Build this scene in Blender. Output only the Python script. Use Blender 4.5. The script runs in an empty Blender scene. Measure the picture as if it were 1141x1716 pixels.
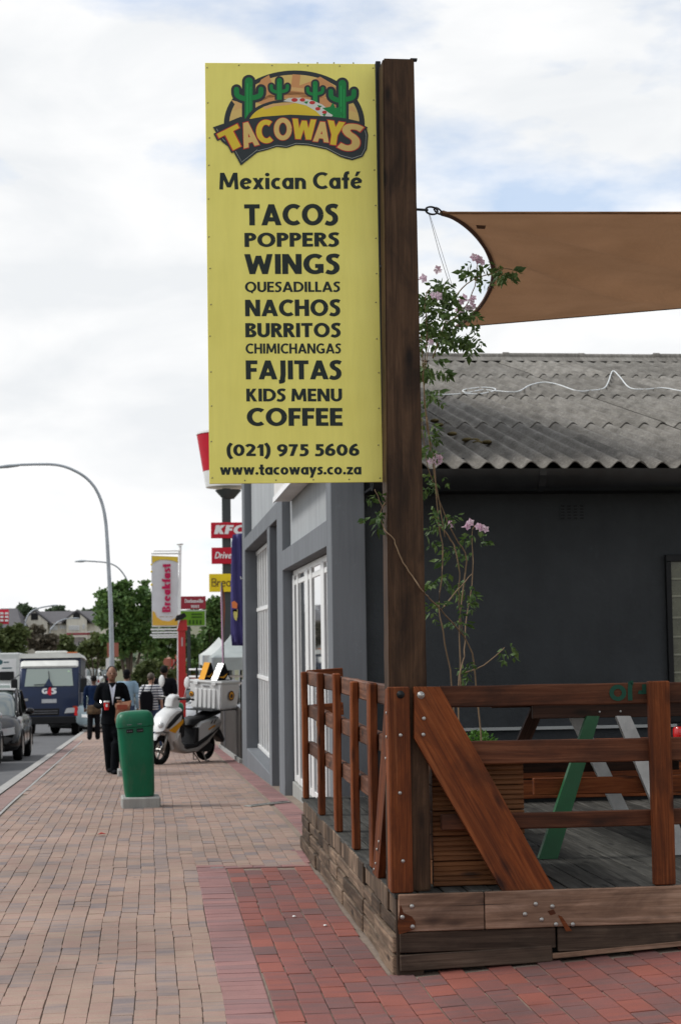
import bpy, bmesh, math, random
from mathutils import Vector, Matrix, Euler
from mathutils.geometry import tessellate_polygon
R = math.radians
rnd = random.Random(7)
scene = bpy.context.scene
col = scene.collection

# ------------------------------------------------------------------ camera
W0, H0, F = 1141.0, 1716.0, 2800.0
EYE = Vector((0.0, 0.0, 1.65))
YAW, PITCH, ROLL = 6.47, 4.37, 0.80
cam_rot = Matrix.Rotation(R(-YAW), 3, 'Z') @ Matrix.Rotation(R(90 + PITCH), 3, 'X') @ Matrix.Rotation(R(-ROLL), 3, 'Z')
cd = bpy.data.cameras.new('camera')
cd.sensor_fit = 'VERTICAL'; cd.sensor_height = 36.0; cd.sensor_width = 24.0
cd.lens = F / H0 * 36.0
cd.clip_start = 0.1; cd.clip_end = 3000
cd.dof.use_dof = True; cd.dof.focus_distance = 8.9; cd.dof.aperture_fstop = 6.5
cam = bpy.data.objects.new('camera', cd); col.objects.link(cam)
cam.matrix_world = Matrix.Translation(EYE) @ cam_rot.to_4x4()
scene.camera = cam

# ------------------------------------------------------------------ world
SUN_EL, SUN_AZ = 47.0, -84.0          # azimuth from +Y (street direction) towards +X
world = bpy.data.worlds.new('World'); scene.world = world; world.use_nodes = True
nt = world.node_tree; nt.nodes.clear()
def wn(t, **k):
    n = nt.nodes.new(t)
    for a, v in k.items(): setattr(n, a, v)
    return n
wo = wn('ShaderNodeOutputWorld'); bg = wn('ShaderNodeBackground'); bg.inputs['Strength'].default_value = 0.1
sky = wn('ShaderNodeTexSky', sky_type='NISHITA', sun_disc=False)
sky.sun_elevation = R(SUN_EL); sky.sun_rotation = R(SUN_AZ); sky.air_density = 1.0; sky.dust_density = 1.0; sky.ozone_density = 0.6
tc = wn('ShaderNodeTexCoord')
mp = wn('ShaderNodeMapping'); mp.inputs['Scale'].default_value = (1.0, 1.0, 2.6); mp.inputs['Location'].default_value = (4.4, 8.8, 0.9)
nt.links.new(tc.outputs['Generated'], mp.inputs['Vector'])
n1 = wn('ShaderNodeTexNoise'); n1.inputs['Scale'].default_value = 3.4; n1.inputs['Detail'].default_value = 8; n1.inputs['Roughness'].default_value = 0.55
nt.links.new(mp.outputs[0], n1.inputs['Vector'])
cr = wn('ShaderNodeValToRGB'); cr.color_ramp.elements[0].position = 0.41; cr.color_ramp.elements[1].position = 0.52
cr.color_ramp.elements[0].color = (0.45, 0.45, 0.45, 1)
sx_ = wn('ShaderNodeSeparateXYZ'); nt.links.new(tc.outputs['Generated'], sx_.inputs[0])
mr = wn('ShaderNodeMapRange'); mr.inputs[1].default_value = 0.05; mr.inputs[2].default_value = 0.26; mr.inputs[3].default_value = 0.17; mr.inputs[4].default_value = 0.0
nt.links.new(sx_.outputs[2], mr.inputs[0])          # cloud decks close up towards the horizon
ad = wn('ShaderNodeMath', operation='ADD'); nt.links.new(n1.outputs[0], ad.inputs[0]); nt.links.new(mr.outputs[0], ad.inputs[1])
nt.links.new(ad.outputs[0], cr.inputs[0])
n2 = wn('ShaderNodeTexNoise'); n2.inputs['Scale'].default_value = 7.0; n2.inputs['Detail'].default_value = 6; n2.inputs['Distortion'].default_value = 0.4
nt.links.new(mp.outputs[0], n2.inputs['Vector'])
cr2 = wn('ShaderNodeValToRGB')
cr2.color_ramp.elements[0].position = 0.35; cr2.color_ramp.elements[0].color = (7.6, 7.8, 8.0, 1)
cr2.color_ramp.elements[1].position = 0.62; cr2.color_ramp.elements[1].color = (9.1, 9.1, 9.1, 1)
nt.links.new(n2.outputs[0], cr2.inputs[0])
sg_ = wn('ShaderNodeMix', data_type='RGBA', blend_type='MULTIPLY'); sg_.inputs[0].default_value = 1.0; sg_.inputs[7].default_value = (1.0, 1.36, 1.62, 1); nt.links.new(sky.outputs[0], sg_.inputs[6])
mx = wn('ShaderNodeMix', data_type='RGBA')
nt.links.new(cr.outputs[0], mx.inputs[0]); nt.links.new(sg_.outputs[2], mx.inputs[6]); nt.links.new(cr2.outputs[0], mx.inputs[7])
nt.links.new(mx.outputs[2], bg.inputs['Color']); nt.links.new(bg.outputs[0], wo.inputs['Surface'])

sd = bpy.data.lights.new('sun', 'SUN'); sd.energy = 2.1; sd.angle = R(14); sd.color = (1.0, 0.97, 0.92)
sun = bpy.data.objects.new('sun', sd); col.objects.link(sun)
_sv = Vector((math.sin(R(SUN_AZ)) * math.cos(R(SUN_EL)), math.cos(R(SUN_AZ)) * math.cos(R(SUN_EL)), math.sin(R(SUN_EL))))
sun.rotation_euler = _sv.to_track_quat('Z', 'Y').to_euler(); sun.location = (-10, -10, 30)
scene.view_settings.view_transform = 'Standard'; scene.view_settings.look = 'None'
scene.view_settings.gamma = 1.0; scene.view_settings.exposure = 0.20
scene.view_settings.use_curve_mapping = False
scene.render.engine = 'CYCLES'
scene.cycles.max_bounces = 8; scene.cycles.diffuse_bounces = 3; scene.cycles.transparent_max_bounces = 8
scene.cycles.use_denoising = True
scene.cycles.caustics_reflective = False; scene.cycles.caustics_refractive = False

# ------------------------------------------------------------------ geometry of the place
def at(px, py, Y):                     # point of the plane Y = const seen at a pixel of the photograph
    d = cam_rot @ Vector(((px - W0 / 2) / F, -(py - H0 / 2) / F, -1.0))
    t = Y / d.y
    return EYE + d * t
def ground_z(x, y):                    # the pavement is level near the deck and falls away down the street
    if y < 11: z = 0.0
    elif y < 20: z = -0.032 * (y - 11) ** 2 / 18
    elif y < 60: z = -0.032 * (y - 15.5)
    else: z = -1.424 - 1.28 * (1 - math.exp(-(y - 60) / 40))
    if x > 1.19 and y < 12:
        z += 0.06 * (x - 1.19) * min(1.0, max(0.0, (12 - y) / 3.0))
    return z
def kerb_x(y): return -1.845 - 0.0116 * (y - 20.5) if y < 90 else -2.65 + 0.02 * (y - 90)
def proj(p):
    q = cam_rot.transposed() @ (Vector(p) - EYE)
    return (W0 / 2 + F * q.x / -q.z, H0 / 2 - F * q.y / -q.z)

# ------------------------------------------------------------------ object helpers
def link(o):
    col.objects.link(o); return o
def thing(name, label, cat, loc=(0, 0, 0), rz=0.0, group=None):
    o = link(bpy.data.objects.new(name, None)); o.empty_display_size = 0.1
    o.location = loc; o.rotation_euler = (0, 0, rz)
    tag(o, label, cat, group); return o
def tag(o, label=None, cat=None, group=None, kind=None):
    for k, v in (('label', label), ('category', cat), ('group', group), ('kind', kind)):
        if v: o[k] = v
    return o
def WM(o):
    m = o.matrix_basis.copy()
    return WM(o.parent) @ m if o.parent else m
def copy_tree(o, parent=None):
    c = link(o.copy()); c.parent = parent
    for ch in list(o.children):
        if ch.name in col.objects: copy_tree(ch, c)
    return c

class MB:
    def __init__(s): s.v = []; s.f = []; s.mi = []; s.m = 0
    def add(s, vs, fs):
        o = len(s.v); s.v += [Vector(v) for v in vs]
        s.f += [tuple(i + o for i in f) for f in fs]; s.mi += [s.m] * len(fs); return s
    def box(s, x0, x1, y0, y1, z0, z1):
        return s.add([(x0,y0,z0),(x1,y0,z0),(x1,y1,z0),(x0,y1,z0),(x0,y0,z1),(x1,y0,z1),(x1,y1,z1),(x0,y1,z1)],
                     [(0,3,2,1),(4,5,6,7),(0,1,5,4),(1,2,6,5),(2,3,7,6),(3,0,4,7)])
    def tube(s, pts, r, n=8, caps=True):
        pts = [Vector(p) for p in pts]; rings = []
        up = Vector((0.03, 0.02, 1))
        for i, p in enumerate(pts):
            t = (pts[min(i + 1, len(pts) - 1)] - pts[max(i - 1, 0)]).normalized()
            a = t.cross(up)
            if a.length < 0.1: a = t.cross(Vector((1, 0.1, 0)))
            a.normalize(); b = t.cross(a).normalized()
            if rings and False: pass
            rr = r[i] if isinstance(r, (list, tuple)) else r
            rings.append([p + (a * math.cos(k * 2 * math.pi / n) + b * math.sin(k * 2 * math.pi / n)) * rr for k in range(n)])
        return s.loft(rings, caps)
    def loft(s, rings, caps=True, closed=True):
        n = len(rings[0]); vs = [v for r in rings for v in r]; fs = []
        for i in range(len(rings) - 1):
            for k in range(n if closed else n - 1):
                k2 = (k + 1) % n
                fs.append((i * n + k, i * n + k2, (i + 1) * n + k2, (i + 1) * n + k))
        if caps:
            fs.append(tuple(range(n - 1, -1, -1))); fs.append(tuple((len(rings) - 1) * n + k for k in range(n)))
        return s.add(vs, fs)
    def lathe(s, prof, c=(0, 0, 0), n=20, axis='Z', sx=1, sy=1, caps=True):
        rings = []
        for r, h in prof:
            ring = []
            for k in range(n):
                a = 2 * math.pi * k / n; x, y = r * math.cos(a) * sx, r * math.sin(a) * sy
                p = (x, y, h) if axis == 'Z' else ((x, h, y) if axis == 'Y' else (h, x, y))
                ring.append(Vector(p) + Vector(c))
            rings.append(ring)
        return s.loft(rings, caps)
    def ball(s, c, r, n=10, m=8):
        if not isinstance(r, (list, tuple)): r = (r, r, r)
        rings = []
        for j in range(m + 1):
            t = math.pi * (j + 0.02) / (m + 0.04)
            rings.append([Vector((c[0] + r[0] * math.sin(t) * math.cos(2 * math.pi * k / n), c[1] + r[1] * math.sin(t) * math.sin(2 * math.pi * k / n), c[2] - r[2] * math.cos(t))) for k in range(n)])
        return s.loft(rings)
    def prism(s, outline, a0, a1, axis='Y', inset=0.0, rim=0.0):
        """closed outline (u, v) extruded along an axis; rim/inset give it rounded shoulders"""
        def P(u, v, w):
            return {'Y': (u, w, v), 'X': (w, u, v), 'Z': (u, v, w)}[axis]
        n = len(outline)
        cu = sum(p[0] for p in outline) / n; cv = sum(p[1] for p in outline) / n
        def ins(d):
            out = []
            for i, (u, v) in enumerate(outline):
                pu, pv = outline[i - 1]; nu, nv = outline[(i + 1) % n]
                tx, ty = nu - pu, nv - pv; L = math.hypot(tx, ty) or 1
                nx, ny = -ty / L, tx / L
                out.append((u + nx * d * sgn, v + ny * d * sgn))
            return out
        area = sum(outline[i - 1][0] * outline[i][1] - outline[i][0] * outline[i - 1][1] for i in range(n))
        sgn = 1 if area > 0 else -1
        if rim > 0:
            steps = [(a0, inset), (a0 + rim * 0.35, inset * 0.35), (a0 + rim, 0), (a1 - rim, 0), (a1 - rim * 0.35, inset * 0.35), (a1, inset)]
        else: steps = [(a0, 0), (a1, 0)]
        rings = [[Vector(P(u, v, w)) for u, v in ins(d)] for w, d in steps]
        s.loft(rings, caps=False)
        for ring, flip in ((rings[0], 0), (rings[-1], 1)):
            tri = tessellate_polygon([ring]); s.add(ring, [t[::-1] if flip else t for t in tri])
        return s
    def poly(s, pts3):
        pts3 = [Vector(p) for p in pts3]
        if len(pts3) <= 4: return s.add(pts3, [tuple(range(len(pts3)))])
        return s.add(pts3, tessellate_polygon([pts3]))
    def build(s, name, mat, parent=None, world=True, smooth=False, bevel=0.0, seg=1, kind=None, recalc=True):
        me = bpy.data.meshes.new(name)
        vs = s.v
        if parent is not None and world:
            inv = WM(parent).inverted(); vs = [inv @ v for v in vs]
        me.from_pydata([tuple(v) for v in vs], [], s.f)
        for m in (mat if isinstance(mat, (list, tuple)) else [mat]): me.materials.append(m)
        if max(s.mi, default=0) > 0: me.polygons.foreach_set('material_index', s.mi)
        if recalc or bevel:
            bm = bmesh.new(); bm.from_mesh(me)
            if recalc: bmesh.ops.recalc_face_normals(bm, faces=bm.faces)
            if bevel:
                es = [e for e in bm.edges if len(e.link_faces) == 2 and e.calc_face_angle(0) > 0.6]
                bmesh.ops.bevel(bm, geom=es, offset=bevel, segments=seg, affect='EDGES', clamp_overlap=True)
            bm.to_mesh(me); bm.free()
        if smooth:
            me.shade_smooth()
            if smooth != 'all' : me.set_sharp_from_angle(angle=R(42))
        o = link(bpy.data.objects.new(name, me))
        if parent is not None: o.parent = parent
        if kind: o['kind'] = kind
        return o

def board(name, p0, p1, w, t, mat, parent, face=(0, -1, 0), bevel=0.004, warp=0.0015, ends=None):
    """a sawn board from p0 to p1 (its centre line); w across, t through; face = direction of its broad face. Local X runs along the grain."""
    p0, p1 = Vector(p0), Vector(p1); L = (p1 - p0).length
    ax = (p1 - p0).normalized(); n = Vector(face) - ax * Vector(face).dot(ax); n.normalize(); b = n.cross(ax)
    M = Matrix((ax, b, n)).transposed().to_4x4(); M.translation = p0
    nseg = max(1, int(L / 0.25)); rings = []
    wob = [(rnd.uniform(-warp, warp), rnd.uniform(-warp, warp)) for _ in range(nseg + 1)]
    for i in range(nseg + 1):
        x = L * i / nseg; oy, oz = wob[i]
        e0 = 0.0
        rings.append([Vector((x, sy * w / 2 + oy, sz * t / 2 + oz)) for sy, sz in ((-1,-1),(1,-1),(1,1),(-1,1))])
    if ends:  # skewed end cuts: x offsets at the -w and +w edge of each end
        (a0, a1), (b0, b1) = ends
        for k, sy in enumerate((-1, 1, 1, -1)):
            rings[0][k].x += a0 if sy < 0 else a1
            rings[-1][k].x += b0 if sy < 0 else b1
    mb = MB().loft(rings)
    o = mb.build(name, mat, None, bevel=bevel)
    if parent is not None:
        o.parent = parent; M = WM(parent).inverted() @ M
    o.matrix_basis = M
    return o

# ------------------------------------------------------------------ materials
MATS = {}
def newmat(name):
    m = bpy.data.materials.new(name); m.use_nodes = True
    nt = m.node_tree; b = nt.nodes['Principled BSDF']
    return m, nt, b
def node(nt, t, **k):
    n = nt.nodes.new(t)
    for a, v in k.items():
        if a.startswith('i_'): n.inputs[int(a[2:])].default_value = v
        else: setattr(n, a, v)
    return n
def ramp(nt, src, stops):
    r = node(nt, 'ShaderNodeValToRGB'); e = r.color_ramp.elements
    while len(e) < len(stops): e.new(0.5)
    for i, (p, c) in enumerate(stops):
        e[i].position = p; e[i].color = (*c, 1) if len(c) == 3 else c
    nt.links.new(src, r.inputs[0]); return r.outputs[0]
def noise(nt, vec, scale, detail=4, rough=0.5, dist=0.0, which=0):
    n = node(nt, 'ShaderNodeTexNoise'); n.inputs['Scale'].default_value = scale; n.inputs['Detail'].default_value = detail
    n.inputs['Roughness'].default_value = rough; n.inputs['Distortion'].default_value = dist
    if vec is not None: nt.links.new(vec, n.inputs['Vector'])
    return n.outputs[which]
def mix(nt, fac, a, b, mode='MIX'):
    m = node(nt, 'ShaderNodeMix', data_type='RGBA', blend_type=mode)
    for i, v in ((0, fac), (6, a), (7, b)):
        if hasattr(v, 'links'): nt.links.new(v, m.inputs[i])
        elif i == 0: m.inputs[0].default_value = v
        else: m.inputs[i].default_value = (*v, 1)
    return m.outputs[2]
def math_(nt, op, a, b=0.0):
    m = node(nt, 'ShaderNodeMath', operation=op)
    for i, v in enumerate((a, b)):
        if hasattr(v, 'links'): nt.links.new(v, m.inputs[i])
        else: m.inputs[i].default_value = v
    return m.outputs[0]
def mapping(nt, scale=(1, 1, 1), src='Object', rand=False):
    t = node(nt, 'ShaderNodeTexCoord'); v = t.outputs[src]
    if src == 'Position': pass
    if rand:
        oi = node(nt, 'ShaderNodeObjectInfo'); c = node(nt, 'ShaderNodeCombineXYZ')
        for i, k in enumerate((37.0, 71.0, 13.0)):
            nt.links.new(math_(nt, 'MULTIPLY', oi.outputs['Random'], k), c.inputs[i])
        va = node(nt, 'ShaderNodeVectorMath', operation='ADD'); nt.links.new(v, va.inputs[0]); nt.links.new(c.outputs[0], va.inputs[1]); v = va.outputs[0]
    m = node(nt, 'ShaderNodeMapping'); m.inputs['Scale'].default_value = scale; nt.links.new(v, m.inputs[0]); return m.outputs[0]
def bump(nt, b, h, strength=0.3, dist=0.01):
    n = node(nt, 'ShaderNodeBump'); n.inputs['Strength'].default_value = strength; n.inputs['Distance'].default_value = dist
    nt.links.new(h, n.inputs['Height']); nt.links.new(n.outputs[0], b.inputs['Normal'])
def paint(name, c, rough=0.5, metal=0.0, vary=0.12, scale=3.0, coat=0.0, bumpy=0.0, spec=0.5, bscale=None, dirt=0.0):
    if name in MATS: return MATS[name]
    m, nt, b = newmat(name)
    v = mapping(nt)
    f = noise(nt, v, scale, 6, 0.6)
    c2 = tuple(x * (1 - vary * 1.6) for x in c); c3 = tuple(min(1, x * (1 + vary)) for x in c)
    cc = ramp(nt, f, [(0.3, c2), (0.7, c3)])
    if dirt:
        df = ramp(nt, noise(nt, mapping(nt, (4, 4, 1.5)), 2.6, 8, 0.75), [(0.52, (0, 0, 0)), (0.75, (dirt, dirt, dirt))]); cc = mix(nt, df, cc, (0.09, 0.08, 0.065))
    nt.links.new(cc, b.inputs['Base Color'])
    rr = node(nt, 'ShaderNodeMapRange'); rr.inputs[3].default_value = max(0.02, rough - 0.07); rr.inputs[4].default_value = min(1, rough + 0.1)
    nt.links.new(noise(nt, v, scale * 4, 4), rr.inputs[0]); nt.links.new(rr.outputs[0], b.inputs['Roughness'])
    b.inputs['Metallic'].default_value = metal; b.inputs['Coat Weight'].default_value = coat; b.inputs['Specular IOR Level'].default_value = spec
    if bumpy: bump(nt, b, noise(nt, v, bscale or scale * 25, 5, 0.6), bumpy, 0.004)
    MATS[name] = m; return m
def wood(name, lo, mid, hi, rough=0.55, stain=0.5, dark=(0.02, 0.013, 0.01), gscale=1.0, spec=0.14, randv=0.35):
    m, nt, b = newmat(name)
    v = mapping(nt, (1.2 * gscale, 26 * gscale, 26 * gscale), rand=True)
    g = noise(nt, v, 1.0, 8, 0.65, 1.2)
    c = ramp(nt, g, [(0.32, lo), (0.5, mid), (0.68, hi)])
    v2 = mapping(nt, (1.0, 2.6, 2.6), rand=True)
    f2 = noise(nt, v2, 2.2, 6, 0.65, 0.6)
    fr = ramp(nt, f2, [(0.42, (0, 0, 0)), (0.66, (1, 1, 1))])
    c = mix(nt, math_(nt, 'MULTIPLY', fr, stain), c, dark)
    # knots
    vo = node(nt, 'ShaderNodeTexVoronoi'); vo.inputs['Scale'].default_value = 1.0
    nt.links.new(mapping(nt, (3.0, 9.0, 9.0), rand=True), vo.inputs['Vector'])
    kf = ramp(nt, vo.outputs['Distance'], [(0.08, (0.95, 0.95, 0.95)), (0.22, (0, 0, 0))])
    g2 = noise(nt, mapping(nt, (3.0 * gscale, 90 * gscale, 90 * gscale), rand=True), 1.0, 4, 0.6)
    c = mix(nt, math_(nt, 'MULTIPLY', ramp(nt, g2, [(0.36, (1, 1, 1)), (0.48, (0, 0, 0))]), 0.28), c, dark)
    c = mix(nt, kf, c, dark)
    oi = node(nt, 'ShaderNodeObjectInfo')
    br = node(nt, 'ShaderNodeMapRange'); br.inputs[3].default_value = 1 - randv; br.inputs[4].default_value = 1 + randv * 0.7
    nt.links.new(oi.outputs['Random'], br.inputs[0])
    hs = node(nt, 'ShaderNodeHueSaturation'); nt.links.new(br.outputs[0], hs.inputs['Value']); nt.links.new(c, hs.inputs['Color'])
    nt.links.new(hs.outputs[0], b.inputs['Base Color'])
    b.inputs['Roughness'].default_value = rough; b.inputs['Specular IOR Level'].default_value = spec
    bump(nt, b, g, 0.35, 0.004)
    MATS[name] = m; return m

RED_WOOD = wood('red_stained_wood', (0.10, 0.027, 0.010), (0.185, 0.050, 0.015), (0.29, 0.092, 0.031), 0.72, 0.6, (0.026, 0.012, 0.009), randv=0.28)
POST_WOOD = wood('dark_post_wood', (0.050, 0.027, 0.015), (0.082, 0.044, 0.024), (0.125, 0.070, 0.040), 0.65, 0.75, (0.014, 0.009, 0.007))
GREY_WOOD = wood('weathered_wood', (0.075, 0.052, 0.036), (0.17, 0.118, 0.082), (0.31, 0.22, 0.15), 0.8, 0.75, (0.035, 0.027, 0.021), randv=0.6)
RAIL_WOOD = wood('worn_rail_wood', (0.055, 0.022, 0.013), (0.12, 0.052, 0.030), (0.20, 0.10, 0.065), 0.6, 0.6, (0.03, 0.017, 0.013), randv=0.35)
TAN_WOOD = wood('raw_fascia_wood', (0.15, 0.088, 0.058), (0.25, 0.152, 0.102), (0.36, 0.235, 0.168), 0.78, 0.6, (0.055, 0.034, 0.026), randv=0.12)
DARK_RAIL = wood('dark_front_rail_wood', (0.055, 0.019, 0.010), (0.095, 0.033, 0.016), (0.145, 0.058, 0.030), 0.7, 0.7, (0.022, 0.012, 0.009), randv=0.25)
DARK_WOOD = wood('dark_weathered_wood', (0.045, 0.030, 0.022), (0.085, 0.058, 0.042), (0.13, 0.095, 0.07), 0.8, 0.55, (0.02, 0.015, 0.012))
DECK_WOOD = wood('deck_floor_wood', (0.035, 0.034, 0.030), (0.065, 0.063, 0.056), (0.105, 0.10, 0.09), 0.8, 0.6, (0.018, 0.018, 0.017), randv=0.4)
PLANTER_WOOD = wood('planter_wood', (0.075, 0.030, 0.013), (0.155, 0.062, 0.024), (0.23, 0.10, 0.042), 0.6, 0.25, (0.035, 0.018, 0.012), randv=0.2)
TABLE_WOOD = wood('table_wood', (0.03, 0.014, 0.010), (0.055, 0.025, 0.016), (0.085, 0.04, 0.026), 0.6, 0.4)
GREEN_PAINT_WOOD = paint('green_painted_wood', (0.012, 0.10, 0.035), 0.5, bumpy=0.2, vary=0.25)
WHITE_PAINT_WOOD = paint('white_painted_wood', (0.55, 0.55, 0.53), 0.6, bumpy=0.3, vary=0.3)

def plaster(name, c, bump_s=0.25, scale=90, vary=0.1, rough=0.85, streak=0.45):
    if name in MATS: return MATS[name]
    m, nt, b = newmat(name); v = mapping(nt)
    f = noise(nt, v, 1.3, 7, 0.6); f2 = noise(nt, mapping(nt, (9, 9, 0.7)), 1.0, 5, 0.6)
    cc = ramp(nt, f, [(0.3, tuple(x * (1 - vary) for x in c)), (0.7, tuple(x * (1 + vary) for x in c))])
    cc = mix(nt, streak, cc, ramp(nt, f2, [(0.35, tuple(x * 0.66 for x in c)), (0.62, tuple(x * 1.08 for x in c))]))
    f3 = noise(nt, mapping(nt, (1, 1, 1)), 6.0, 8, 0.75); cc = mix(nt, ramp(nt, f3, [(0.60, (0, 0, 0)), (0.74, (0.5, 0.5, 0.5))]), cc, tuple(min(1, x * 1.35 + 0.01) for x in c))
    nt.links.new(cc, b.inputs['Base Color']); b.inputs['Roughness'].default_value = rough; b.inputs['Specular IOR Level'].default_value = 0.25
    bump(nt, b, noise(nt, v, scale, 4, 0.55), bump_s, 0.006)
    MATS[name] = m; return m
WALL_DARK = plaster('charcoal_rough_plaster', (0.043, 0.048, 0.052), 1.0, 30, 0.22, streak=0.12)
WALL_GREY = plaster('grey_smooth_plaster', (0.165, 0.175, 0.188), 0.15)
WALL_SIDE = plaster('grey_smooth_plaster_side', (0.115, 0.122, 0.13), 0.15)
WALL_LIGHT = plaster('pale_grey_plaster', (0.36, 0.375, 0.385), 0.12)
CONCRETE = plaster('concrete', (0.33, 0.33, 0.31), 0.5, 60, 0.15)
ALU_WHITE = paint('white_powder_coated_metal', (0.72, 0.72, 0.71), 0.4, vary=0.04)
BLACK_METAL = paint('black_metal', (0.008, 0.009, 0.010), 0.5, spec=0.25)
GUTTER = paint('black_gutter_paint', (0.018, 0.020, 0.022), 0.3, vary=0.3)
STEEL = paint('zinc_steel', (0.36, 0.35, 0.33), 0.42, 0.75)
GALV = paint('galvanised_pole', (0.36, 0.39, 0.42), 0.5, 0.4)
RUBBER = paint('tyre_rubber', (0.008, 0.008, 0.008), 0.85, spec=0.2)
DARK = paint('dark_plastic', (0.009, 0.009, 0.010), 0.5, spec=0.25)
GREYP = paint('grey_plastic', (0.16, 0.16, 0.17), 0.5)
WHITE = paint('white_gloss', (0.74, 0.74, 0.73), 0.28, vary=0.05, coat=0.3)
CHROME = paint('chrome', (0.7, 0.7, 0.72), 0.12, 1.0, vary=0.02)
def glass(name, c, rough=0.05, spec=0.9):
    if name in MATS: return MATS[name]
    m, nt, b = newmat(name)
    b.inputs['Base Color'].default_value = (*c, 1); b.inputs['Roughness'].default_value = rough
    b.inputs['Specular IOR Level'].default_value = spec; b.inputs['Coat Weight'].default_value = 1.0; b.inputs['Coat Roughness'].default_value = 0.02
    bump(nt, b, noise(nt, mapping(nt), 2.5, 2), 0.05, 0.02)
    MATS[name] = m; return m
GLASS = glass('window_glass', (0.03, 0.035, 0.04))
CARGLASS = glass('car_glass', (0.07, 0.09, 0.085))
def flat(name, c, rough=0.55): return paint(name, c, rough, vary=0.05, spec=0.2)

def leafmat(name, a, b_, c_):
    if name in MATS: return MATS[name]
    m, nt, b = newmat(name)
    g = node(nt, 'ShaderNodeNewGeometry')
    oi = node(nt, 'ShaderNodeObjectInfo')
    f = math_(nt, 'FRACT', math_(nt, 'ADD', g.outputs['Random Per Island'], math_(nt, 'MULTIPLY', oi.outputs['Random'], 3.0)))
    cc = ramp(nt, f, [(0.0, a), (0.5, b_), (1.0, c_)])
    cc = mix(nt, 0.35, cc, ramp(nt, noise(nt, mapping(nt), 0.8, 3), [(0.3, a), (0.7, c_)]))
    nt.links.new(cc, b.inputs['Base Color']); b.inputs['Roughness'].default_value = 0.55
    b.inputs['Specular IOR Level'].default_value = 0.35
    tr = node(nt, 'ShaderNodeBsdfTranslucent'); nt.links.new(cc, tr.inputs[0])
    ms = node(nt, 'ShaderNodeMixShader'); ms.inputs[0].default_value = 0.3
    out = [n for n in nt.nodes if n.type == 'OUTPUT_MATERIAL'][0]
    nt.links.new(b.outputs[0], ms.inputs[1]); nt.links.new(tr.outputs[0], ms.inputs[2]); nt.links.new(ms.outputs[0], out.inputs[0])
    MATS[name] = m; return m
LEAF = leafmat('tree_leaf', (0.045, 0.10, 0.028), (0.08, 0.165, 0.042), (0.15, 0.24, 0.065))
LEAF_OLIVE = leafmat('olive_leaf', (0.06, 0.085, 0.028), (0.095, 0.13, 0.04), (0.15, 0.18, 0.06))
LEAF_BROWN = leafmat('brownish_leaf', (0.085, 0.078, 0.055), (0.13, 0.115, 0.08), (0.18, 0.15, 0.11))
LEAF_FAR = leafmat('distant_leaf', (0.055, 0.085, 0.05), (0.075, 0.11, 0.06), (0.10, 0.14, 0.075))
VINE_LEAF = leafmat('vine_leaf', (0.028, 0.065, 0.016), (0.055, 0.11, 0.024), (0.12, 0.18, 0.045))
PETAL = leafmat('pink_petal', (0.66, 0.42, 0.55), (0.76, 0.58, 0.68), (0.82, 0.72, 0.78))
BARK = plaster('bark', (0.085, 0.068, 0.052), 0.8, 20, 0.3)
STEM = plaster('vine_stem', (0.22, 0.15, 0.09), 0.3, 60, 0.3)
# ================================================================== ground, road, pavement
def strip(name, xs, ys, zf, mats, mif=None, kind='structure', parent=None):
    mb = MB(); n = len(xs)
    for j, y in enumerate(ys):
        for x in xs:
            X = x(y) if callable(x) else x
            mb.v.append(Vector((X, y, zf(X, y))))
    for j in range(len(ys) - 1):
        for i in range(n - 1):
            a = j * n + i; mb.f.append((a, a + 1, a + n + 1, a + n)); mb.mi.append(mif(i, j) if mif else 0)
    o = mb.build(name, mats, parent, recalc=False)
    if kind: o['kind'] = kind
    return o
def ys_(a, b, n): return [a + (b - a) * i / n for i in range(n + 1)]

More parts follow.
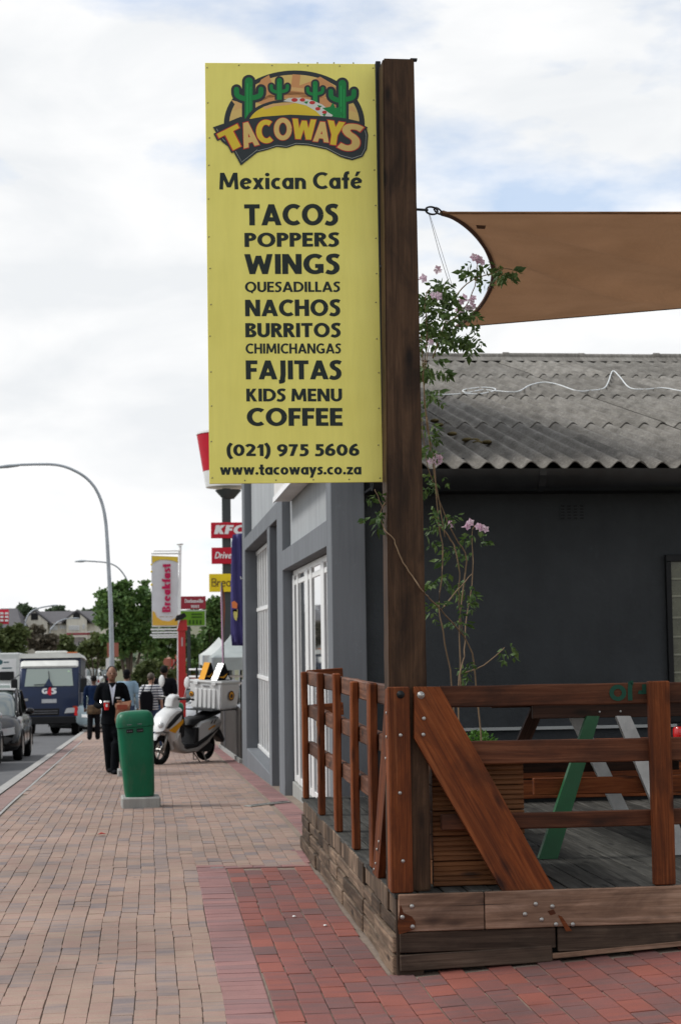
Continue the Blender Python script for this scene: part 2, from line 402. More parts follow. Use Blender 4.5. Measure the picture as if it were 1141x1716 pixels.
def paver(name, stops, roughness=0.8):
    m, nt, b = newmat(name)
    g = node(nt, 'ShaderNodeNewGeometry'); oi = node(nt, 'ShaderNodeObjectInfo')
    r = math_(nt, 'FRACT', math_(nt, 'ADD', g.outputs['Random Per Island'], math_(nt, 'MULTIPLY', oi.outputs['Random'], 7.0)))
    mpn = node(nt, 'ShaderNodeMapping'); mpn.inputs['Scale'].default_value = (2.0, 9.0, 1.0); nt.links.new(g.outputs['Position'], mpn.inputs[0])
    nz = noise(nt, mpn.outputs[0], 1.6, 3, 0.5)
    r2 = math_(nt, 'ADD', math_(nt, 'MULTIPLY', r, 0.75), math_(nt, 'MULTIPLY', math_(nt, 'SUBTRACT', nz, 0.36), 1.1))
    c = ramp(nt, r2, stops)
    mp2 = node(nt, 'ShaderNodeMapping'); mp2.inputs['Scale'].default_value = (1, 1, 1); nt.links.new(g.outputs['Position'], mp2.inputs[0])
    dirt = ramp(nt, noise(nt, mp2.outputs[0], 0.9, 8, 0.65), [(0.35, (0.72, 0.72, 0.72)), (0.62, (1.06, 1.06, 1.06))])
    c = mix(nt, 1.0, c, dirt, 'MULTIPLY')
    sp = ramp(nt, noise(nt, mp2.outputs[0], 160, 3, 0.6), [(0.3, (0.8, 0.8, 0.8)), (0.7, (1.12, 1.12, 1.12))])
    vs = node(nt, 'ShaderNodeTexVoronoi'); vs.inputs['Scale'].default_value = 3.2; nt.links.new(mp2.outputs[0], vs.inputs['Vector'])
    c = mix(nt, ramp(nt, vs.outputs['Distance'], [(0.035, (0.7, 0.7, 0.7)), (0.06, (0, 0, 0))]), c, (0.09, 0.08, 0.075))
    st = ramp(nt, noise(nt, mp2.outputs[0], 0.55, 4, 0.5, 0.8), [(0.58, (0, 0, 0)), (0.72, (0.45, 0.45, 0.45))]); c = mix(nt, st, c, (0.17, 0.135, 0.105))
    c = mix(nt, 1.0, c, sp, 'MULTIPLY')
    nt.links.new(c, b.inputs['Base Color']); b.inputs['Roughness'].default_value = roughness
    bump(nt, b, noise(nt, mp2.outputs[0], 110, 4, 0.6), 0.35, 0.003)
    return m
PAVE_TAN = paver('tan_blend_pavers', [(0.06, (0.20, 0.16, 0.155)), (0.26, (0.265, 0.195, 0.168)), (0.44, (0.305, 0.215, 0.168)), (0.58, (0.325, 0.20, 0.158)), (0.72, (0.325, 0.232, 0.175)), (0.88, (0.335, 0.212, 0.165)), (1.0, (0.34, 0.25, 0.185))])
PAVE_RED = paver('red_clay_pavers', [(0.12, (0.145, 0.075, 0.07)), (0.36, (0.185, 0.074, 0.064)), (0.6, (0.225, 0.072, 0.058)), (0.85, (0.27, 0.078, 0.054))])
PAVE_PINK = paver('faded_red_pavers', [(0.15, (0.235, 0.13, 0.125)), (0.5, (0.28, 0.138, 0.128)), (0.85, (0.31, 0.155, 0.14))])
PAVE_MUTE = paver('muted_edge_pavers', [(0.15, (0.24, 0.165, 0.15)), (0.5, (0.29, 0.185, 0.16)), (0.85, (0.31, 0.20, 0.175))])
JOINT = plaster('joint_sand', (0.25, 0.195, 0.155), 0.6, 120, 0.3)
ASPHALT = plaster('asphalt', (0.115, 0.115, 0.118), 0.7, 60, 0.2)
GROUND = plaster('far_ground', (0.14, 0.14, 0.085), 0.4, 4, 0.3)
KERB = plaster('kerb_concrete', (0.36, 0.35, 0.33), 0.5, 50, 0.15)

# distant ground sheet
strip('ground', [-900, -300, -60, -12, 12, 60, 300, 900], [-20, 4, 11, 15, 20, 60, 120, 240, 500, 1500], lambda x, y: (-0.35 if y <= 20 else ground_z(0, min(y, 150)) - 0.30 + (0.02 * (y - 240) if y > 240 else 0)), GROUND)
def roadz(x, y): return ground_z(0, min(y, 150)) - 0.12 + 0.0
strip('road', [-11.5, -7, lambda y: kerb_x(y) - 0.10], ys_(-6, 20, 13) + ys_(20, 260, 60)[1:], roadz, ASPHALT)
strip('kerb', [lambda y: kerb_x(y) - 0.14, lambda y: kerb_x(y) - 0.135, lambda y: kerb_x(y), lambda y: kerb_x(y) + 0.002],
      ys_(-6, 20, 26) + ys_(20, 150, 65)[1:], lambda x, y: ground_z(0, y) + (0.006 if x > kerb_x(y) - 0.138 else -0.16), KERB)
far_paver = paver('far_pavers', [(0.12, (0.27, 0.20, 0.18)), (0.5, (0.34, 0.245, 0.20)), (0.9, (0.38, 0.27, 0.215))])
YF = 46.0
pav = strip('pavement', [lambda y: kerb_x(y), -1.0, 0.0, 0.6, 1.19, 1.9, 3, 6, 14], ys_(2, 11, 18) + ys_(11, 20, 18)[1:] + ys_(20, YF, 20)[1:] + [YF + 0.01] + ys_(YF + 2, 150, 60),
            lambda x, y: ground_z(x, y) + (-0.009 if y <= YF else 0.0), [JOINT, far_paver], lambda i, j: 0 if j < 56 else 1)

brick_meshes = {}
def brick_mesh(w, l, mat):
    k = (w, l, mat.name)
    if k in brick_meshes: return brick_meshes[k]
    c = 0.0022; h = 0.02
    vs = [(-w/2, -l/2, -h), (w/2, -l/2, -h), (w/2, l/2, -h), (-w/2, l/2, -h),
          (-w/2, -l/2, -c), (w/2, -l/2, -c), (w/2, l/2, -c), (-w/2, l/2, -c),
          (-w/2 + c, -l/2 + c, 0), (w/2 - c, -l/2 + c, 0), (w/2 - c, l/2 - c, 0), (-w/2 + c, l/2 - c, 0)]
    fs = [(0,1,5,4),(1,2,6,5),(2,3,7,6),(3,0,4,7),(4,5,9,8),(5,6,10,9),(6,7,11,10),(7,4,8,11),(8,9,10,11)]
    me = bpy.data.meshes.new('brick'); me.from_pydata(vs, [], fs); me.materials.append(mat)
    brick_meshes[k] = (me, vs, fs); return brick_meshes[k]
bricks = []   # (visible size, x, y, w, l, mat)
wob = [rnd.uniform(-0.004, 0.004) for _ in range(400)]
def wave(x, y): return 0.004 * math.sin(1.7 * y + 1.1 * x) + 0.0025 * math.sin(4.1 * y - 2 * x + 1) + 0.0015 * math.sin(7.3 * y + 5 * x)
def lay(x0, x1, y0, y1, pw, pl, mat, jw=0.004, bond=True, clip=None):
    i = 0; x = x0 + pw / 2
    while x < x1:
        y = y0 - (pl / 2 if (bond and i % 2) else 0) + rnd.uniform(-0.02, 0.02)
        j = 0
        while y < y1:
            cx = x + rnd.uniform(-0.0015, 0.0015) + wave(x, y)
            if clip is None or clip(cx, y): bricks.append((cx, y, pw - jw * .7 - rnd.uniform(0, 0.001), pl - jw * 1.0 - rnd.uniform(0, 0.0015), mat))
            y += pl + rnd.uniform(-0.001, 0.001); j += 1
        x += pw; i += 1
RX0 = 0.31; RX1 = 0.53; YRED = 12.45
in_frame = lambda x, y, m=40: -m < proj((x, y, ground_z(x, y)))[0] < W0 + m and proj((x, y, ground_z(x, y)))[1] < H0 + 60
def fr(x, y): return in_frame(x, y)
lay(-2.02, RX0, 6.7, YF - 0.1, 0.1015, 0.204, PAVE_TAN, clip=lambda x, y: fr(x, y) and x > kerb_x(y) + 0.29)
lay(RX0, 1.51, YRED + 0.16, YF - 0.1, 0.1015, 0.204, PAVE_TAN, clip=lambda x, y: fr(x, y) and x < (1.17 if y < 13.5 else 1.26))
# soldier course, and a transverse red row closing the red panel
y = 6.6
while y < YRED - 0.03:
    bricks.append(((RX0 + RX1) / 2, y, 0.212, 0.098 + rnd.uniform(-0.002, 0.002), PAVE_PINK)); y += 0.102
lay(RX1 + 0.002, 1.16, 6.6, YRED - 0.12, 0.123, 0.226, PAVE_RED, 0.009, clip=fr)
lay(1.145, 3.4, 6.4, 8.30, 0.123, 0.226, PAVE_RED, 0.010, clip=fr)
lay(RX0, 1.19, YRED, YRED + 0.1, 0.21, 0.11, PAVE_PINK, 0.005, False)
# red edging against the building and along the kerb
yy = YRED + 0.2
while yy < YF:
    x = 1.40 if yy > 13.5 else 1.165
    if yy > 13.5: bricks.append((1.385, yy, 0.212, 0.098, PAVE_PINK))
    else: bricks.append((1.13, yy, 0.09, 0.098, PAVE_PINK))
    bricks.append((kerb_x(yy) + 0.13, yy, 0.212, 0.098, PAVE_MUTE)); yy += 0.102
def shown(b):
    cx, cy, w, l, m = b
    px, py = proj((cx, cy, ground_z(cx, cy)))
    if not (-5 < px < W0 + 5 and py < H0 + 5): return 0
    return w * F / cy * l * F * 1.65 / cy ** 2
order = sorted(range(len(bricks)), key=lambda i: -shown(bricks[i]))
single = set(order[:292]); stuff = MB()
stuff_mats = [PAVE_TAN, PAVE_RED, PAVE_PINK, PAVE_MUTE]
for i, (cx, cy, w, l, m) in enumerate(bricks):
    dz = rnd.uniform(-0.0015, 0.0015); tx, ty = rnd.uniform(-0.010, 0.010), rnd.uniform(-0.009, 0.009); rz = rnd.uniform(-0.006, 0.006)
    slope = (ground_z(cx, cy + 0.1) - ground_z(cx, cy - 0.1)) / 0.2; slx = (ground_z(cx + 0.05, cy) - ground_z(cx - 0.05, cy)) / 0.1
    mtx = Matrix.Translation((cx, cy, ground_z(cx, cy) + dz)) @ Euler((math.atan(slope) + ty, -math.atan(slx) + tx, rz)).to_matrix().to_4x4()
    me, vs, fs = brick_mesh(0.1, 0.2, m)
    S = Matrix.Diagonal((w / 0.1, l / 0.2, 1, 1))
    if i in single:
        o = link(bpy.data.objects.new('brick', me)); o.parent = pav; o.matrix_basis = mtx @ S
    else:
        k = stuff_mats.index(m); stuff.m = k
        T = mtx @ S; stuff.add([T @ Vector(v) for v in vs], fs)
stuff.build('bricks', stuff_mats, pav, kind='stuff', recalc=False)
# thin cement line between the kerb edging and the pavers
strip('cement_line', [lambda y: kerb_x(y) + 0.245, lambda y: kerb_x(y) + 0.275], ys_(14, YF, 34), lambda x, y: ground_z(x, y) + 0.003, KERB, parent=pav, kind=None)

# drain grate in the paving, leaf and litter
g = thing('drain_grate', 'narrow slotted grey drain channel set across the brick paving by the grey pier', 'drain', (0.0, 0.0, 0.0))
ga, gb = Vector((0.98, 17.65, ground_z(0, 17.65) + 0.006)), Vector((1.44, 18.15, ground_z(0, 18.1) + 0.006))
board('grate_frame', ga, gb, 0.10, 0.012, CONCRETE, g, (0, 0, 1), 0.002)
dv = (gb - ga).normalized()
for k in range(9):
    c = ga + dv * (0.05 + k * 0.07)
    board('slot', c, c + dv * 0.045, 0.05, 0.004, BLACK_METAL, g, (0, 0, 1), 0.0, ends=None).location.z += 0.007
lv = MB(); q = Vector((at(170, 1380, 14.9).x, 14.9, ground_z(0, 14.9) + 0.012))
lv.poly([q + Vector((-0.035, 0, 0)), q + Vector((0.0, -0.04, 0.012)), q + Vector((0.045, 0, 0.004)), q + Vector((0.0, 0.035, 0.015))])
tag(lv.build('fallen_leaf', flat('red_leaf', (0.35, 0.03, 0.02)), None), 'small bright red fallen leaf lying on the tan brick paving', 'leaf')
lt = MB()
for px, py, Y in ((493, 1532, 10.1), (545, 1551, 9.75)):
    q = Vector((at(px, py, Y).x, Y, 0.004)); lt.ball(q + Vector((0, 0, 0.004)), (0.012, 0.01, 0.005), 7, 4)
tag(lt.build('litter', WHITE, None), 'tiny white scraps of litter on the red brick paving left of the deck', 'litter', kind='stuff')

# ================================================================== the grey café building
XF = 1.51
bl = thing('cafe_building', 'single storey dark grey plastered building with corrugated roof behind the wooden deck', 'building', (1.9, 14.3, 0))
mb = MB()
mb.box(XF, 1.80, 14.05, 14.43, -0.5, 6.2)
mb.box(XF, 1.80, 14.43, 19.4, 2.46, 2.69)
mb.box(XF, 1.80, 19.4, 20.2, -0.5, 6.2)
mb.box(XF, 1.80, 20.2, 27.3, 3.12, 3.33)
mb.box(XF, 1.80, 21.5, 21.9, -0.6, 3.12)
mb.box(XF, 1.80, 27.3, 28.0, -0.9, 6.2)
mb.box(XF - 0.02, 1.82, 14.03, 28.02, 6.2, 6.3)
mb.build('facade_frame', WALL_GREY, bl, bevel=0.006)
mb = MB(); mb.box(1.61, 1.795, 14.432, 19.398, 2.692, 6.19); mb.box(1.63, 1.795, 20.202, 27.298, 3.332, 6.19)
mb.build('upper_panel', WALL_LIGHT, bl)
mb = MB(); mb.box(XF + 0.004, 1.79, 21.905, 27.295, -0.9, -0.08); mb.build('window_sill', WALL_GREY, bl, bevel=0.01)
mb = MB(); mb.box(1.60, 1.79, 14.44, 19.39, -0.4, 0.03); mb.build('door_threshold', CONCRETE, bl, bevel=0.005)
mb = MB(); mb.box(1.755, 9.0, 14.15, 14.35, -0.3, 3.2); mb.box(1.83, 2.0, 14.36, 28.0, -0.9, 6.15); mb.box(1.756, 9.0, 27.8, 28.0, -0.9, 3.2); mb.box(8.8, 9.0, 14.36, 27.8, -0.3, 3.2)
mb.build('wall', WALL_DARK, bl)
# shop door glazing in the near bay
dr = MB(); dr.box(1.638, 1.65, 14.45, 19.35, 0.04, 2.45); shopglass = dr.build('glazed_door', GLASS, bl)
fx = 1.62
def bar(mb, y0, y1, z0, z1, x0=fx, x1=fx + 0.06): mb.box(x0, x1, y0, y1, z0, z1)
for (y0, y1) in ((19.16, 19.33), (18.66, 18.80), (17.46, 17.78), (17.04, 17.24), (15.82, 16.10), (14.45, 14.6)):
    b_ = MB(); bar(b_, y0, y1, 0.04, 2.40); b_.build('door_stile', ALU_WHITE, shopglass, bevel=0.006)
for z0, z1 in ((2.385, 2.455), (2.28, 2.34), (0.035, 0.12)):
    b_ = MB(); bar(b_, 14.46, 19.34, z0, z1, fx + 0.01, fx + 0.055); b_.build('door_rail', ALU_WHITE, shopglass, bevel=0.006)
b_ = MB(); b_.box(1.672, 1.684, 18.0, 18.35, 1.75, 2.12); b_.build('red_sticker', flat('red_print', (0.62, 0.03, 0.03)), shopglass)
# barred window of the far bay
wr = MB(); wr.box(1.722, 1.75, 21.92, 27.28, -0.07, 3.11); w2 = wr.build('barred_window', GLASS, bl)
yv = 22.0
while yv < 27.25:
    b_ = MB(); b_.box(1.70, 1.73, yv, yv + 0.07, -0.07, 3.10); b_.build('window_bar', ALU_WHITE, w2, bevel=0.004); yv += 0.55
yv = 22.2
while yv < 27.2:
    b_ = MB(); b_.box(1.715, 1.73, yv, yv + 0.022, -0.05, 3.08); b_.build('window_bar', ALU_WHITE, w2); yv += 0.18
for z in (-0.07, 1.05, 2.12, 3.04):
    b_ = MB(); b_.box(1.695, 1.735, 21.95, 27.28, z, z + 0.06); b_.build('window_rail', ALU_WHITE, w2, bevel=0.004)
# box awning over the near bay
mb = MB(); mb.prism([(1.41, 3.25), (1.605, 3.25), (1.605, 3.95), (1.41, 3.72)], 14.9, 19.2, 'Y')
cb = mb.build('awning_box', paint('cream_metal', (0.62, 0.60, 0.57), 0.5, vary=0.08), bl, bevel=0.006)
mb = MB(); mb.box(1.395, 1.41, 14.88, 19.22, 3.235, 3.30); mb.build('awning_trim', WHITE, cb)

# eaves gutter
gt = MB()
prof = [(13.44, 3.035), (13.45, 2.985), (13.49, 2.90), (13.55, 2.865), (13.60, 2.865), (13.62, 3.035), (13.60, 3.035), (13.585, 2.89), (13.55, 2.885), (13.505, 2.91), (13.465, 2.99), (13.46, 3.035)]
gt.prism(prof, 1.80, 8.6, 'X'); gut = gt.build('gutter', GUTTER, bl, smooth=True)
for x in (2.03, 3.18, 4.52):
    c_ = MB(); c_.prism([(a - 0.006 if a < 13.53 else a + 0.004, b - (0.006 if b < 3.03 else 0)) for a, b in prof], x, x + 0.06, 'X'); c_.build('gutter_joint', GUTTER, gut)
fb = MB(); fb.box(1.80, 8.6, 13.63, 13.66, 2.885, 3.06); fb.build('fascia_board', BLACK_METAL, bl)
so = MB(); so.box(1.80, 8.6, 13.665, 14.148, 2.885, 2.905); so.build('soffit', BLACK_METAL, bl)
# corrugated fibre-cement roof: single sheets in four courses
def asbestos():
    m, nt, b = newmat('weathered_fibre_cement')
    v = mapping(nt, (1, 1, 1), rand=True)
    c = ramp(nt, noise(nt, v, 2.2, 9, 0.7), [(0.3, (0.135, 0.125, 0.112)), (0.5, (0.215, 0.20, 0.18)), (0.72, (0.30, 0.285, 0.262))])
    st = ramp(nt, noise(nt, mapping(nt, (14, 1.6, 1), rand=True), 1.5, 6, 0.7), [(0.35, (0.62, 0.62, 0.60)), (0.65, (1.1, 1.1, 1.1))])
    c = mix(nt, 0.8, c, mix(nt, 1.0, c, st, 'MULTIPLY'))
    sp = ramp(nt, noise(nt, v, 55, 4, 0.7), [(0.38, (0.62, 0.62, 0.6)), (0.56, (1.0, 1.0, 1.0)), (0.72, (1.45, 1.45, 1.4))])
    c = mix(nt, 0.85, c, mix(nt, 1.0, c, sp, 'MULTIPLY'))
    ms = ramp(nt, noise(nt, v, 1.1, 5, 0.6), [(0.6, (0, 0, 0)), (0.75, (0.6, 0.6, 0.6))])
    c = mix(nt, ms, c, (0.10, 0.088, 0.062))
    oi = node(nt, 'ShaderNodeObjectInfo'); br = node(nt, 'ShaderNodeMapRange'); br.inputs[3].default_value = 0.82; br.inputs[4].default_value = 1.12
    nt.links.new(oi.outputs['Random'], br.inputs[0]); hs = node(nt, 'ShaderNodeHueSaturation'); nt.links.new(br.outputs[0], hs.inputs['Value']); nt.links.new(c, hs.inputs['Color'])
    nt.links.new(hs.outputs[0], b.inputs['Base Color']); b.inputs['Roughness'].default_value = 0.92; b.inputs['Specular IOR Level'].default_value = 0.2
    bump(nt, b, noise(nt, v, 70, 5, 0.7), 0.6, 0.006); return m
ROOFM = asbestos()
RY0, RZ0, RS = 13.52, 3.05, 0.2453; ROWL = 2.93
def roofz(y): return RZ0 + (y - RY0) * RS
PITCHW, AMP = 0.186, 0.032
for r in range(4):
    x = 1.83
    k = 0
    while x < 8.6:
        wdt = 6 * PITCHW; mb = MB(); N = 48; M_ = 5
        y0 = RY0 + r * ROWL - 0.0; y1 = RY0 + (r + 1) * ROWL + (0.14 if r < 3 else 0)
        jy = rnd.uniform(-0.012, 0.012); lift = 0.020 * r + 0.006 * (k % 2)
        tiltx = rnd.uniform(-0.002, 0.004)
        top = []; bot = []
        for j in range(M_ + 1):
            yv = y0 + jy + (y1 - y0) * j / M_
            dz = roofz(yv) + 0.018 * (1 - j / M_) + 0.006 * (k % 2) - RZ0 + RZ0
            for i in range(N + 1):
                xx = x + (wdt + 0.05) * i / N
                zz = dz + AMP * math.cos(2 * math.pi * (xx - 1.83) / PITCHW) + tiltx * i / N
                top.append(Vector((xx, yv, zz))); bot.append(Vector((xx, yv, zz - 0.009)))
        n = N + 1
        fs = [(j * n + i, j * n + i + 1, (j + 1) * n + i + 1, (j + 1) * n + i) for j in range(M_) for i in range(N)]
        mb.add(top, fs)
        mb.add([*top[:n], *bot[:n]], [(i + 1, i, n + i, n + i + 1) for i in range(N)])
        mb.add(bot, [f[::-1] for f in fs])
        mb.build('roof_sheet', ROOFM, bl, smooth=True, recalc=False)
        x += wdt; k += 1
yr = RY0 + 4 * ROWL; zr = roofz(yr)
x = 1.83; k = 0
while x < 8.6:
    mb = MB(); L = 1.2
    rr = 0.075 + 0.008 * (k % 2)
    ring = lambda X, r_: [Vector((X, yr - 0.28, roofz(yr - 0.28) + 0.03))] + [Vector((X, yr + r_ * math.cos(a), zr + 0.06 + r_ * math.sin(a))) for a in [R(180 - 20 * q) for q in range(10)]] + [Vector((X, yr + 0.28, roofz(yr - 0.28) + 0.03)), Vector((X, yr, zr))]
    mb.loft([ring(x, rr), ring(x + 0.09, rr), ring(x + 0.09, rr - 0.012), ring(x + L + 0.02, rr - 0.012)])
    mb.build('ridge_tile', ROOFM, bl, smooth=True); x += L; k += 1
# rear pitch of the roof (behind the ridge)
mb = MB(); mb.add([(1.83, yr, zr - 0.03), (8.6, yr, zr - 0.03), (8.6, yr + 6, zr - 1.5), (1.83, yr + 6, zr - 1.5)], [(0, 1, 2, 3)]); mb.build('rear_roof', ROOFM, bl)
# moss clumps
for px, py in ((728, 705), (735, 712), (782, 737), (800, 742), (795, 738), (815, 741), (757, 727)):
    d = cam_rot @ Vector(((px - W0/2)/F, -(py - H0/2)/F, -1)); t = (RZ0 + 0.03 - RY0 * RS - EYE.z) / (d.z - RS * d.y); p = EYE + d * t
    if True:
        mo = MB(); mo.ball(p, (0.05, 0.07, 0.02), 8, 5)
        mo.build('moss', plaster('dry_moss', (0.11, 0.085, 0.035), 1.0, 60, 0.4), bl, smooth='all')
# air brick
p0, p1 = at(936, 846, 14.15), at(979, 871, 14.15)
vb = MB(); vb.box(p0.x, p1.x, 14.143, 14.16, p1.z, p0.z); vo_ = vb.build('air_vent', WALL_DARK, bl, bevel=0.002)
for i in range(4):
    for j in range(5):
        s_ = MB(); cx = p0.x + (p1.x - p0.x) * (i + 0.5) / 4; cz = p1.z + (p0.z - p1.z) * (j + 0.5) / 5
        s_.box(cx - 0.016, cx + 0.016, 14.138, 14.142, cz - 0.007, cz + 0.007); s_.build('vent_slot', BLACK_METAL, vo_)
# window with burglar bars at the right
a_, b2 = at(1112, 930, 14.15), at(1112, 1262, 14.15)
wx = a_.x; wz1 = a_.z; wz0 = 0.9
fr_ = MB()
fr_.box(wx, wx + 1.3, 14.10, 14.149, wz1 - 0.06, wz1); fr_.box(wx, wx + 1.3, 14.10, 14.149, wz0, wz0 + 0.06)
fr_.box(wx, wx + 0.045, 14.10, 14.149, wz0 + 0.06, wz1 - 0.06); fr_.box(wx + 1.255, wx + 1.3, 14.10, 14.149, wz0 + 0.06, wz1 - 0.06)
wo_ = fr_.build('window', BLACK_METAL, bl, bevel=0.004)
p_ = MB(); p_.box(wx + 0.045, wx + 1.255, 14.135, 14.147, wz0 + 0.06, wz1 - 0.06); p_.build('pane', paint('obscured_glass', (0.115, 0.12, 0.075), 0.25, vary=0.25, scale=6), wo_)
for py in (970, 999, 1035, 1067, 1097, 1127):
    z = at(1125, py, 14.12).z; s_ = MB(); s_.box(wx + 0.045, wx + 1.255, 14.118, 14.130, z - 0.008, z + 0.008); s_.build('burglar_bar', paint('cream_bar', (0.26, 0.27, 0.2), 0.5), wo_)
# white cable lying over the roof
def on_roof(px, py, up=0.05):
    d = cam_rot @ Vector(((px - W0/2)/F, -(py - H0/2)/F, -1)); t = (RZ0 + up - RY0 * RS - EYE.z) / (d.z - RS * d.y); return EYE + d * t
def smooth_path(pts, k=5):
    pts = [Vector(p) for p in pts]; out = []
    for i in range(len(pts) - 1):
        a = pts[max(i - 1, 0)]; b = pts[i]; c = pts[i + 1]; d = pts[min(i + 2, len(pts) - 1)]
        for q in range(k):
            t = q / k
            out.append(0.5 * ((2 * b) + (c - a) * t + (2 * a - 5 * b + 4 * c - d) * t * t + (3 * b - a - 3 * c + d) * t ** 3))
    return out + [pts[-1]]
cpx = [(60,170),(80,178),(150,180),(215,176),(280,178),(345,165),(350,155),(310,150),(250,154),(215,163),(235,172),(300,160),(360,165),(445,168),(500,140),(560,128),(620,138),(700,165),(760,162),(810,155),(830,130),(850,80),(880,105),(920,150),(980,158),(1060,152),(1141,165),(1200,170)]
cm = MB(); cm.tube(smooth_path([on_roof(690 + x / 2.53, 590 + y / 2.53, 0.045) for x, y in cpx]), 0.0085, 6)
tag(cm.build('roof_cable', flat('white_cable', (0.68, 0.70, 0.70)), None, smooth='all'), 'loose white cable looping across the corrugated grey roof', 'cable')

# ================================================================== wooden deck
DX, DY, DZ = 1.19, 8.30, 0.40
deck = thing('deck', 'raised wooden deck of weathered planks with rough timber cladding and red railings', 'deck', (DX, DY, 0))
# floor planks
x = DX - 0.015; ip = 0
while x < 4.7:
    w = rnd.uniform(0.118, 0.132); y = DY - 0.03 + rnd.uniform(-0.012, 0.012)
    while y < 13.4:
        L = min(rnd.choice([1.1, 1.7, 2.3, 2.9]), 13.42 - y)
        if 13.42 - y - L < 0.4: L = 13.42 - y
        board('floor_plank', (x + w / 2, y + 0.003, DZ - 0.013 + rnd.uniform(-0.003, 0.003)), (x + w / 2, y + L - 0.003, DZ - 0.013 + rnd.uniform(-0.003, 0.003)), w - 0.008, 0.026, DECK_WOOD, deck, (0, 0, 1), 0.003, 0.002)
        y += L
    x += w
# framework under the floor (dark void closed by joists)
mb = MB(); mb.box(DX + 0.05, 4.65, DY + 0.04, 13.36, -0.1, DZ - 0.045); mb.build('joists', BLACK_METAL, deck)
# front fascia: three courses
fy = DY - 0.025
board('fascia_board', (DX + 0.005, fy - 0.012, 0.305), (1.62, fy - 0.012, 0.305), 0.182, 0.035, TAN_WOOD, deck, (0, -1, 0), 0.004)
board('fascia_board', (1.625, fy - 0.013, 0.305), (4.6, fy - 0.013, 0.31), 0.182, 0.035, TAN_WOOD, deck, (0, -1, 0), 0.004)
board('fascia_board', (DX + 0.01, fy, 0.16), (1.98, fy, 0.162), 0.10, 0.032, DARK_WOOD, deck, (0, -1, 0), 0.004)
board('fascia_board', (1.99, fy - 0.002, 0.152), (4.6, fy, 0.17), 0.118, 0.032, DARK_WOOD, deck, (0, -1, 0), 0.004)
board('fascia_board', (DX + 0.01, fy - 0.006, 0.062), (1.96, fy - 0.006, 0.085), 0.078, 0.034, DARK_WOOD, deck, (0, -1, 0), 0.004)
board('fascia_board', (1.96, fy - 0.008, 0.072), (3.4, fy - 0.008, 0.155), 0.025, 0.03, TAN_WOOD, deck, (0, -1, 0), 0.003)
board('fascia_board', (DX + 0.01, fy + 0.015, 0.01), (1.32, fy + 0.015, 0.012), 0.05, 0.03, DARK_WOOD, deck, (0, -1, 0), 0.003)
for x0_, x1_, z_ in ((1.42, 1.80, 0.335), (2.28, 2.60, 0.28)):
    ck = MB(); ck.add([(x0_, fy - 0.0305, z_), ((x0_ + x1_) / 2, fy - 0.0305, z_ + 0.002), (x1_, fy - 0.0305, z_ + 0.001), ((x0_ + x1_) / 2, fy - 0.0305, z_ - 0.0012)], [(0, 1, 2, 3)]); ck.build('split', BLACK_METAL, deck)
# side cladding: rough planks in four courses
rows = [(0.395, 0.275), (0.272, 0.195), (0.19, 0.105), (0.10, 0.0)]
for r, (z1, z0) in enumerate(rows):
    y = DY - 0.02 + rnd.uniform(-0.0, 0.01)
    while y < 13.38:
        L = rnd.choice([0.14, 0.22, 0.3, 0.45]) if r == 0 else rnd.choice([0.35, 0.5, 0.7, 0.95])
        L = min(L, 13.4 - y); jz = rnd.uniform(-0.008, 0.008)
        gz = ground_z(1.1, y)
        zb = z0 + (gz if r == 3 else 0) + rnd.uniform(0, 0.012)
        px_ = DX + 0.012 - rnd.uniform(0, 0.016) - 0.004 * r
        zc = (z1 + zb) / 2
        if L > 0.05:
            if r == 0:   # short uprights, grain vertical
                board('cladding_plank', (px_, y + L / 2, zb), (px_, y + L / 2, z1 + jz * 0.5), L - 0.006, 0.03, GREY_WOOD, deck, (-1, 0, 0), 0.004, 0.002)
            else:
                board('cladding_plank', (px_, y + 0.003, zc + rnd.uniform(-0.006, 0.006)), (px_, y + L - 0.003, zc + rnd.uniform(-0.006, 0.006)), z1 - zb + rnd.uniform(-0.004, 0.006), 0.034, GREY_WOOD, deck, (-1, 0, 0), 0.005, 0.003)
        y += L
board('corner_trim', (DX + 0.005, fy + 0.012, 0.0), (DX + 0.005, fy + 0.012, 0.385), 0.03, 0.02, DARK_WOOD, deck, (-1, 0, 0), 0.003)
mb = MB(); mb.box(DX + 0.03, 4.6, 13.38, 13.42, -0.15, DZ - 0.04); mb.build('rear_board', DARK_WOOD, deck)

def bolt(p, nrm, r, parent, mat=STEEL, name='bolt', washer=0.0):
    n = Vector(nrm).normalized(); mb = MB()
    M = n.to_track_quat('Z', 'Y').to_matrix().to_4x4(); M.translation = Vector(p)
    r *= 0.86; washer *= 0.9
    prof = [(0.0001, 0.0)] + ([(washer, 0.0), (washer, 0.002)] if washer else []) + [(r * 1.0, 0.002), (r * 0.95, r * 0.35), (r * 0.6, r * 0.62), (0.0001, r * 0.72)]
    tmp = MB().lathe(prof, n=12); mb.add([M @ v for v in tmp.v], tmp.f)
    return mb.build(name, mat, parent, smooth='all')
for px, py in ((690, 1519), (674, 1537), (691, 1553), (879, 1532), (897, 1515), (907, 1541), (925, 1519), (931, 1549), (959, 1549)):
    p = at(px, py, fy - 0.031); bolt(p, (0, -1, 0), 0.0135, deck)
# reddish stain patches round the lower bolts are the remains of red paint on the fascia
rp = MB(); rp.m = 0
for pts in ([(671, 1516), (676, 1530), (690, 1536), (696, 1545), (694, 1557), (682, 1562), (668, 1566), (666, 1552), (668, 1535)], [(917, 1527), (927, 1524), (931, 1531), (922, 1534)], [(934, 1533), (941, 1536), (958, 1560), (948, 1561)]):
    ps = [at(a, b, fy - 0.0335) for a, b in pts]; rp = MB(); rp.poly(ps); rp.build('paint_patch', RED_WOOD, deck)


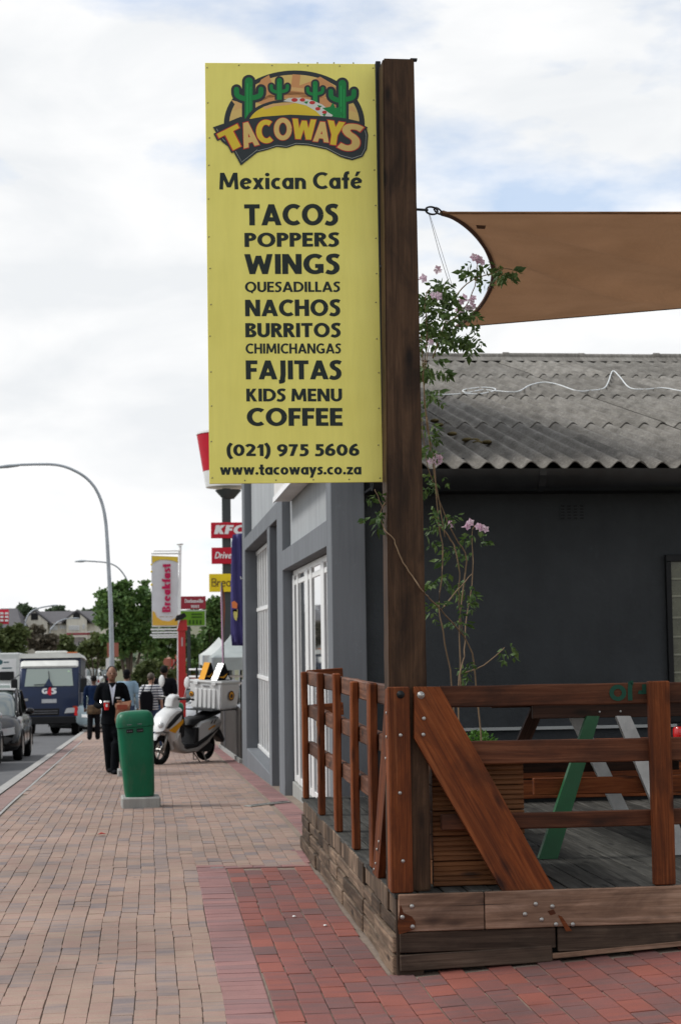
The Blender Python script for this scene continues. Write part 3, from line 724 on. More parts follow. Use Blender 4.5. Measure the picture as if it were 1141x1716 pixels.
# railing ----------------------------------------------------------
rl = thing('railing', 'red brown stained timber railing with bolted diagonal braces round the deck corner', 'railing', (DX, DY, DZ))
def plank_poly(name, pts, thick, mat, parent, axis, nrm, bevel=0.004):
    """board of any outline: pts in world, grain along axis, extruded away from nrm"""
    ax = Vector(axis).normalized(); n = Vector(nrm).normalized(); b = n.cross(ax); o0 = Vector(pts[0])
    M = Matrix((ax, b, n)).transposed().to_4x4(); M.translation = o0; inv = M.inverted()
    loc = [inv @ Vector(p) for p in pts]
    mb = MB().prism([(p.x, p.y) for p in loc], -thick, 0.0, 'Z'); o = mb.build(name, mat, None, bevel=bevel)
    o.parent = parent; o.matrix_basis = WM(parent).inverted() @ M
    return o
FY = 8.262   # plane of the members bolted on the outside of the front rails
q = lambda px, py, Y=FY: at(px, py, Y)
cb0, cb1 = q(655, 1500), q(692, 1500)
board('corner_board', ((cb0.x + cb1.x) / 2, FY + 0.02, DZ + 0.002), ((cb0.x + cb1.x) / 2, FY + 0.02, q(673, 1151).z), cb1.x - cb0.x, 0.04, RED_WOOD, rl, (0, -1, 0), 0.005)
plank_poly('diagonal_brace', [q(694, 1151), q(737, 1151), q(932, 1497), q(846, 1501), q(694, 1237)], 0.045, RED_WOOD, rl, q(932, 1497) - q(737, 1151), (0, -1, 0), 0.005)
ry = 8.325
for (pa, pb, la, lb, Yr) in ((1150, 1186, 1143, 1180, ry), (1244, 1283, 1238, 1277, ry + 0.002), (1366, 1393, 1360, 1391, ry)):
    zt = at(740, pa, Yr - 0.02).z; zb = at(740, pb, Yr - 0.02).z
    board('rail', (1.425, Yr, (zt + zb) / 2), (4.55, Yr, (zt + zb) / 2 + 0.003), zt - zb, 0.038, DARK_RAIL, rl, (0, -1, 0), 0.006, 0.003)
u0, u1 = q(1097, 1490, 8.25), q(1133, 1490, 8.25)
board('upright', ((u0.x + u1.x) / 2, 8.275, DZ + 0.002), ((u0.x + u1.x) / 2 - 0.004, 8.275, q(1115, 1141).z), u1.x - u0.x, 0.045, RED_WOOD, rl, (0, -1, 0), 0.006)
board('upright', (4.0, 8.275, DZ + 0.002), (4.0, 8.275, q(1115, 1141).z), 0.11, 0.045, RED_WOOD, rl, (0, -1, 0), 0.006)
for px, py, rr_, mt in ((705, 1165, 0.012, 'w'), (710, 1204, 0.0115, 0), (709, 1231, 0.0115, 0), (671, 1164, 0.010, 'd'), (671, 1232, 0.0105, 0), (670, 1329, 0.0105, 0), (675, 1443, 0.011, 0)):
    Yb = FY - 0.001
    bolt(q(px, py, Yb), (0, -1, 0), rr_, rl, STEEL if mt != 'd' else BLACK_METAL, washer=0.021 if mt == 'w' else (0.022 if mt == 'd' else 0))
# side: rails run down the street
def side_rail(z1, z0, xo, name='rail'):
    y = 8.34; ss = [(8.30, 9.6), (9.605, 10.9), (10.905, 12.2), (12.205, 13.40)]
    for a, b in ss:
        dz = rnd.uniform(-0.006, 0.006)
        board(name, (xo, a, (z0 + z1) / 2 + dz), (xo, b, (z0 + z1) / 2 - dz * 0.5), z1 - z0, 0.045, RAIL_WOOD, rl, (-1, 0, 0), 0.008, 0.004)
side_rail(1.405, 1.295, DX + 0.062); side_rail(1.135, 1.035, DX + 0.064); side_rail(0.845, 0.745, DX + 0.062)
for y_, wd, zt in ((9.20, 0.105, 1.41), (10.02, 0.075, 1.40), (10.98, 0.105, 1.43), (12.03, 0.085, 1.415), (13.30, 0.075, 1.40)):
    board('baluster', (DX + 0.012, y_, DZ + 0.002), (DX + 0.012, y_, zt), wd, 0.048, RED_WOOD, rl, (-1, 0, 0), 0.008, 0.003)
sx = DX - 0.022
plank_poly('diagonal_brace', [Vector((sx, 8.33, 1.34)), Vector((sx, 8.335, 1.10)), Vector((sx, 8.80, DZ + 0.0)), Vector((sx, 9.02, DZ + 0.0)), Vector((sx, 8.42, 1.37))], 0.038, RED_WOOD, rl, Vector((0, 0.6, -1)), (-1, 0, 0), 0.005)
board('corner_board', (sx + 0.012, 8.345, DZ + 0.002), (sx + 0.012, 8.345, 1.40), 0.13, 0.024, RED_WOOD, rl, (-1, 0, 0), 0.004)
for y_, z_ in ((8.36, 1.28), (8.37, 1.16), (8.41, 1.05), (8.80, 0.55), (8.86, 0.47), (8.72, 0.60), (8.93, 0.43)):
    bolt((sx - 0.001, y_, z_), (-1, 0, 0), 0.0105, rl)
for z_ in (1.35, 1.08, 0.78, 0.46):
    bolt((sx - 0.001, 8.305, z_), (-1, 0, 0), 0.008, rl)
# short return rail at the far end
for z1, z0 in ((1.41, 1.30), (1.135, 1.035)):
    board('rail', (DX + 0.04, 13.38, (z0 + z1) / 2), (1.52, 13.42, (z0 + z1) / 2 + 0.015), z1 - z0, 0.04, RED_WOOD, rl, (0, -1, 0), 0.005)

# green lettering left on the top rail
GREENP = flat('green_stencil', (0.010, 0.055, 0.035), 0.7)

# planter box behind the brace ---------------------------------------
pl = thing('planter_box', 'ribbed brown timber planter box standing behind the diagonal brace', 'planter', (1.6, 8.8, DZ))
bx0, bx1, by0, by1, bz1 = 1.40, at(876, 1300, 8.42).x, 8.42, 9.2, 1.03
for z in [DZ + 0.005 + 0.125 * k for k in range(5)]:
    for side in range(4):
        prof = []
        for k in range(5):
            z0 = z + k * 0.0245
            prof += [(0.0, z0), (-0.007, z0 + 0.005), (-0.007, z0 + 0.017), (0.0, z0 + 0.0235)]
        if side == 0:
            mb = MB()
            pts = [(by0 + a, b) for a, b in prof]; mb.prism(pts + [(by0 + 0.025, pts[-1][1]), (by0 + 0.025, pts[0][1])], bx0, bx1, 'X')
        elif side == 1:
            mb = MB(); mb.box(bx1 - 0.022, bx1 - 0.002, by0 + 0.027, by1, z, z + 0.12)
        elif side == 2:
            mb = MB(); mb.box(bx0 + 0.002, bx0 + 0.022, by0 + 0.027, by1, z, z + 0.12)
        else:
            mb = MB(); mb.box(bx0 + 0.024, bx1 - 0.024, by1 - 0.022, by1 - 0.001, z, z + 0.12)
        mb.build('side_board', PLANTER_WOOD, pl, bevel=0.0015 if side == 0 else 0.003)
mb = MB(); mb.box(bx0 + 0.024, bx1 - 0.024, by0 + 0.028, by1 - 0.024, DZ + 0.05, bz1 - 0.06); mb.build('soil', plaster('soil', (0.04, 0.03, 0.02), 1.0, 40, 0.3), pl)

# low planter trough along the wall -----------------------------------
tr = thing('wall_planter', 'long low planter trough with red wooden front against the charcoal wall', 'planter', (3.4, 13.0, DZ))
board('front_board', (2.15, 12.55, 0.80), (5.6, 12.55, 0.80), 0.14, 0.03, RED_WOOD, tr, (0, -1, 0), 0.004)
board('front_board', (2.15, 12.55, 0.65), (5.6, 12.55, 0.65), 0.14, 0.03, RED_WOOD, tr, (0, -1, 0), 0.004)
board('front_board', (2.15, 12.55, 0.50), (5.6, 12.55, 0.50), 0.14, 0.03, RED_WOOD, tr, (0, -1, 0), 0.004)
mb = MB(); mb.box(2.16, 5.6, 12.57, 14.1, -0.1, 0.74); mb.build('trough', BLACK_METAL, tr)
mb = MB(); mb.box(2.16, 5.6, 14.10, 14.14, 0.86, 0.885); mb.build('back_edging', flat('pale_edge', (0.4, 0.42, 0.41)), tr)
def leaves(mb, c, rad, n, size, droop=0.3, asp=0.42, r=rnd):
    for _ in range(n):
        while True:
            d = Vector((r.uniform(-1, 1), r.uniform(-1, 1), r.uniform(-1, 1)))
            if d.length <= 1: break
        p = Vector(c) + Vector((d.x * rad[0], d.y * rad[1], d.z * rad[2]))
        leaf(mb, p, size * r.uniform(0.6, 1.25), asp, droop, r)
def leaf(mb, p, s, asp, droop, r=rnd, dirv=None):
    a = dirv if dirv is not None else Vector((r.uniform(-1, 1), r.uniform(-1, 1), r.uniform(-1, 0.6) - droop))
    a = a.normalized(); b = a.cross(Vector((r.uniform(-1, 1), r.uniform(-1, 1), r.uniform(-1, 1)))).normalized(); n = a.cross(b)
    mb.add([p, p + a * s * 0.45 + b * s * asp * 0.5, p + a * s - n * s * 0.12, p + a * s * 0.45 - b * s * asp * 0.5, p + a * s * 0.5 + n * s * 0.06], [(0, 1, 4), (1, 2, 4), (2, 3, 4), (3, 0, 4)])
lf = MB(); leaves(lf, at(800, 1240, 12.8) + Vector((0, 0, -0.02)), (0.14, 0.12, 0.07), 240, 0.055, -0.5)
pt = MB(); pt.lathe([(0.001, 0.0), (0.07, 0.0), (0.09, 0.1), (0.08, 0.1)], c=tuple(Vector((at(800, 1240, 12.8).x, 12.8, 0.742))), n=14)
po = thing('potted_plant', 'small bright green leafy plant in the wall planter behind the brace', 'plant', (at(800, 1240, 12.8).x, 12.8, 0.742))
pt.build('pot', flat('terracotta_pot', (0.16, 0.05, 0.03)), po, smooth=True); lf.build('foliage', leafmat('herb_leaf', (0.05, 0.14, 0.02), (0.08, 0.2, 0.03), (0.14, 0.28, 0.05)), po, kind=None, recalc=False)

# ================================================================== picnic table
pt = thing('picnic_table', 'dark timber picnic table with one green and several white legs on the deck', 'table', (2.75, 10.2, DZ))
TZ = 1.315
yT0, yT1 = 9.35, 11.2
xa, xb = at(862, 1190, yT0).x, at(862, 1190, yT0).x + 1.22
nb = 6
for k in range(nb):
    x = xa + (xb - xa) * (k + 0.5) / nb
    board('top_plank', (x, yT0, TZ - 0.018), (x, yT1, TZ - 0.018), (xb - xa) / nb - 0.008, 0.036, TABLE_WOOD, pt, (0, 0, 1), 0.005)
for s in (0, 1):
    for k in range(2):
        x = (xa - 0.28 + 0.15 * k) if s == 0 else (xb + 0.28 - 0.15 * k)
        board('bench_plank', (x, yT0, 0.865), (x, yT1, 0.865), 0.14, 0.036, TABLE_WOOD, pt, (0, 0, 1), 0.005)
def frame(yf, lm, rm, near):
    xc = at(1016, 1200, yf).x if near else (xa + xb) / 2
    zt = TZ - 0.04
    board('table_bearer', (xc - 0.42, yf + 0.05, TZ - 0.085), (xc + 0.55, yf + 0.05, TZ - 0.085), 0.09, 0.04, TABLE_WOOD, pt, (0, -1, 0), 0.004)
    if near:
        lt0, lt1, lb0, lb1 = at(983, 1200, yf), at(1004, 1200, yf), at(902, 1442, yf), at(934, 1442, yf)
        rt0, rt1, rb0, rb1 = at(1032, 1200, yf), at(1056, 1200, yf), at(1128, 1442, yf), at(1160, 1442, yf)
        for a, b, c, d, m in ((lt0, lt1, lb1, lb0, lm), (rt0, rt1, rb1, rb0, rm)):
            for p_ in (c, d): p_.z = DZ + 0.002
            plank_poly('leg', [a, b, c, d], 0.045, m, pt, d - a, (0, -1, 0))
    else:
        for sg, m in ((-1, lm), (1, rm)):
            x0 = xc + sg * 0.07; x1 = xc + sg * 0.48
            plank_poly('leg', [Vector((x0 - 0.045, yf, zt)), Vector((x0 + 0.045, yf, zt)), Vector((x1 + 0.05, yf, DZ)), Vector((x1 - 0.05, yf, DZ))], 0.045, m, pt, Vector((x1 - x0, 0, DZ - zt)), (0, -1, 0))
    board('seat_bearer', (xc - 0.42 if near else xc - 0.85, yf - 0.012 + 0.085, 0.80), (xc + 0.85, yf - 0.012 + 0.085, 0.80), 0.095, 0.04, RED_WOOD if near else TABLE_WOOD, pt, (0, -1, 0), 0.004)
frame(9.35, GREEN_PAINT_WOOD, WHITE_PAINT_WOOD, True)
frame(10.9, TABLE_WOOD, WHITE_PAINT_WOOD, False)
for px, py in ((1004, 1193), (1039, 1192)):
    bolt(at(px, py, 9.37) , (0, -1, 0), 0.007, pt)
rc = thing('red_canister', 'small glossy red container partly hidden behind the right railing post', 'container', at(1137, 1240, 12.7))
mb = MB(); c_ = at(1139, 1240, 12.7); mb.lathe([(0.001, 0), (0.05, 0), (0.055, 0.01), (0.055, 0.085), (0.045, 0.10), (0.02, 0.105), (0.001, 0.105)], c=(c_.x, c_.y, c_.z), n=16); mb.build('body', paint('red_gloss', (0.5, 0.012, 0.012), 0.25, coat=0.5), rc, smooth=True)
mb = MB(); mb.lathe([(0.001, 0.106), (0.022, 0.106), (0.022, 0.125), (0.001, 0.127)], c=(c_.x, c_.y, c_.z), n=12); mb.build('cap', DARK, rc, smooth=True)
mb = MB(); mb.box(c_.x - 0.2, c_.x + 0.25, c_.y - 0.1, c_.y + 0.1, 0.742, c_.z - 0.001); 
tag(mb.build('wooden_crate', RED_WOOD, None, bevel=0.005), 'low reddish wooden crate under the red container at the wall planter', 'crate')

# ================================================================== shade sail
m, nt, b = newmat('shade_cloth')
wv = noise(nt, mapping(nt, (1, 1, 1)), 2.2, 4, 0.5)
th = node(nt, 'ShaderNodeTexWave', wave_type='BANDS'); th.inputs['Scale'].default_value = 55; th.inputs['Distortion'].default_value = 1.5; th.inputs['Detail'].default_value = 2
nt.links.new(mapping(nt, (1, 0.35, 0.2)), th.inputs['Vector'])
bump(nt, b, noise(nt, mapping(nt, (0.9, 0.35, 3.5)), 2.0, 5, 0.55, 0.6), 0.9, 0.12)
cc = mix(nt, 0.40, ramp(nt, wv, [(0.3, (0.22, 0.118, 0.060)), (0.7, (0.30, 0.165, 0.088))]), ramp(nt, th.outputs['Color'], [(0.2, (0.13, 0.07, 0.04)), (0.8, (0.32, 0.18, 0.10))]))
nt.links.new(cc, b.inputs['Base Color']); b.inputs['Roughness'].default_value = 0.85; b.inputs['Specular IOR Level'].default_value = 0.15
trn = node(nt, 'ShaderNodeBsdfTranslucent'); nt.links.new(cc, trn.inputs[0]); ms = node(nt, 'ShaderNodeMixShader'); ms.inputs[0].default_value = 0.45
out = [n for n in nt.nodes if n.type == 'OUTPUT_MATERIAL'][0]
nt.links.new(b.outputs[0], ms.inputs[1]); nt.links.new(trn.outputs[0], ms.inputs[2]); nt.links.new(ms.outputs[0], out.inputs[0])
SAIL = m
edge = [(737, 357), (757, 364), (780, 380), (800, 401), (815, 425), (823, 452), (820, 478), (806, 507), (786, 530), (762, 548)]
YA, YB = 8.75, 13.0
left = [at(px, py, YA + (YB - YA) * (i / (len(edge) - 1)) ** 1.1) for i, (px, py) in enumerate(edge)]
left = smooth_path(left, 6); n = len(left)
A2, B2 = Vector((6.2, 8.3, 4.35)), Vector((6.6, 13.6, 3.95))
Pn = at(1141, 357, 8.55); Pf = at(1141, 516, 12.9)
NX = 60; mb = MB(); rows_ = []
for j in range(n):
    t = j / (n - 1); a = left[j]
    # straight-ish line to the right through the frame edge
    mid = Pn.lerp(Pf, t); mid.z -= 0.04 * math.sin(math.pi * t)
    end = mid + (mid - a) * 1.0
    row = []
    for i in range(NX + 1):
        s = i / NX; p = a.lerp(end, s)
        p.z += -0.05 * math.sin(math.pi * min(1, s)) * math.sin(math.pi * t) ** 2 + 0.015 * math.sin(9 * t + 5 * s) * s * math.sin(math.pi * t) ** 2
        p.z -= 0.13 * math.exp(-((t - 0.38 - 0.62 * s) / 0.055) ** 2) * min(1, s * 3) * (1 - t) * 2
        p.z -= 0.09 * math.exp(-((t - 0.12 - 0.30 * s) / 0.045) ** 2) * min(1, s * 2.5)
        row.append(p)
    rows_.append(row)
sl = thing('shade_sail', 'large brown shade cloth sail stretched over the deck from the sign post', 'shade sail', left[0])
mb.loft(rows_, caps=False, closed=False); mb.build('sail_cloth', SAIL, sl, smooth='all', recalc=False)
hm = MB(); hm.tube([p + Vector((0.012, 0, 0)) for p in left], 0.016, 6); hm.build('edge_webbing', paint('brown_webbing', (0.10, 0.05, 0.035), 0.8), sl, smooth='all')
hm = MB(); hm.tube(rows_[0], 0.008, 5); hm.build('hem', SAIL, sl, smooth='all')
hm = MB(); hm.tube(rows_[-1], 0.008, 5); hm.build('hem', SAIL, sl, smooth='all')
tt = rows_[2][2]; hm = MB(); hm.add([at(797, 377, 9.05), at(814, 378, 9.05), at(812, 384, 9.05), at(799, 383, 9.05)], [(0, 1, 2, 3)]); hm.build('sewn_label', paint('label_cloth', (0.09, 0.05, 0.035), 0.8), sl)
# turnbuckle and shackle
tb = MB(); e0 = at(698, 351, 8.55); e1 = at(716, 352, 8.6); tb.tube([e0, e1], 0.007, 8)
def link_ring(mb, a, b, wd, r=0.005):
    ax = (b - a); L = ax.length; ax.normalize(); sd_ = Vector((0, 0, 1)) - ax * ax.z; sd_.normalize(); c = (a + b) / 2; pts = []
    for k in range(17):
        th_ = 2 * math.pi * k / 16; pts.append(c + ax * math.cos(th_) * L / 2 + sd_ * math.sin(th_) * wd)
    mb.tube(pts, r, 6, caps=False)
link_ring(tb, e1 - Vector((0.01, 0, 0)), at(733, 354, 8.65), 0.020, 0.0055); link_ring(tb, at(727, 350, 8.65), left[0] + Vector((0.01, 0, 0)), 0.014, 0.005)
tb.build('turnbuckle', BLACK_METAL, sl, smooth='all')
rp_ = MB(); rp_.tube([at(718, 357, 8.62), at(736, 425, 8.75), at(753, 478, 8.9)], 0.0016, 4); rp_.tube([at(719, 357, 8.6), at(741, 425, 8.7), at(757, 478, 8.9)], 0.0012, 4)
rp_.build('guy_line', GREYP, sl)

# ================================================================== climbing vine
vn = thing('climbing_vine', 'straggly pink flowering creeper climbing beside the wooden sign post', 'plant', (1.55, 9.0, DZ))
rv = random.Random(11)
stems = [
    [(772, 1160, 9.3), (770, 1040, 9.3), (781, 940, 9.3), (762, 900, 9.2), (740, 850, 9.1), (722, 800, 9.0), (712, 760, 8.95), (706, 700, 8.9)],
    [(762, 1300, 9.1), (757, 1150, 9.1), (742, 1060, 9.0), (736, 1010, 9.0), (742, 930, 9.0), (733, 860, 8.95), (728, 780, 8.9), (712, 690, 8.8), (712, 620, 8.75), (725, 560, 8.75)],
    [(810, 1290, 9.4), (798, 1150, 9.4), (785, 1080, 9.3), (745, 1030, 9.1), (720, 1003, 8.6), (708, 990, 8.292), (690, 965, 8.292), (671, 935, 8.292), (660, 905, 8.292), (647, 890, 8.30), (637, 868, 8.36), (640, 850, 8.36), (634, 835, 8.37), (628, 820, 8.38)],
    [(770, 1280, 9.2), (768, 1150, 9.2), (777, 1100, 9.3), (780, 1050, 9.4), (792, 960, 9.5), (790, 900, 9.5), (795, 880, 9.5)],
    [(741, 1020, 9.0), (765, 990, 9.1), (790, 962, 9.2)],
    [(725, 600, 8.8), (745, 540, 8.9), (760, 500, 9.0), (790, 470, 9.0), (825, 458, 9.1), (845, 450, 9.1), (866, 455, 9.15)],
    [(708, 640, 8.7), (715, 560, 8.7), (712, 500, 8.7), (725, 480, 8.8)],
    [(716, 720, 8.85), (709, 640, 8.8), (706, 560, 8.8)],
    [(745, 545, 8.9), (775, 520, 9.0), (795, 480, 9.0), (800, 440, 9.0)],
    [(770, 1130, 9.3), (810, 1115, 9.5), (845, 1085, 9.6)],
    [(640, 850, 8.36), (650, 835, 8.37), (655, 822, 8.375)],
    [(735, 880, 9.0), (752, 900, 9.1), (762, 920, 9.1), (770, 960, 9.1), (768, 1000, 9.15), (775, 1060, 9.2)],
    [(715, 700, 8.8), (722, 760, 8.9), (735, 840, 9.0), (745, 900, 9.0)],
]
for s in stems:
    pts = smooth_path([at(*p) for p in s], 4)
    for k in range(1, len(pts) - 1): pts[k] = pts[k] + Vector((rv.uniform(-1, 1), rv.uniform(-1, 1), 0)) * 0.003
    n = len(pts); mb = MB(); mb.tube(pts, [0.0048 - 0.0028 * i / n for i in range(n)], 6); mb.build('stem', STEM, vn, smooth='all')
fo = MB()
def pinnate(mb, base, dirv, n=4, L=0.09, s=0.036):
    d = Vector(dirv).normalized(); side = d.cross(Vector((rv.uniform(-1, 1), rv.uniform(-1, 1), rv.uniform(-1, 1)))).normalized()
    for k in range(n):
        p = base + d * (L * (k + 1) / n) - Vector((0, 0, 0.006 * k))
        for sg in (-1, 1):
            leaf(mb, p, s * rv.uniform(0.7, 1.2), 0.52, 0, rv, d * 0.45 + side * sg + Vector((0, 0, -0.45)))
    leaf(mb, base + d * L * 1.05, s * 1.2, 0.45, 0, rv, d + Vector((0, 0, -0.4)))
blobs = [(730, 500, 28, 22, 24, 8.8), (720, 545, 20, 26, 22, 8.75), (745, 560, 40, 18, 20, 8.85), (765, 520, 28, 14, 10, 8.95), (716, 600, 12, 30, 14, 8.75), (722, 620, 14, 18, 9, 8.8), (800, 455, 14, 22, 9, 9.0),
         (848, 458, 17, 9, 8, 9.1), (785, 575, 18, 12, 6, 8.9), (715, 660, 9, 26, 9, 8.8), (716, 720, 9, 18, 7, 8.85), (735, 800, 10, 16, 7, 8.95), (722, 760, 8, 22, 7, 8.9), (718, 850, 6, 45, 7, 8.95),
         (725, 900, 10, 30, 6, 9.0), (745, 870, 10, 22, 5, 9.0), (797, 905, 14, 20, 8, 9.45), (772, 920, 8, 8, 4, 9.2), (735, 975, 12, 25, 7, 9.0), (757, 945, 8, 20, 4, 9.1), (730, 1020, 14, 10, 7, 9.0), (772, 1010, 14, 14, 7, 9.2),
         (785, 980, 12, 14, 5, 9.2), (765, 1040, 16, 10, 5, 9.2), (775, 1120, 14, 14, 5, 9.3), (848, 1087, 12, 7, 6, 9.6), (617, 835, 9, 8, 4, 8.38), (622, 868, 14, 10, 6, 8.37), (790, 540, 12, 10, 4, 8.9), (740, 475, 16, 10, 7, 8.85)]
for cx, cy, rx_, ry_, n_, Y in blobs:
    for _ in range(int(n_ * (1.25 if cy < 600 else 0.8))):
        a = rv.uniform(0, 6.28); rr_ = math.sqrt(rv.random())
        p = at(cx + rx_ * rr_ * math.cos(a), cy + ry_ * rr_ * math.sin(a), Y + rv.uniform(-0.12, 0.15) * (0.05 if Y < 8.4 else 1))
        pinnate(fo, p, (rv.uniform(-1, 1), rv.uniform(-0.6, 0.6), rv.uniform(-0.8, 0.4)), rv.choice([2, 3, 3]), rv.uniform(0.04, 0.07), rv.uniform(0.034, 0.056))
fo.build('foliage', VINE_LEAF, vn, recalc=False)
for cx, cy, n_, Y in ((798, 432, 5, 9.0), (803, 436, 3, 9.0), (738, 453, 2, 8.85), (729, 495, 4, 8.7), (775, 503, 5, 9.0), (787, 512, 4, 9.0), (772, 515, 3, 9.0), (795, 500, 3, 9.0), (706, 466, 2, 8.6), (738, 770, 5, 8.9), (727, 773, 3, 8.9), (760, 880, 3, 9.0), (788, 879, 5, 9.45), (800, 881, 4, 9.45), (808, 884, 4, 9.45), (722, 573, 2, 8.7)):
    fb_ = MB()
    for _ in range(max(1, (n_ + 1) // 2)):
        c = at(cx + rv.uniform(-6, 6), cy + rv.uniform(-4, 4), Y - 0.05)
        ax = Vector((rv.uniform(-1, 1), -1.2, rv.uniform(-0.4, 0.6))).normalized(); e1_ = ax.cross(Vector((0, 0, 1))).normalized(); e2_ = ax.cross(e1_)
        r0 = rv.uniform(0.019, 0.026)
        for k in range(5):
            th_ = k * 1.2566 + rv.uniform(-0.1, 0.1); dv_ = e1_ * math.cos(th_) + e2_ * math.sin(th_); sv = dv_.cross(ax)
            fb_.add([c - ax * 0.012, c + dv_ * r0 * 0.6 + sv * r0 * 0.42, c + dv_ * r0 * 1.1 - ax * 0.004, c + dv_ * r0 * 0.6 - sv * r0 * 0.42], [(0, 1, 2), (0, 2, 3)])
        fb_.tube([c - ax * 0.01, c - ax * 0.05], 0.003, 5)
    fb_.build('flower', PETAL, vn, recalc=False)
# ================================================================== sign post
sp = thing('sign_post', 'tall square dark brown timber post rising from the deck corner', 'post', (1.3, 8.4, DZ))
PY0, PY1 = 8.306, 8.48
bl0, bl1 = at(655, 1495, PY0).x, at(722, 1480, PY0).x
tl0, tl1 = at(641.5, 97, PY0), at(693.5, 97, PY0)
nseg = 40; rings = []
Zt = tl0.z; Zb = DZ + 0.001
for i in range(nseg + 1):
    t = i / nseg; z = Zb + (Zt - Zb) * t
    x0 = bl0 + (tl0.x - bl0) * t + rnd.uniform(-0.0008, 0.0008); x1 = bl1 + (tl1.x - bl1) * t + rnd.uniform(-0.0008, 0.0008)
    rings.append([Vector((z - Zb, x0 - bl0, -0.0)), Vector((z - Zb, x1 - bl0, 0.0)), Vector((z - Zb, x1 - bl0, -(PY1 - PY0))), Vector((z - Zb, x0 - bl0, -(PY1 - PY0)))])
# grain runs along local X: local (x, y, z) -> world (up, right, towards camera)
mb = MB().loft([[v for v in r] for r in rings])
o = mb.build('post_shaft', POST_WOOD, None, bevel=0.008, seg=2)
M = Matrix(((0, 1, 0, bl0), (0, 0, -1, PY0), (1, 0, 0, Zb), (0, 0, 0, 1)))
o.parent = sp; o.matrix_basis = WM(sp).inverted() @ M
br_ = MB(); e = at(696, 101, 8.38); br_.box(tl1.x - 0.01, e.x + 0.006, 8.36, 8.39, e.z - 0.006, e.z + 0.004); br_.build('bracket', BLACK_METAL, sp)

# ================================================================== stroke lettering
def ribbon(pts, wx, wy, V, Fc):
    """flat ribbon with an elliptical pen along a centre line"""
    n = len(pts); o = len(V)
    for i in range(n):
        a = pts[max(i - 1, 0)]; b = pts[min(i + 1, n - 1)]
        tx, ty = b[0] - a[0], b[1] - a[1]; L = math.hypot(tx, ty) or 1; nx, ny = -ty / L, tx / L
        V.append((pts[i][0] + nx * wx / 2, pts[i][1] + ny * wy / 2)); V.append((pts[i][0] - nx * wx / 2, pts[i][1] - ny * wy / 2))
    for i in range(n - 1): Fc.append((o + 2 * i, o + 2 * i + 1, o + 2 * i + 3, o + 2 * i + 2))
def sp2(pts, k=6):
    return [(p.x, p.y) for p in smooth_path([Vector((a, b, 0)) for a, b in pts], k)]
def arc(cx, cy, rx, ry, a0, a1, n=18):
    return [(cx + rx * math.cos(R(a0 + (a1 - a0) * i / n)), cy + ry * math.sin(R(a0 + (a1 - a0) * i / n))) for i in range(n + 1)]
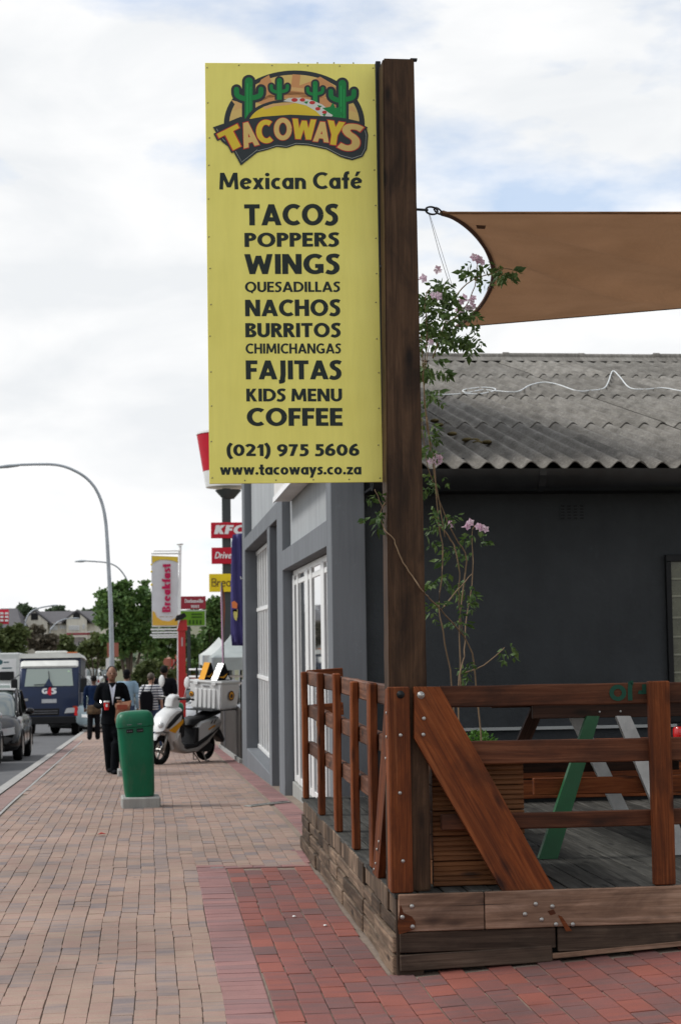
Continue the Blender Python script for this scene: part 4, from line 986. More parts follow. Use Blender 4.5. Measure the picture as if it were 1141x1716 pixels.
def glyph(ch, wx, wy):
    """returns (advance, list of shapes); a shape is ('r', centre line) or ('p', polygon)"""
    a, b = wx / 2, wy / 2
    V = lambda x, y0=0, y1=1: ('p', [(x - a, y0), (x + a, y0), (x + a, y1), (x - a, y1)])
    Hh = lambda y, x0, x1: ('p', [(x0, y - b), (x1, y - b), (x1, y + b), (x0, y + b)])
    D = lambda x0, y0, x1, y1, w=None: ('p', [(x0 - (w or wx * 1.04) / 2, y0), (x0 + (w or wx * 1.04) / 2, y0), (x1 + (w or wx * 1.04) / 2, y1), (x1 - (w or wx * 1.04) / 2, y1)])
    A = lambda *q: ('r', arc(*q)); S = lambda pts: ('r', sp2(pts))
    X = 0.68
    if ch == ' ': return 0.26, []
    if ch == '.': return 0.27, [('p', arc(0.14, 0.12, 0.125, 0.12, 0, 342, 19))]
    if ch == '-': return 0.4, [Hh(0.4, 0.02, 0.36)]
    if ch == "'": return 0.25, [('p', [(0.05, 0.65), (0.15, 0.65), (0.2, 1), (0.02, 1)])]
    if ch == 'A': return 0.90, [D(a, 0, 0.45, 1), D(0.90 - a, 0, 0.45, 1), Hh(0.28, 0.24, 0.66)]
    if ch == 'B': return 0.68, [V(a), Hh(1 - b, a, .34), Hh(.53, a, .36), Hh(b, a, .36), A(.34, .765, .27 - a + .03, .235 - b, -90, 90, 12), A(.36, .265, .32 - a, .265 - b, -90, 90, 12)]
    if ch == 'C': return 0.82, [A(.50, .5, .50 - a, .515 - b, 52, 308, 24), ('p', [(.72, .70), (.80, .70), (.80, .985), (.70, .93)]) if False else A(.50, .5, .50 - a, .515 - b, 52, 60, 2)]
    if ch == 'D': return 0.86, [V(a), Hh(1 - b, a, .36), Hh(b, a, .36), A(.34, .5, .52 - a, .5 - b, -90, 90, 20)]
    if ch == 'E': return 0.60, [V(a), Hh(1 - b, a, .58), Hh(.51, a, .54), Hh(b, a, .58)]
    if ch == 'F': return 0.58, [V(a), Hh(1 - b, a, .57), Hh(.50, a, .53)]
    if ch == 'G': return 0.90, [A(.50, .5, .50 - a, .515 - b, 50, 300, 24), V(.86 - a, .05, .50), Hh(.50 - b, .5, .86)]
    if ch == 'H': return 0.80, [V(a), V(.78 - a), Hh(.52, a, .78 - a)]
    if ch == 'I': return 0.28, [V(.02 + a)]
    if ch == 'J': return 0.40, [('r', [(.36 - a, 1), (.36 - a, .25)] + sp2([(.36 - a, .25), (.33 - a, .03), (.20, -.10), (.03, -.13)])[1:])]
    if ch == 'K': return 0.74, [V(a), D(.22, .44, .56, 1), D(.60, 0, .27, .60)]
    if ch == 'L': return 0.54, [V(a), Hh(b, a, .54)]
    if ch == 'M': return 1.06, [D(a, 0, a + .05, 1, wx * .92), D(1.04 - a, 0, .99 - a, 1, wx * .92), D(a + .07, 1, .52, .12, wx * .95), D(.97 - a, 1, .52, .12, wx * .95)]
    if ch == 'N': return 0.84, [V(a), V(.82 - a), D(a + .02, 1, .80 - a, 0)]
    if ch == 'O': return 1.00, [A(.49, .5, .49 - a, .515 - b, 0, 360, 34)]
    if ch == 'P': return 0.64, [V(a), Hh(1 - b, a, .33), Hh(.42 + b, a, .33), A(.32, .71, .32 - a, .29 - b, -90, 90, 14)]
    if ch == 'Q': return 1.00, [A(.49, .5, .49 - a, .515 - b, 0, 360, 34), D(.56, .10, .62, -.12, wx * .7)]
    if ch == 'R': return 0.70, [V(a), Hh(1 - b, a, .33), Hh(.45 + b, a, .33), A(.32, .725, .32 - a, .275 - b, -90, 90, 14), D(.60, 0, .33, .50)]
    if ch == 'S': return 0.60, [S([(.56, .86), (.40, .92), (.20, .88), (.14, .74), (.22, .61), (.36, .52), (.45, .40), (.45, .22), (.33, .09), (.18, .07), (.02, .13)])]
    if ch == 'T': return 0.72, [V(.35), Hh(1 - b, 0, .70)]
    if ch == 'U': return 0.78, [V(a, .34, 1), V(.76 - a, .34, 1), A(.38, .345, .38 - a, .355 - b, 180, 360, 16)]
    if ch == 'V': return 0.84, [D(.42, 0, a, 1), D(.42, 0, .84 - a, 1)]
    if ch == 'W': return 1.22, [D(.34, 0, a, 1, wx), D(.34, 0, .60, .92, wx * .9), D(.86, 0, .60, .92, wx * .9), D(.86, 0, 1.20 - a, 1, wx)]
    if ch == 'X': return 0.80, [D(a, 0, .78 - a, 1), D(.78 - a, 0, a, 1)]
    if ch == 'Y': return 0.78, [D(.39, .42, a, 1), D(.39, .42, .78 - a, 1), V(.39, 0, .46)]
    if ch == 'Z': return 0.70, [Hh(1 - b, .02, .68), Hh(b, .02, .68), D(.14, .1, .54, .9)]
    # lower case
    def bowl(cx=.31, r=.31, h=X): return A(cx, h / 2, r - a, h / 2 - b + .01, 0, 360, 24)
    if ch == 'a': return 0.64, [bowl(), V(.62 - a, 0, X)]
    if ch == 'b': return 0.66, [bowl(.34), V(a, 0, 1.02)]
    if ch == 'c': return 0.54, [A(.33, X / 2, .33 - a, X / 2 - b + .01, 55, 305, 18)]
    if ch == 'd': return 0.66, [bowl(), V(.64 - a, 0, 1.02)]
    if ch in 'eé':
        g = [A(.33, X / 2, .33 - a, X / 2 - b + .01, 20, 320, 20), ('p', [(.06, .27), (.60, .36), (.62, .47), (.06, .38)])]
        if ch == 'é': g.append(('p', [(.24, .76), (.38, .76), (.56, 1.04), (.34, 1.04)]))
        return 0.64, g
    if ch == 'f': return 0.42, [V(.10 + a, 0, .82), S([(.10 + a, .80), (.16 + a, .95), (.30 + a, .97)]), Hh(X - b, 0, .40)]
    if ch == 'g': return 0.64, [bowl(), V(.62 - a, -.1, X), S([(.62 - a, 0), (.55 - a, -.2), (.3, -.26), (.05, -.2)])]
    if ch == 'h': return 0.62, [V(a, 0, 1.02), V(.60 - a, 0, .40), A(.30, .38, .30 - a, .30 - b, 0, 180, 12)]
    if ch == 'i': return 0.27, [V(.01 + a, 0, X), ('p', arc(.01 + a, .88, a * 1.1, .11, 0, 342, 15))]
    if ch == 'k': return 0.62, [V(a, 0, 1.02), D(.20, .28, .50, X), D(.52, 0, .25, .42)]
    if ch == 'l': return 0.27, [V(.01 + a, 0, 1.02)]
    if ch == 'm': return 0.94, [V(a, 0, X), V(.46, 0, .40), V(.92 - a, 0, .40), A(.29, .38, .29 - a, .30 - b, 0, 180, 10), A(.68, .38, .24 - a + .0, .30 - b, 0, 180, 10)]
    if ch == 'n': return 0.62, [V(a, 0, X), V(.60 - a, 0, .40), A(.30, .38, .30 - a, .30 - b, 0, 180, 12)]
    if ch == 'o': return 0.66, [A(.32, X / 2, .32 - a, X / 2 - b + .01, 0, 360, 26)]
    if ch == 'p': return 0.66, [bowl(.34), V(a, -.3, X)]
    if ch == 'r': return 0.42, [V(a, 0, X), S([(a, .42), (.22, .56), (.40, X - b)])]
    if ch == 's': return 0.46, [S([(.43, .58), (.28, .62), (.14, .54), (.18, .43), (.30, .33), (.34, .18), (.22, .08), (.02, .09)])]
    if ch == 't': return 0.44, [V(.10 + a, .05, .92), S([(.10 + a, .16), (.16 + a, .06), (.42, .07)]), Hh(X - b, 0, .42)]
    if ch == 'u': return 0.62, [V(a, .28, X), V(.60 - a, 0, X), A(.30, .30, .30 - a, .30 - b, 180, 360, 12)]
    if ch == 'v': return 0.60, [D(.30, 0, a * .9, X), D(.30, 0, .60 - a * .9, X)]
    if ch == 'w': return 0.90, [D(.26, 0, a * .9, X, wx * .95), D(.26, 0, .44, X, wx * .85), D(.62, 0, .44, X, wx * .85), D(.62, 0, .88 - a * .9, X, wx * .95)]
    if ch == 'x': return 0.62, [D(a, 0, .60 - a, X), D(.60 - a, 0, a, X)]
    if ch == 'y': return 0.60, [D(.30, .02, a * .9, X), D(.16, -.28, .60 - a * .9, X)]
    if ch == 'z': return 0.54, [Hh(X - b, .02, .52), Hh(b, .02, .52), D(.12, .1, .42, .58)]
    Z = .92
    if ch == '0': return 0.74, [A(.36, Z / 2, .36 - a, Z / 2 - b, 0, 360, 26)]
    if ch == '1': return 0.46, [V(.30, 0, Z), D(.08, .64, .26, Z, wx * .8)]
    if ch == '2': return 0.66, [S([(.05, .74), (.18, .85), (.38, .83), (.50, .68), (.44, .50), (.28, .30), (.14, .12)]), Hh(b, .03, .64)]
    if ch == '3': return 0.6, [S([(.05, .83), (.3, .86), (.45, .7), (.3, .5), (.48, .3), (.3, .06), (.03, .1)])]
    if ch == '4': return 0.7, [V(.5, 0, Z), Hh(.27, .02, .68), D(.14, .3, .46, Z, wx * .8)]
    if ch == '5': return 0.62, [Hh(Z - b, .10, .58), V(.10 + a, .48, Z), S([(.14, .50), (.32, .55), (.48, .42), (.47, .20), (.32, .07), (.04, .08)])]
    if ch == '6': return 0.68, [A(.34, .30, .34 - a, .31 - b, 0, 360, 22), S([(.12, .34), (.18, .60), (.34, .80), (.54, .88)])]
    if ch == '7': return 0.62, [Hh(Z - b, .02, .60), D(.20, 0, .48, Z)]
    if ch == '8': return 0.64, [A(.32, .68, .27 - a, .24 - b, 0, 360, 18), A(.32, .24, .31 - a, .25 - b, 0, 360, 18)]
    if ch == '9': return 0.68, [A(.34, .62, .34 - a, .31 - b, 0, 360, 22), S([(.56, .58), (.50, .32), (.34, .12), (.14, .03)])]
    if ch == '(': return 0.36, [S([(.30, 1.0), (.14, .72), (.11, .40), (.16, .06), (.31, -.20)])]
    if ch == ')': return 0.40, [S([(.04, 1.0), (.20, .72), (.23, .40), (.18, .06), (.03, -.20)])]
    return 0.5, [V(a)]
def text_shapes(txt, wx=.24, wy=.19, track=0.05):
    x = 0; out = []
    for ch in txt:
        adv, sh = glyph(ch, wx, wy)
        out.append((x, sh)); x += adv + track
    return x - track, out
def put_text(mb, txt, fn, wx=.24, wy=.19, track=.05, off0=0, dstep=0.00006):
    """fn(u, v, off) -> point, u in 0..1 of the line's width, v in cap heights"""
    w, lst = text_shapes(txt, wx, wy, track); k = 0
    for x, sh in lst:
        for kind, pts in sh:
            if kind == 'p':
                mb.poly([fn((x + p[0]) / w, p[1], off0 + (k % 9) * dstep) for p in pts])
            else:
                V, Fc = [], []; pw = wx if True else wy
                ribbon(pts, wx, wy, V, Fc)
                mb.add([fn((x + p[0]) / w, p[1], off0 + (k % 9) * dstep) for p in V], Fc)
            k += 1
    return mb

# ================================================================== the yellow sign
SY = 8.47
cTL, cTR, cBL, cBR = at(342, 100, SY + 0.04), at(629, 103, SY), at(353, 816, SY + 0.04), at(641, 812, SY)
ex = ((cTR - cTL) + (cBR - cBL)).normalized(); ez_ = ((cTL - cBL) + (cTR - cBR)).normalized()
ey = ez_.cross(ex).normalized(); ez = ex.cross(ey).normalized()
SWm = ((cTR - cTL).length + (cBR - cBL).length) / 2; K = SWm / 288.0; SHm = 714 * K
cc_ = (cTL + cTR + cBL + cBR) / 4
org = cc_ - ex * SWm / 2 + ez * SHm / 2
sg = thing('cafe_sign', 'tall yellow café menu sign with cactus logo bolted to the wooden post', 'sign')
sg.matrix_basis = Matrix((ex, ey, ez)).transposed().to_4x4() if False else Matrix(((ex.x, ey.x, ez.x, org.x), (ex.y, ey.y, ez.y, org.y), (ex.z, ey.z, ez.z, org.z), (0, 0, 0, 1)))
def SU(px, py):                       # photo pixel -> sign units (u to the right, v down)
    t = (py - 100) / 714.0
    for _ in range(3):
        u = px - (342 + 11.5 * t); yt = 100 + 3 * u / 288; yb = 816 - 4 * u / 288; t = (py - yt) / (yb - yt)
    return u, t * 714
def SP(u, v, off=0.0): return Vector((u * K, -0.001 - off, -v * K))
m, nt, b = newmat('yellow_sign_sheet')
v = mapping(nt)
c = ramp(nt, noise(nt, v, 1.8, 5, 0.5), [(0.3, (0.79, 0.70, 0.14)), (0.7, (0.85, 0.765, 0.18))])
c = mix(nt, 0.5, c, mix(nt, 1.0, c, ramp(nt, noise(nt, mapping(nt, (7, 7, 0.8)), 3, 6, 0.7), [(0.3, (0.86, 0.86, 0.80)), (0.65, (1.0, 1.0, 1.0))]), 'MULTIPLY'))
nt.links.new(c, b.inputs['Base Color']); b.inputs['Roughness'].default_value = 0.38; b.inputs['Specular IOR Level'].default_value = 0.45
bump(nt, b, noise(nt, v, 1.6, 3), 0.35, 0.05)
YELLOW = m
INK = paint('dark_vinyl', (0.014, 0.022, 0.019), 0.5, vary=0.1, spec=0.25)
mb = MB(); mb.box(0, SWm, 0, 0.012, -SHm, 0); pn = mb.build('sign_panel', YELLOW, sg, world=False, bevel=0.0015)
mb = MB()
for x0, x1, z0, z1 in ((0.012, SWm - 0.012, -0.05, -0.012), (0.012, SWm - 0.012, -SHm + 0.012, -SHm + 0.05), (0.012, 0.05, -SHm + 0.051, -0.051), (SWm - 0.05, SWm - 0.012, -SHm + 0.051, -0.051)):
    mb.box(x0, x1, 0.0125, 0.05, z0, z1)
mb.build('rear_frame', BLACK_METAL, sg, world=False, kind=None)
mb = MB(); mb.box(SWm + 0.001, SWm + 0.028, -0.012, 0.06, -SHm - 0.004, 0.012); mb.build('mounting_channel', BLACK_METAL, sg, world=False, bevel=0.003)
for vv in (8, 352, 705):
    mb = MB(); mb.box(SWm + 0.0285, SWm + 0.052, 0.0, 0.05, -vv * K - 0.022, -vv * K + 0.022); mb.build('clamp', BLACK_METAL, sg, world=False, bevel=0.003)
mb = MB(); mb.ball((SWm + 0.012, -0.018, -352 * K), 0.013, 10, 8); mb.build('knob', BLACK_METAL, sg, world=False, smooth='all')
lines = [('Mexican Café', 367, 608, 318.5, 317.5, 28.5, .045, .22), ('TACOS', 409.5, 567.5, 380, 379.5, 36, .05, .25), ('POPPERS', 410, 569, 416.8, 416, 24, .05, .25), ('WINGS', 410, 570, 463, 462.5, 34, .05, .25),
         ('QUESADILLAS', 411, 570.5, 493.5, 493, 17.5, .05, .22), ('NACHOS', 411.5, 571, 534.5, 533.5, 28, .05, .25), ('BURRITOS', 412, 571.5, 570, 569.5, 24, .05, .25), ('CHIMICHANGAS', 412.5, 572, 597.5, 597, 17, .05, .22),
         ('FAJITAS', 413, 573, 641, 640.5, 32, .05, .25), ('KIDS MENU', 414, 574, 678, 677.5, 21.5, .05, .24), ('COFFEE', 415, 575, 719, 718.5, 30, .05, .25),
         ('(021) 975 5606', 382, 602.5, 769.7, 768.5, 21.5, .05, .24), ('www.tacoways.co.za', 371, 606, 801, 799.5, 18.5, .03, .23)]
for txt, xl, xr, yl, yr_, cap, trk, wgt in lines:
    (ul, vl), (ur, vr) = SU(xl, yl), SU(xr, yr_)
    mb = MB(); put_text(mb, txt, lambda u, v, o: SP(ul + (ur - ul) * u, vl + (vr - vl) * u - cap * v, o), wgt, wgt * 0.80, trk)
    mb.build('lettering', INK, pn, world=False, recalc=False)
# screws round the edge
SCREW = paint('brass_screw', (0.30, 0.27, 0.13), 0.4, 0.5)
for i in range(13):
    for uu in (5, 283):
        mb = MB(); p = SP(uu + rnd.uniform(-1.5, 1.5), 8 + i * 58 + rnd.uniform(-6, 6)); tmp = MB().lathe([(0.0001, 0), (0.0042, 0), (0.003, 0.0022), (0.0001, 0.0026)], n=8)
        mb.add([Vector((v_.x, -v_.z, v_.y)) + p for v_ in tmp.v], tmp.f); mb.build('screw', SCREW, sg, world=False, smooth='all')
for i in range(1, 5):
    for vv in (4, 709):
        mb = MB(); p = SP(i * 57 + rnd.uniform(-4, 4), vv); tmp = MB().lathe([(0.0001, 0), (0.0042, 0), (0.003, 0.0022), (0.0001, 0.0026)], n=8)
        mb.add([Vector((v_.x, -v_.z, v_.y)) + p for v_ in tmp.v], tmp.f); mb.build('screw', SCREW, sg, world=False, smooth='all')
mb = MB()
for xx in (500, 532, 560, 593):
    u, v = SU(xx, 100.5); mb = MB(); p = Vector((u * K, 0.006, 0.0)); mb.lathe([(0.0001, 0), (0.004, 0), (0.004, 0.008), (0.0001, 0.01)], c=tuple(p), n=6); mb.build('screw', SCREW, sg, world=False)

# --- printed logo: flat layers on the sheet
LG = lambda x, y: SU(340 + x / 3.003, 90 + y / 3.003)
def lp(mb, pts, off): mb.poly([SP(*LG(x, y), off) for x, y in pts])
def lr(mb, pts, w, off):
    V, Fc = [], []; ribbon(pts, w, w, V, Fc); mb.add([SP(*LG(x, y), off) for x, y in V], Fc)
DARKP = flat('logo_charcoal', (0.035, 0.042, 0.045)); SANDP = flat('logo_sand', (0.66, 0.47, 0.16)); ORAP = flat('logo_orange', (0.58, 0.28, 0.115)); PEACH = flat('logo_peach', (0.66, 0.40, 0.16))
GRN = flat('logo_green', (0.015, 0.21, 0.055)); GRN2 = flat('logo_green_light', (0.03, 0.33, 0.09)); REDP = flat('logo_red', (0.50, 0.045, 0.04)); WHP = flat('logo_white', (0.62, 0.62, 0.56)); YELP = flat('logo_yellow', (0.68, 0.50, 0.045)); GREYL = flat('logo_outline', (0.42, 0.44, 0.38))
lg = MB(); logo = None
dome = arc(460, 350, 357, 278, 0, -180, 40)
mb = MB(); lp(mb, dome + [(103, 400), (817, 400)], 0.0002); logo = mb.build('printed_logo', DARKP, pn, world=False, recalc=False)
def lay_(name, mat, off, *polys):
    mb = MB()
    for p in polys: lp(mb, p, off)
    return mb.build(name, mat, logo, world=False, recalc=False)
def arcs(cx, cy, rx, ry, a0, a1, n=30): return arc(cx, cy, rx, ry, a0, a1, n)
lay_('sky_print', SANDP, 0.0004, arcs(460, 350, 330, 256, 0, -180, 40) + [(130, 395), (790, 395)])
lay_('mesa_print', ORAP, 0.0006, [(255, 190), (290, 120), (330, 95), (350, 150), (400, 140), (440, 165), (450, 92), (490, 95), (485, 150), (540, 130), (590, 105), (640, 135), (700, 190), (640, 210), (560, 215), (440, 200), (330, 215), (270, 240)],
     [(260, 235), (330, 200), (440, 180), (560, 195), (660, 230), (700, 280), (600, 262), (430, 212), (300, 250)])
lay_('haze_print', PEACH, 0.0008, [(140, 225), (200, 240), (290, 262), (200, 262), (150, 280), (160, 250)], [(690, 240), (760, 262), (775, 290), (720, 275), (660, 270)], [(340, 170), (440, 158), (560, 172), (620, 200), (560, 190), (430, 175), (350, 192)])
# cacti: charcoal outline first, then green
def cactus(cx, cy, s, base):
    st = [[(cx, base), (cx, cy)], [(cx - 62 * s, cy + 42 * s), (cx - 58 * s, cy + 72 * s), (cx - 30 * s, cy + 88 * s), (cx, cy + 92 * s)], [(cx + 62 * s, cy + 42 * s), (cx + 58 * s, cy + 72 * s), (cx + 30 * s, cy + 84 * s), (cx, cy + 88 * s)]]
    wd = [40 * s, 26 * s, 26 * s]
    for k, (mat, extra, off) in enumerate(((DARKP, 24 * s + 4, 0.0010), (GRN, 0, 0.0016))):
        mb = MB()
        for j, (pl_, w) in enumerate(zip(st, wd)):
            pts = pl_ if j == 0 else sp2(pl_, 4)
            V, Fc = [], []; ribbon(pts, w + extra, w + extra, V, Fc); mb.add([SP(*LG(x, y), off + j * 0.0001) for x, y in V], Fc)
            ex_, ey_ = pts[0] if j else pts[-1]
            lp(mb, arc(ex_, ey_, (w + extra) / 2, (w + extra) / 2, 0, 345, 20), off + j * 0.0001 + 0.00005)
        mb.build('cactus_print', mat, logo, world=False, recalc=False)
    mb = MB(); lr(mb, [(cx - 7 * s, base), (cx - 7 * s, cy + 10 * s)], 6 * s, 0.0021); lr(mb, [(cx + 8 * s, base), (cx + 8 * s, cy + 30 * s)], 4 * s, 0.0021); mb.build('cactus_highlight', GRN2, logo, world=False, recalc=False)
cactus(383, 125, 0.66, 225); cactus(565, 140, 0.62, 250)
cactus(228, 128, 1.0, 330); cactus(703, 142, 0.95, 330)
# taco
lay_('taco_edge', DARKP, 0.0023, arcs(430, 350, 222, 128, 0, -180, 34) + [(208, 372), (652, 372)])
lay_('taco_print', YELP, 0.0025, arcs(428, 350, 200, 112, 0, -180, 34) + [(228, 372), (628, 372)])
lay_('taco_shade', PEACH, 0.0026, [(300, 262), (350, 245), (420, 238), (470, 240), (430, 252), (360, 258), (310, 275)])
lay_('salsa_print', WHP, 0.0028, [(402, 232), (430, 216), (490, 214), (550, 228), (600, 250), (640, 282), (655, 308), (630, 322), (600, 315), (570, 285), (520, 255), (460, 240)])
lay_('lettuce_print', GRN, 0.0030, [(600, 268), (640, 262), (655, 240), (668, 268), (700, 262), (690, 285), (712, 300), (690, 310), (705, 325), (660, 322), (640, 330), (655, 305), (630, 290)], [(505, 236), (530, 232), (522, 248)], [(575, 252), (600, 258), (585, 270)], [(600, 300), (622, 296), (612, 312)])
lay_('tomato_print', REDP, 0.0032, arcs(460, 226, 16, 10, 0, 345, 14), arcs(500, 226, 14, 9, 0, 345, 14), arcs(550, 240, 15, 9, 0, 345, 14), arcs(578, 272, 13, 9, 0, 345, 14), arcs(612, 290, 12, 8, 0, 345, 14))
# banner with the arched name
ban = [(48, 366), (110, 345), (188, 312), (222, 326), (300, 312), (440, 302), (560, 308), (640, 312), (720, 322), (790, 338), (826, 368), (834, 410), (828, 480), (806, 520), (752, 538), (695, 522), (622, 482), (530, 462), (468, 458), (420, 474), (370, 468), (328, 482), (272, 497), (190, 564), (148, 485), (92, 440)]
lay_('banner_print', DARKP, 0.0034, ban)
mb = MB(); cxm, cym = 450, 415
lr(mb, [(cxm + (x - cxm) * 0.985, cym + (y - cym) * 0.955 ) for x, y in [(270, 486), (190, 553), (150, 478), (97, 433), (60, 372)]], 2.0, 0.0036)
lr(mb, [(275, 488), (330, 474), (372, 460), (420, 466), (468, 450), (530, 454), (622, 474), (697, 513), (752, 528), (800, 512), (818, 478), (824, 410), (815, 372)], 2.0, 0.0036); mb.build('banner_line', GREYL, logo, world=False, recalc=False)
letters = [('T', 146, 425, 118, 112, 27), ('A', 228, 405, 80, 128, 14), ('C', 308, 390, 84, 118, 4), ('O', 402, 377, 92, 112, 0), ('W', 508, 378, 122, 104, -3), ('A', 598, 392, 80, 104, -5), ('Y', 664, 398, 88, 122, -8), ('S', 746, 420, 112, 135, -10)]
for kk, (mat, grow, off) in enumerate(((DARKP, 0.22, 0.0038), (REDP, 0.09, 0.0044), (None, 0.0, 0.0050))):
    for li, (ch, cx, cy, w, h, rot) in enumerate(letters):
        wxg = .27 if ch != 'S' else .22
        adv, sh = glyph(ch, wxg, .21)
        mb = MB(); ca, sa = math.cos(R(rot)), math.sin(R(rot))
        gw = grow * 0.62
        def T_(p):
            x = (p[0] / adv - 0.5) * w; y = -(p[1] - 0.5) * h
            return (cx + x * ca + y * sa, cy - x * sa + y * ca)
        q_ = 0
        for kind, pts in sh:
            o_ = off + (li % 2) * 0.0001 * 0 + q_ * 0.00008
            if kind == 'p':
                c0 = (sum(p[0] for p in pts) / len(pts), sum(p[1] for p in pts) / len(pts))
                P2 = []
                n = len(pts)
                for i, p in enumerate(pts):
                    pa, pb = pts[i - 1], pts[(i + 1) % n]
                    d1 = (p[0] - pa[0], p[1] - pa[1]); d2 = (pb[0] - p[0], pb[1] - p[1]); l1 = math.hypot(*d1) or 1; l2 = math.hypot(*d2) or 1
                    P2.append((p[0] + (d1[0] / l1 - d2[0] / l2) * gw * .62, p[1] + (d1[1] / l1 - d2[1] / l2) * gw * .62))
                mb.poly([SP(*LG(*T_(p)), o_) for p in P2])
            else:
                pts_ = list(pts)
                if pts_[0] != pts_[-1] and math.hypot(pts_[0][0] - pts_[-1][0], pts_[0][1] - pts_[-1][1]) > 0.01:
                    d = (pts_[0][0] - pts_[1][0], pts_[0][1] - pts_[1][1]); l_ = math.hypot(*d) or 1; pts_ = [(pts_[0][0] + d[0] / l_ * gw * .6, pts_[0][1] + d[1] / l_ * gw * .6)] + pts_
                    d = (pts_[-1][0] - pts_[-2][0], pts_[-1][1] - pts_[-2][1]); l_ = math.hypot(*d) or 1; pts_ = pts_ + [(pts_[-1][0] + d[0] / l_ * gw * .6, pts_[-1][1] + d[1] / l_ * gw * .6)]
                V, Fc = [], []; ribbon(pts_, wxg + gw, .21 + gw, V, Fc); mb.add([SP(*LG(*T_(p)), o_) for p in V], Fc)
            q_ += 1
        mb.build('letter_print', mat if mat else (YELP if li % 2 == 0 else SANDP), logo, world=False, recalc=False)

# dark green stencil lettering left on the top rail
yfr = 8.325 - 0.0195 - 0.001
def stencil(txt, x0, x1, ybase, cap, wx):
    mb = MB()
    w0 = at(x0, ybase, yfr); w1 = at(x1, ybase - 1, yfr)
    h = cap / 337.0
    put_text(mb, txt, lambda u, v, o: Vector((w1.x + (w0.x - w1.x) * u, yfr - o - 0.0006, w0.z + h * (0.98 - v))), wx, wx)
    return mb
stencil('JO', 1020, 1062, 1174, 27, .26).build('stencil_print', GREENP, rl, recalc=False)
stencil('r', 1068, 1088, 1170, 24, .26).build('stencil_print', GREENP, rl, recalc=False)
# ================================================================== street: people, bins, scooter, vehicles
def remesh(mb, voxel):
    me = bpy.data.meshes.new('tmp'); me.from_pydata([tuple(v) for v in mb.v], [], mb.f)
    o = link(bpy.data.objects.new('tmp', me))
    md = o.modifiers.new('r', 'REMESH'); md.mode = 'VOXEL'; md.voxel_size = voxel
    sm = o.modifiers.new('s', 'SMOOTH'); sm.factor = 0.5; sm.iterations = 2
    dg = bpy.context.evaluated_depsgraph_get(); ev = o.evaluated_get(dg); me2 = bpy.data.meshes.new_from_object(ev)
    bpy.data.objects.remove(o); bpy.data.meshes.remove(me)
    return me2
def limb(mb, pts, rad, n=10):
    """tapered rounded limb through joints"""
    P = smooth_path(pts, 3); m = len(P); rr = []
    for i in range(m):
        f = i / (m - 1) * (len(rad) - 1); k = min(int(f), len(rad) - 2); rr.append(rad[k] + (rad[k + 1] - rad[k]) * (f - k))
    mb.tube(P, rr, n); mb.ball(P[0], rr[0], n, 6); mb.ball(P[-1], rr[-1], n, 6)
def torso(mb, sections, n=16):
    mb.loft([[Vector((c[0] + rx * math.cos(2 * math.pi * k / n), c[1] + ry * math.sin(2 * math.pi * k / n), c[2])) for k in range(n)] for c, rx, ry in sections])
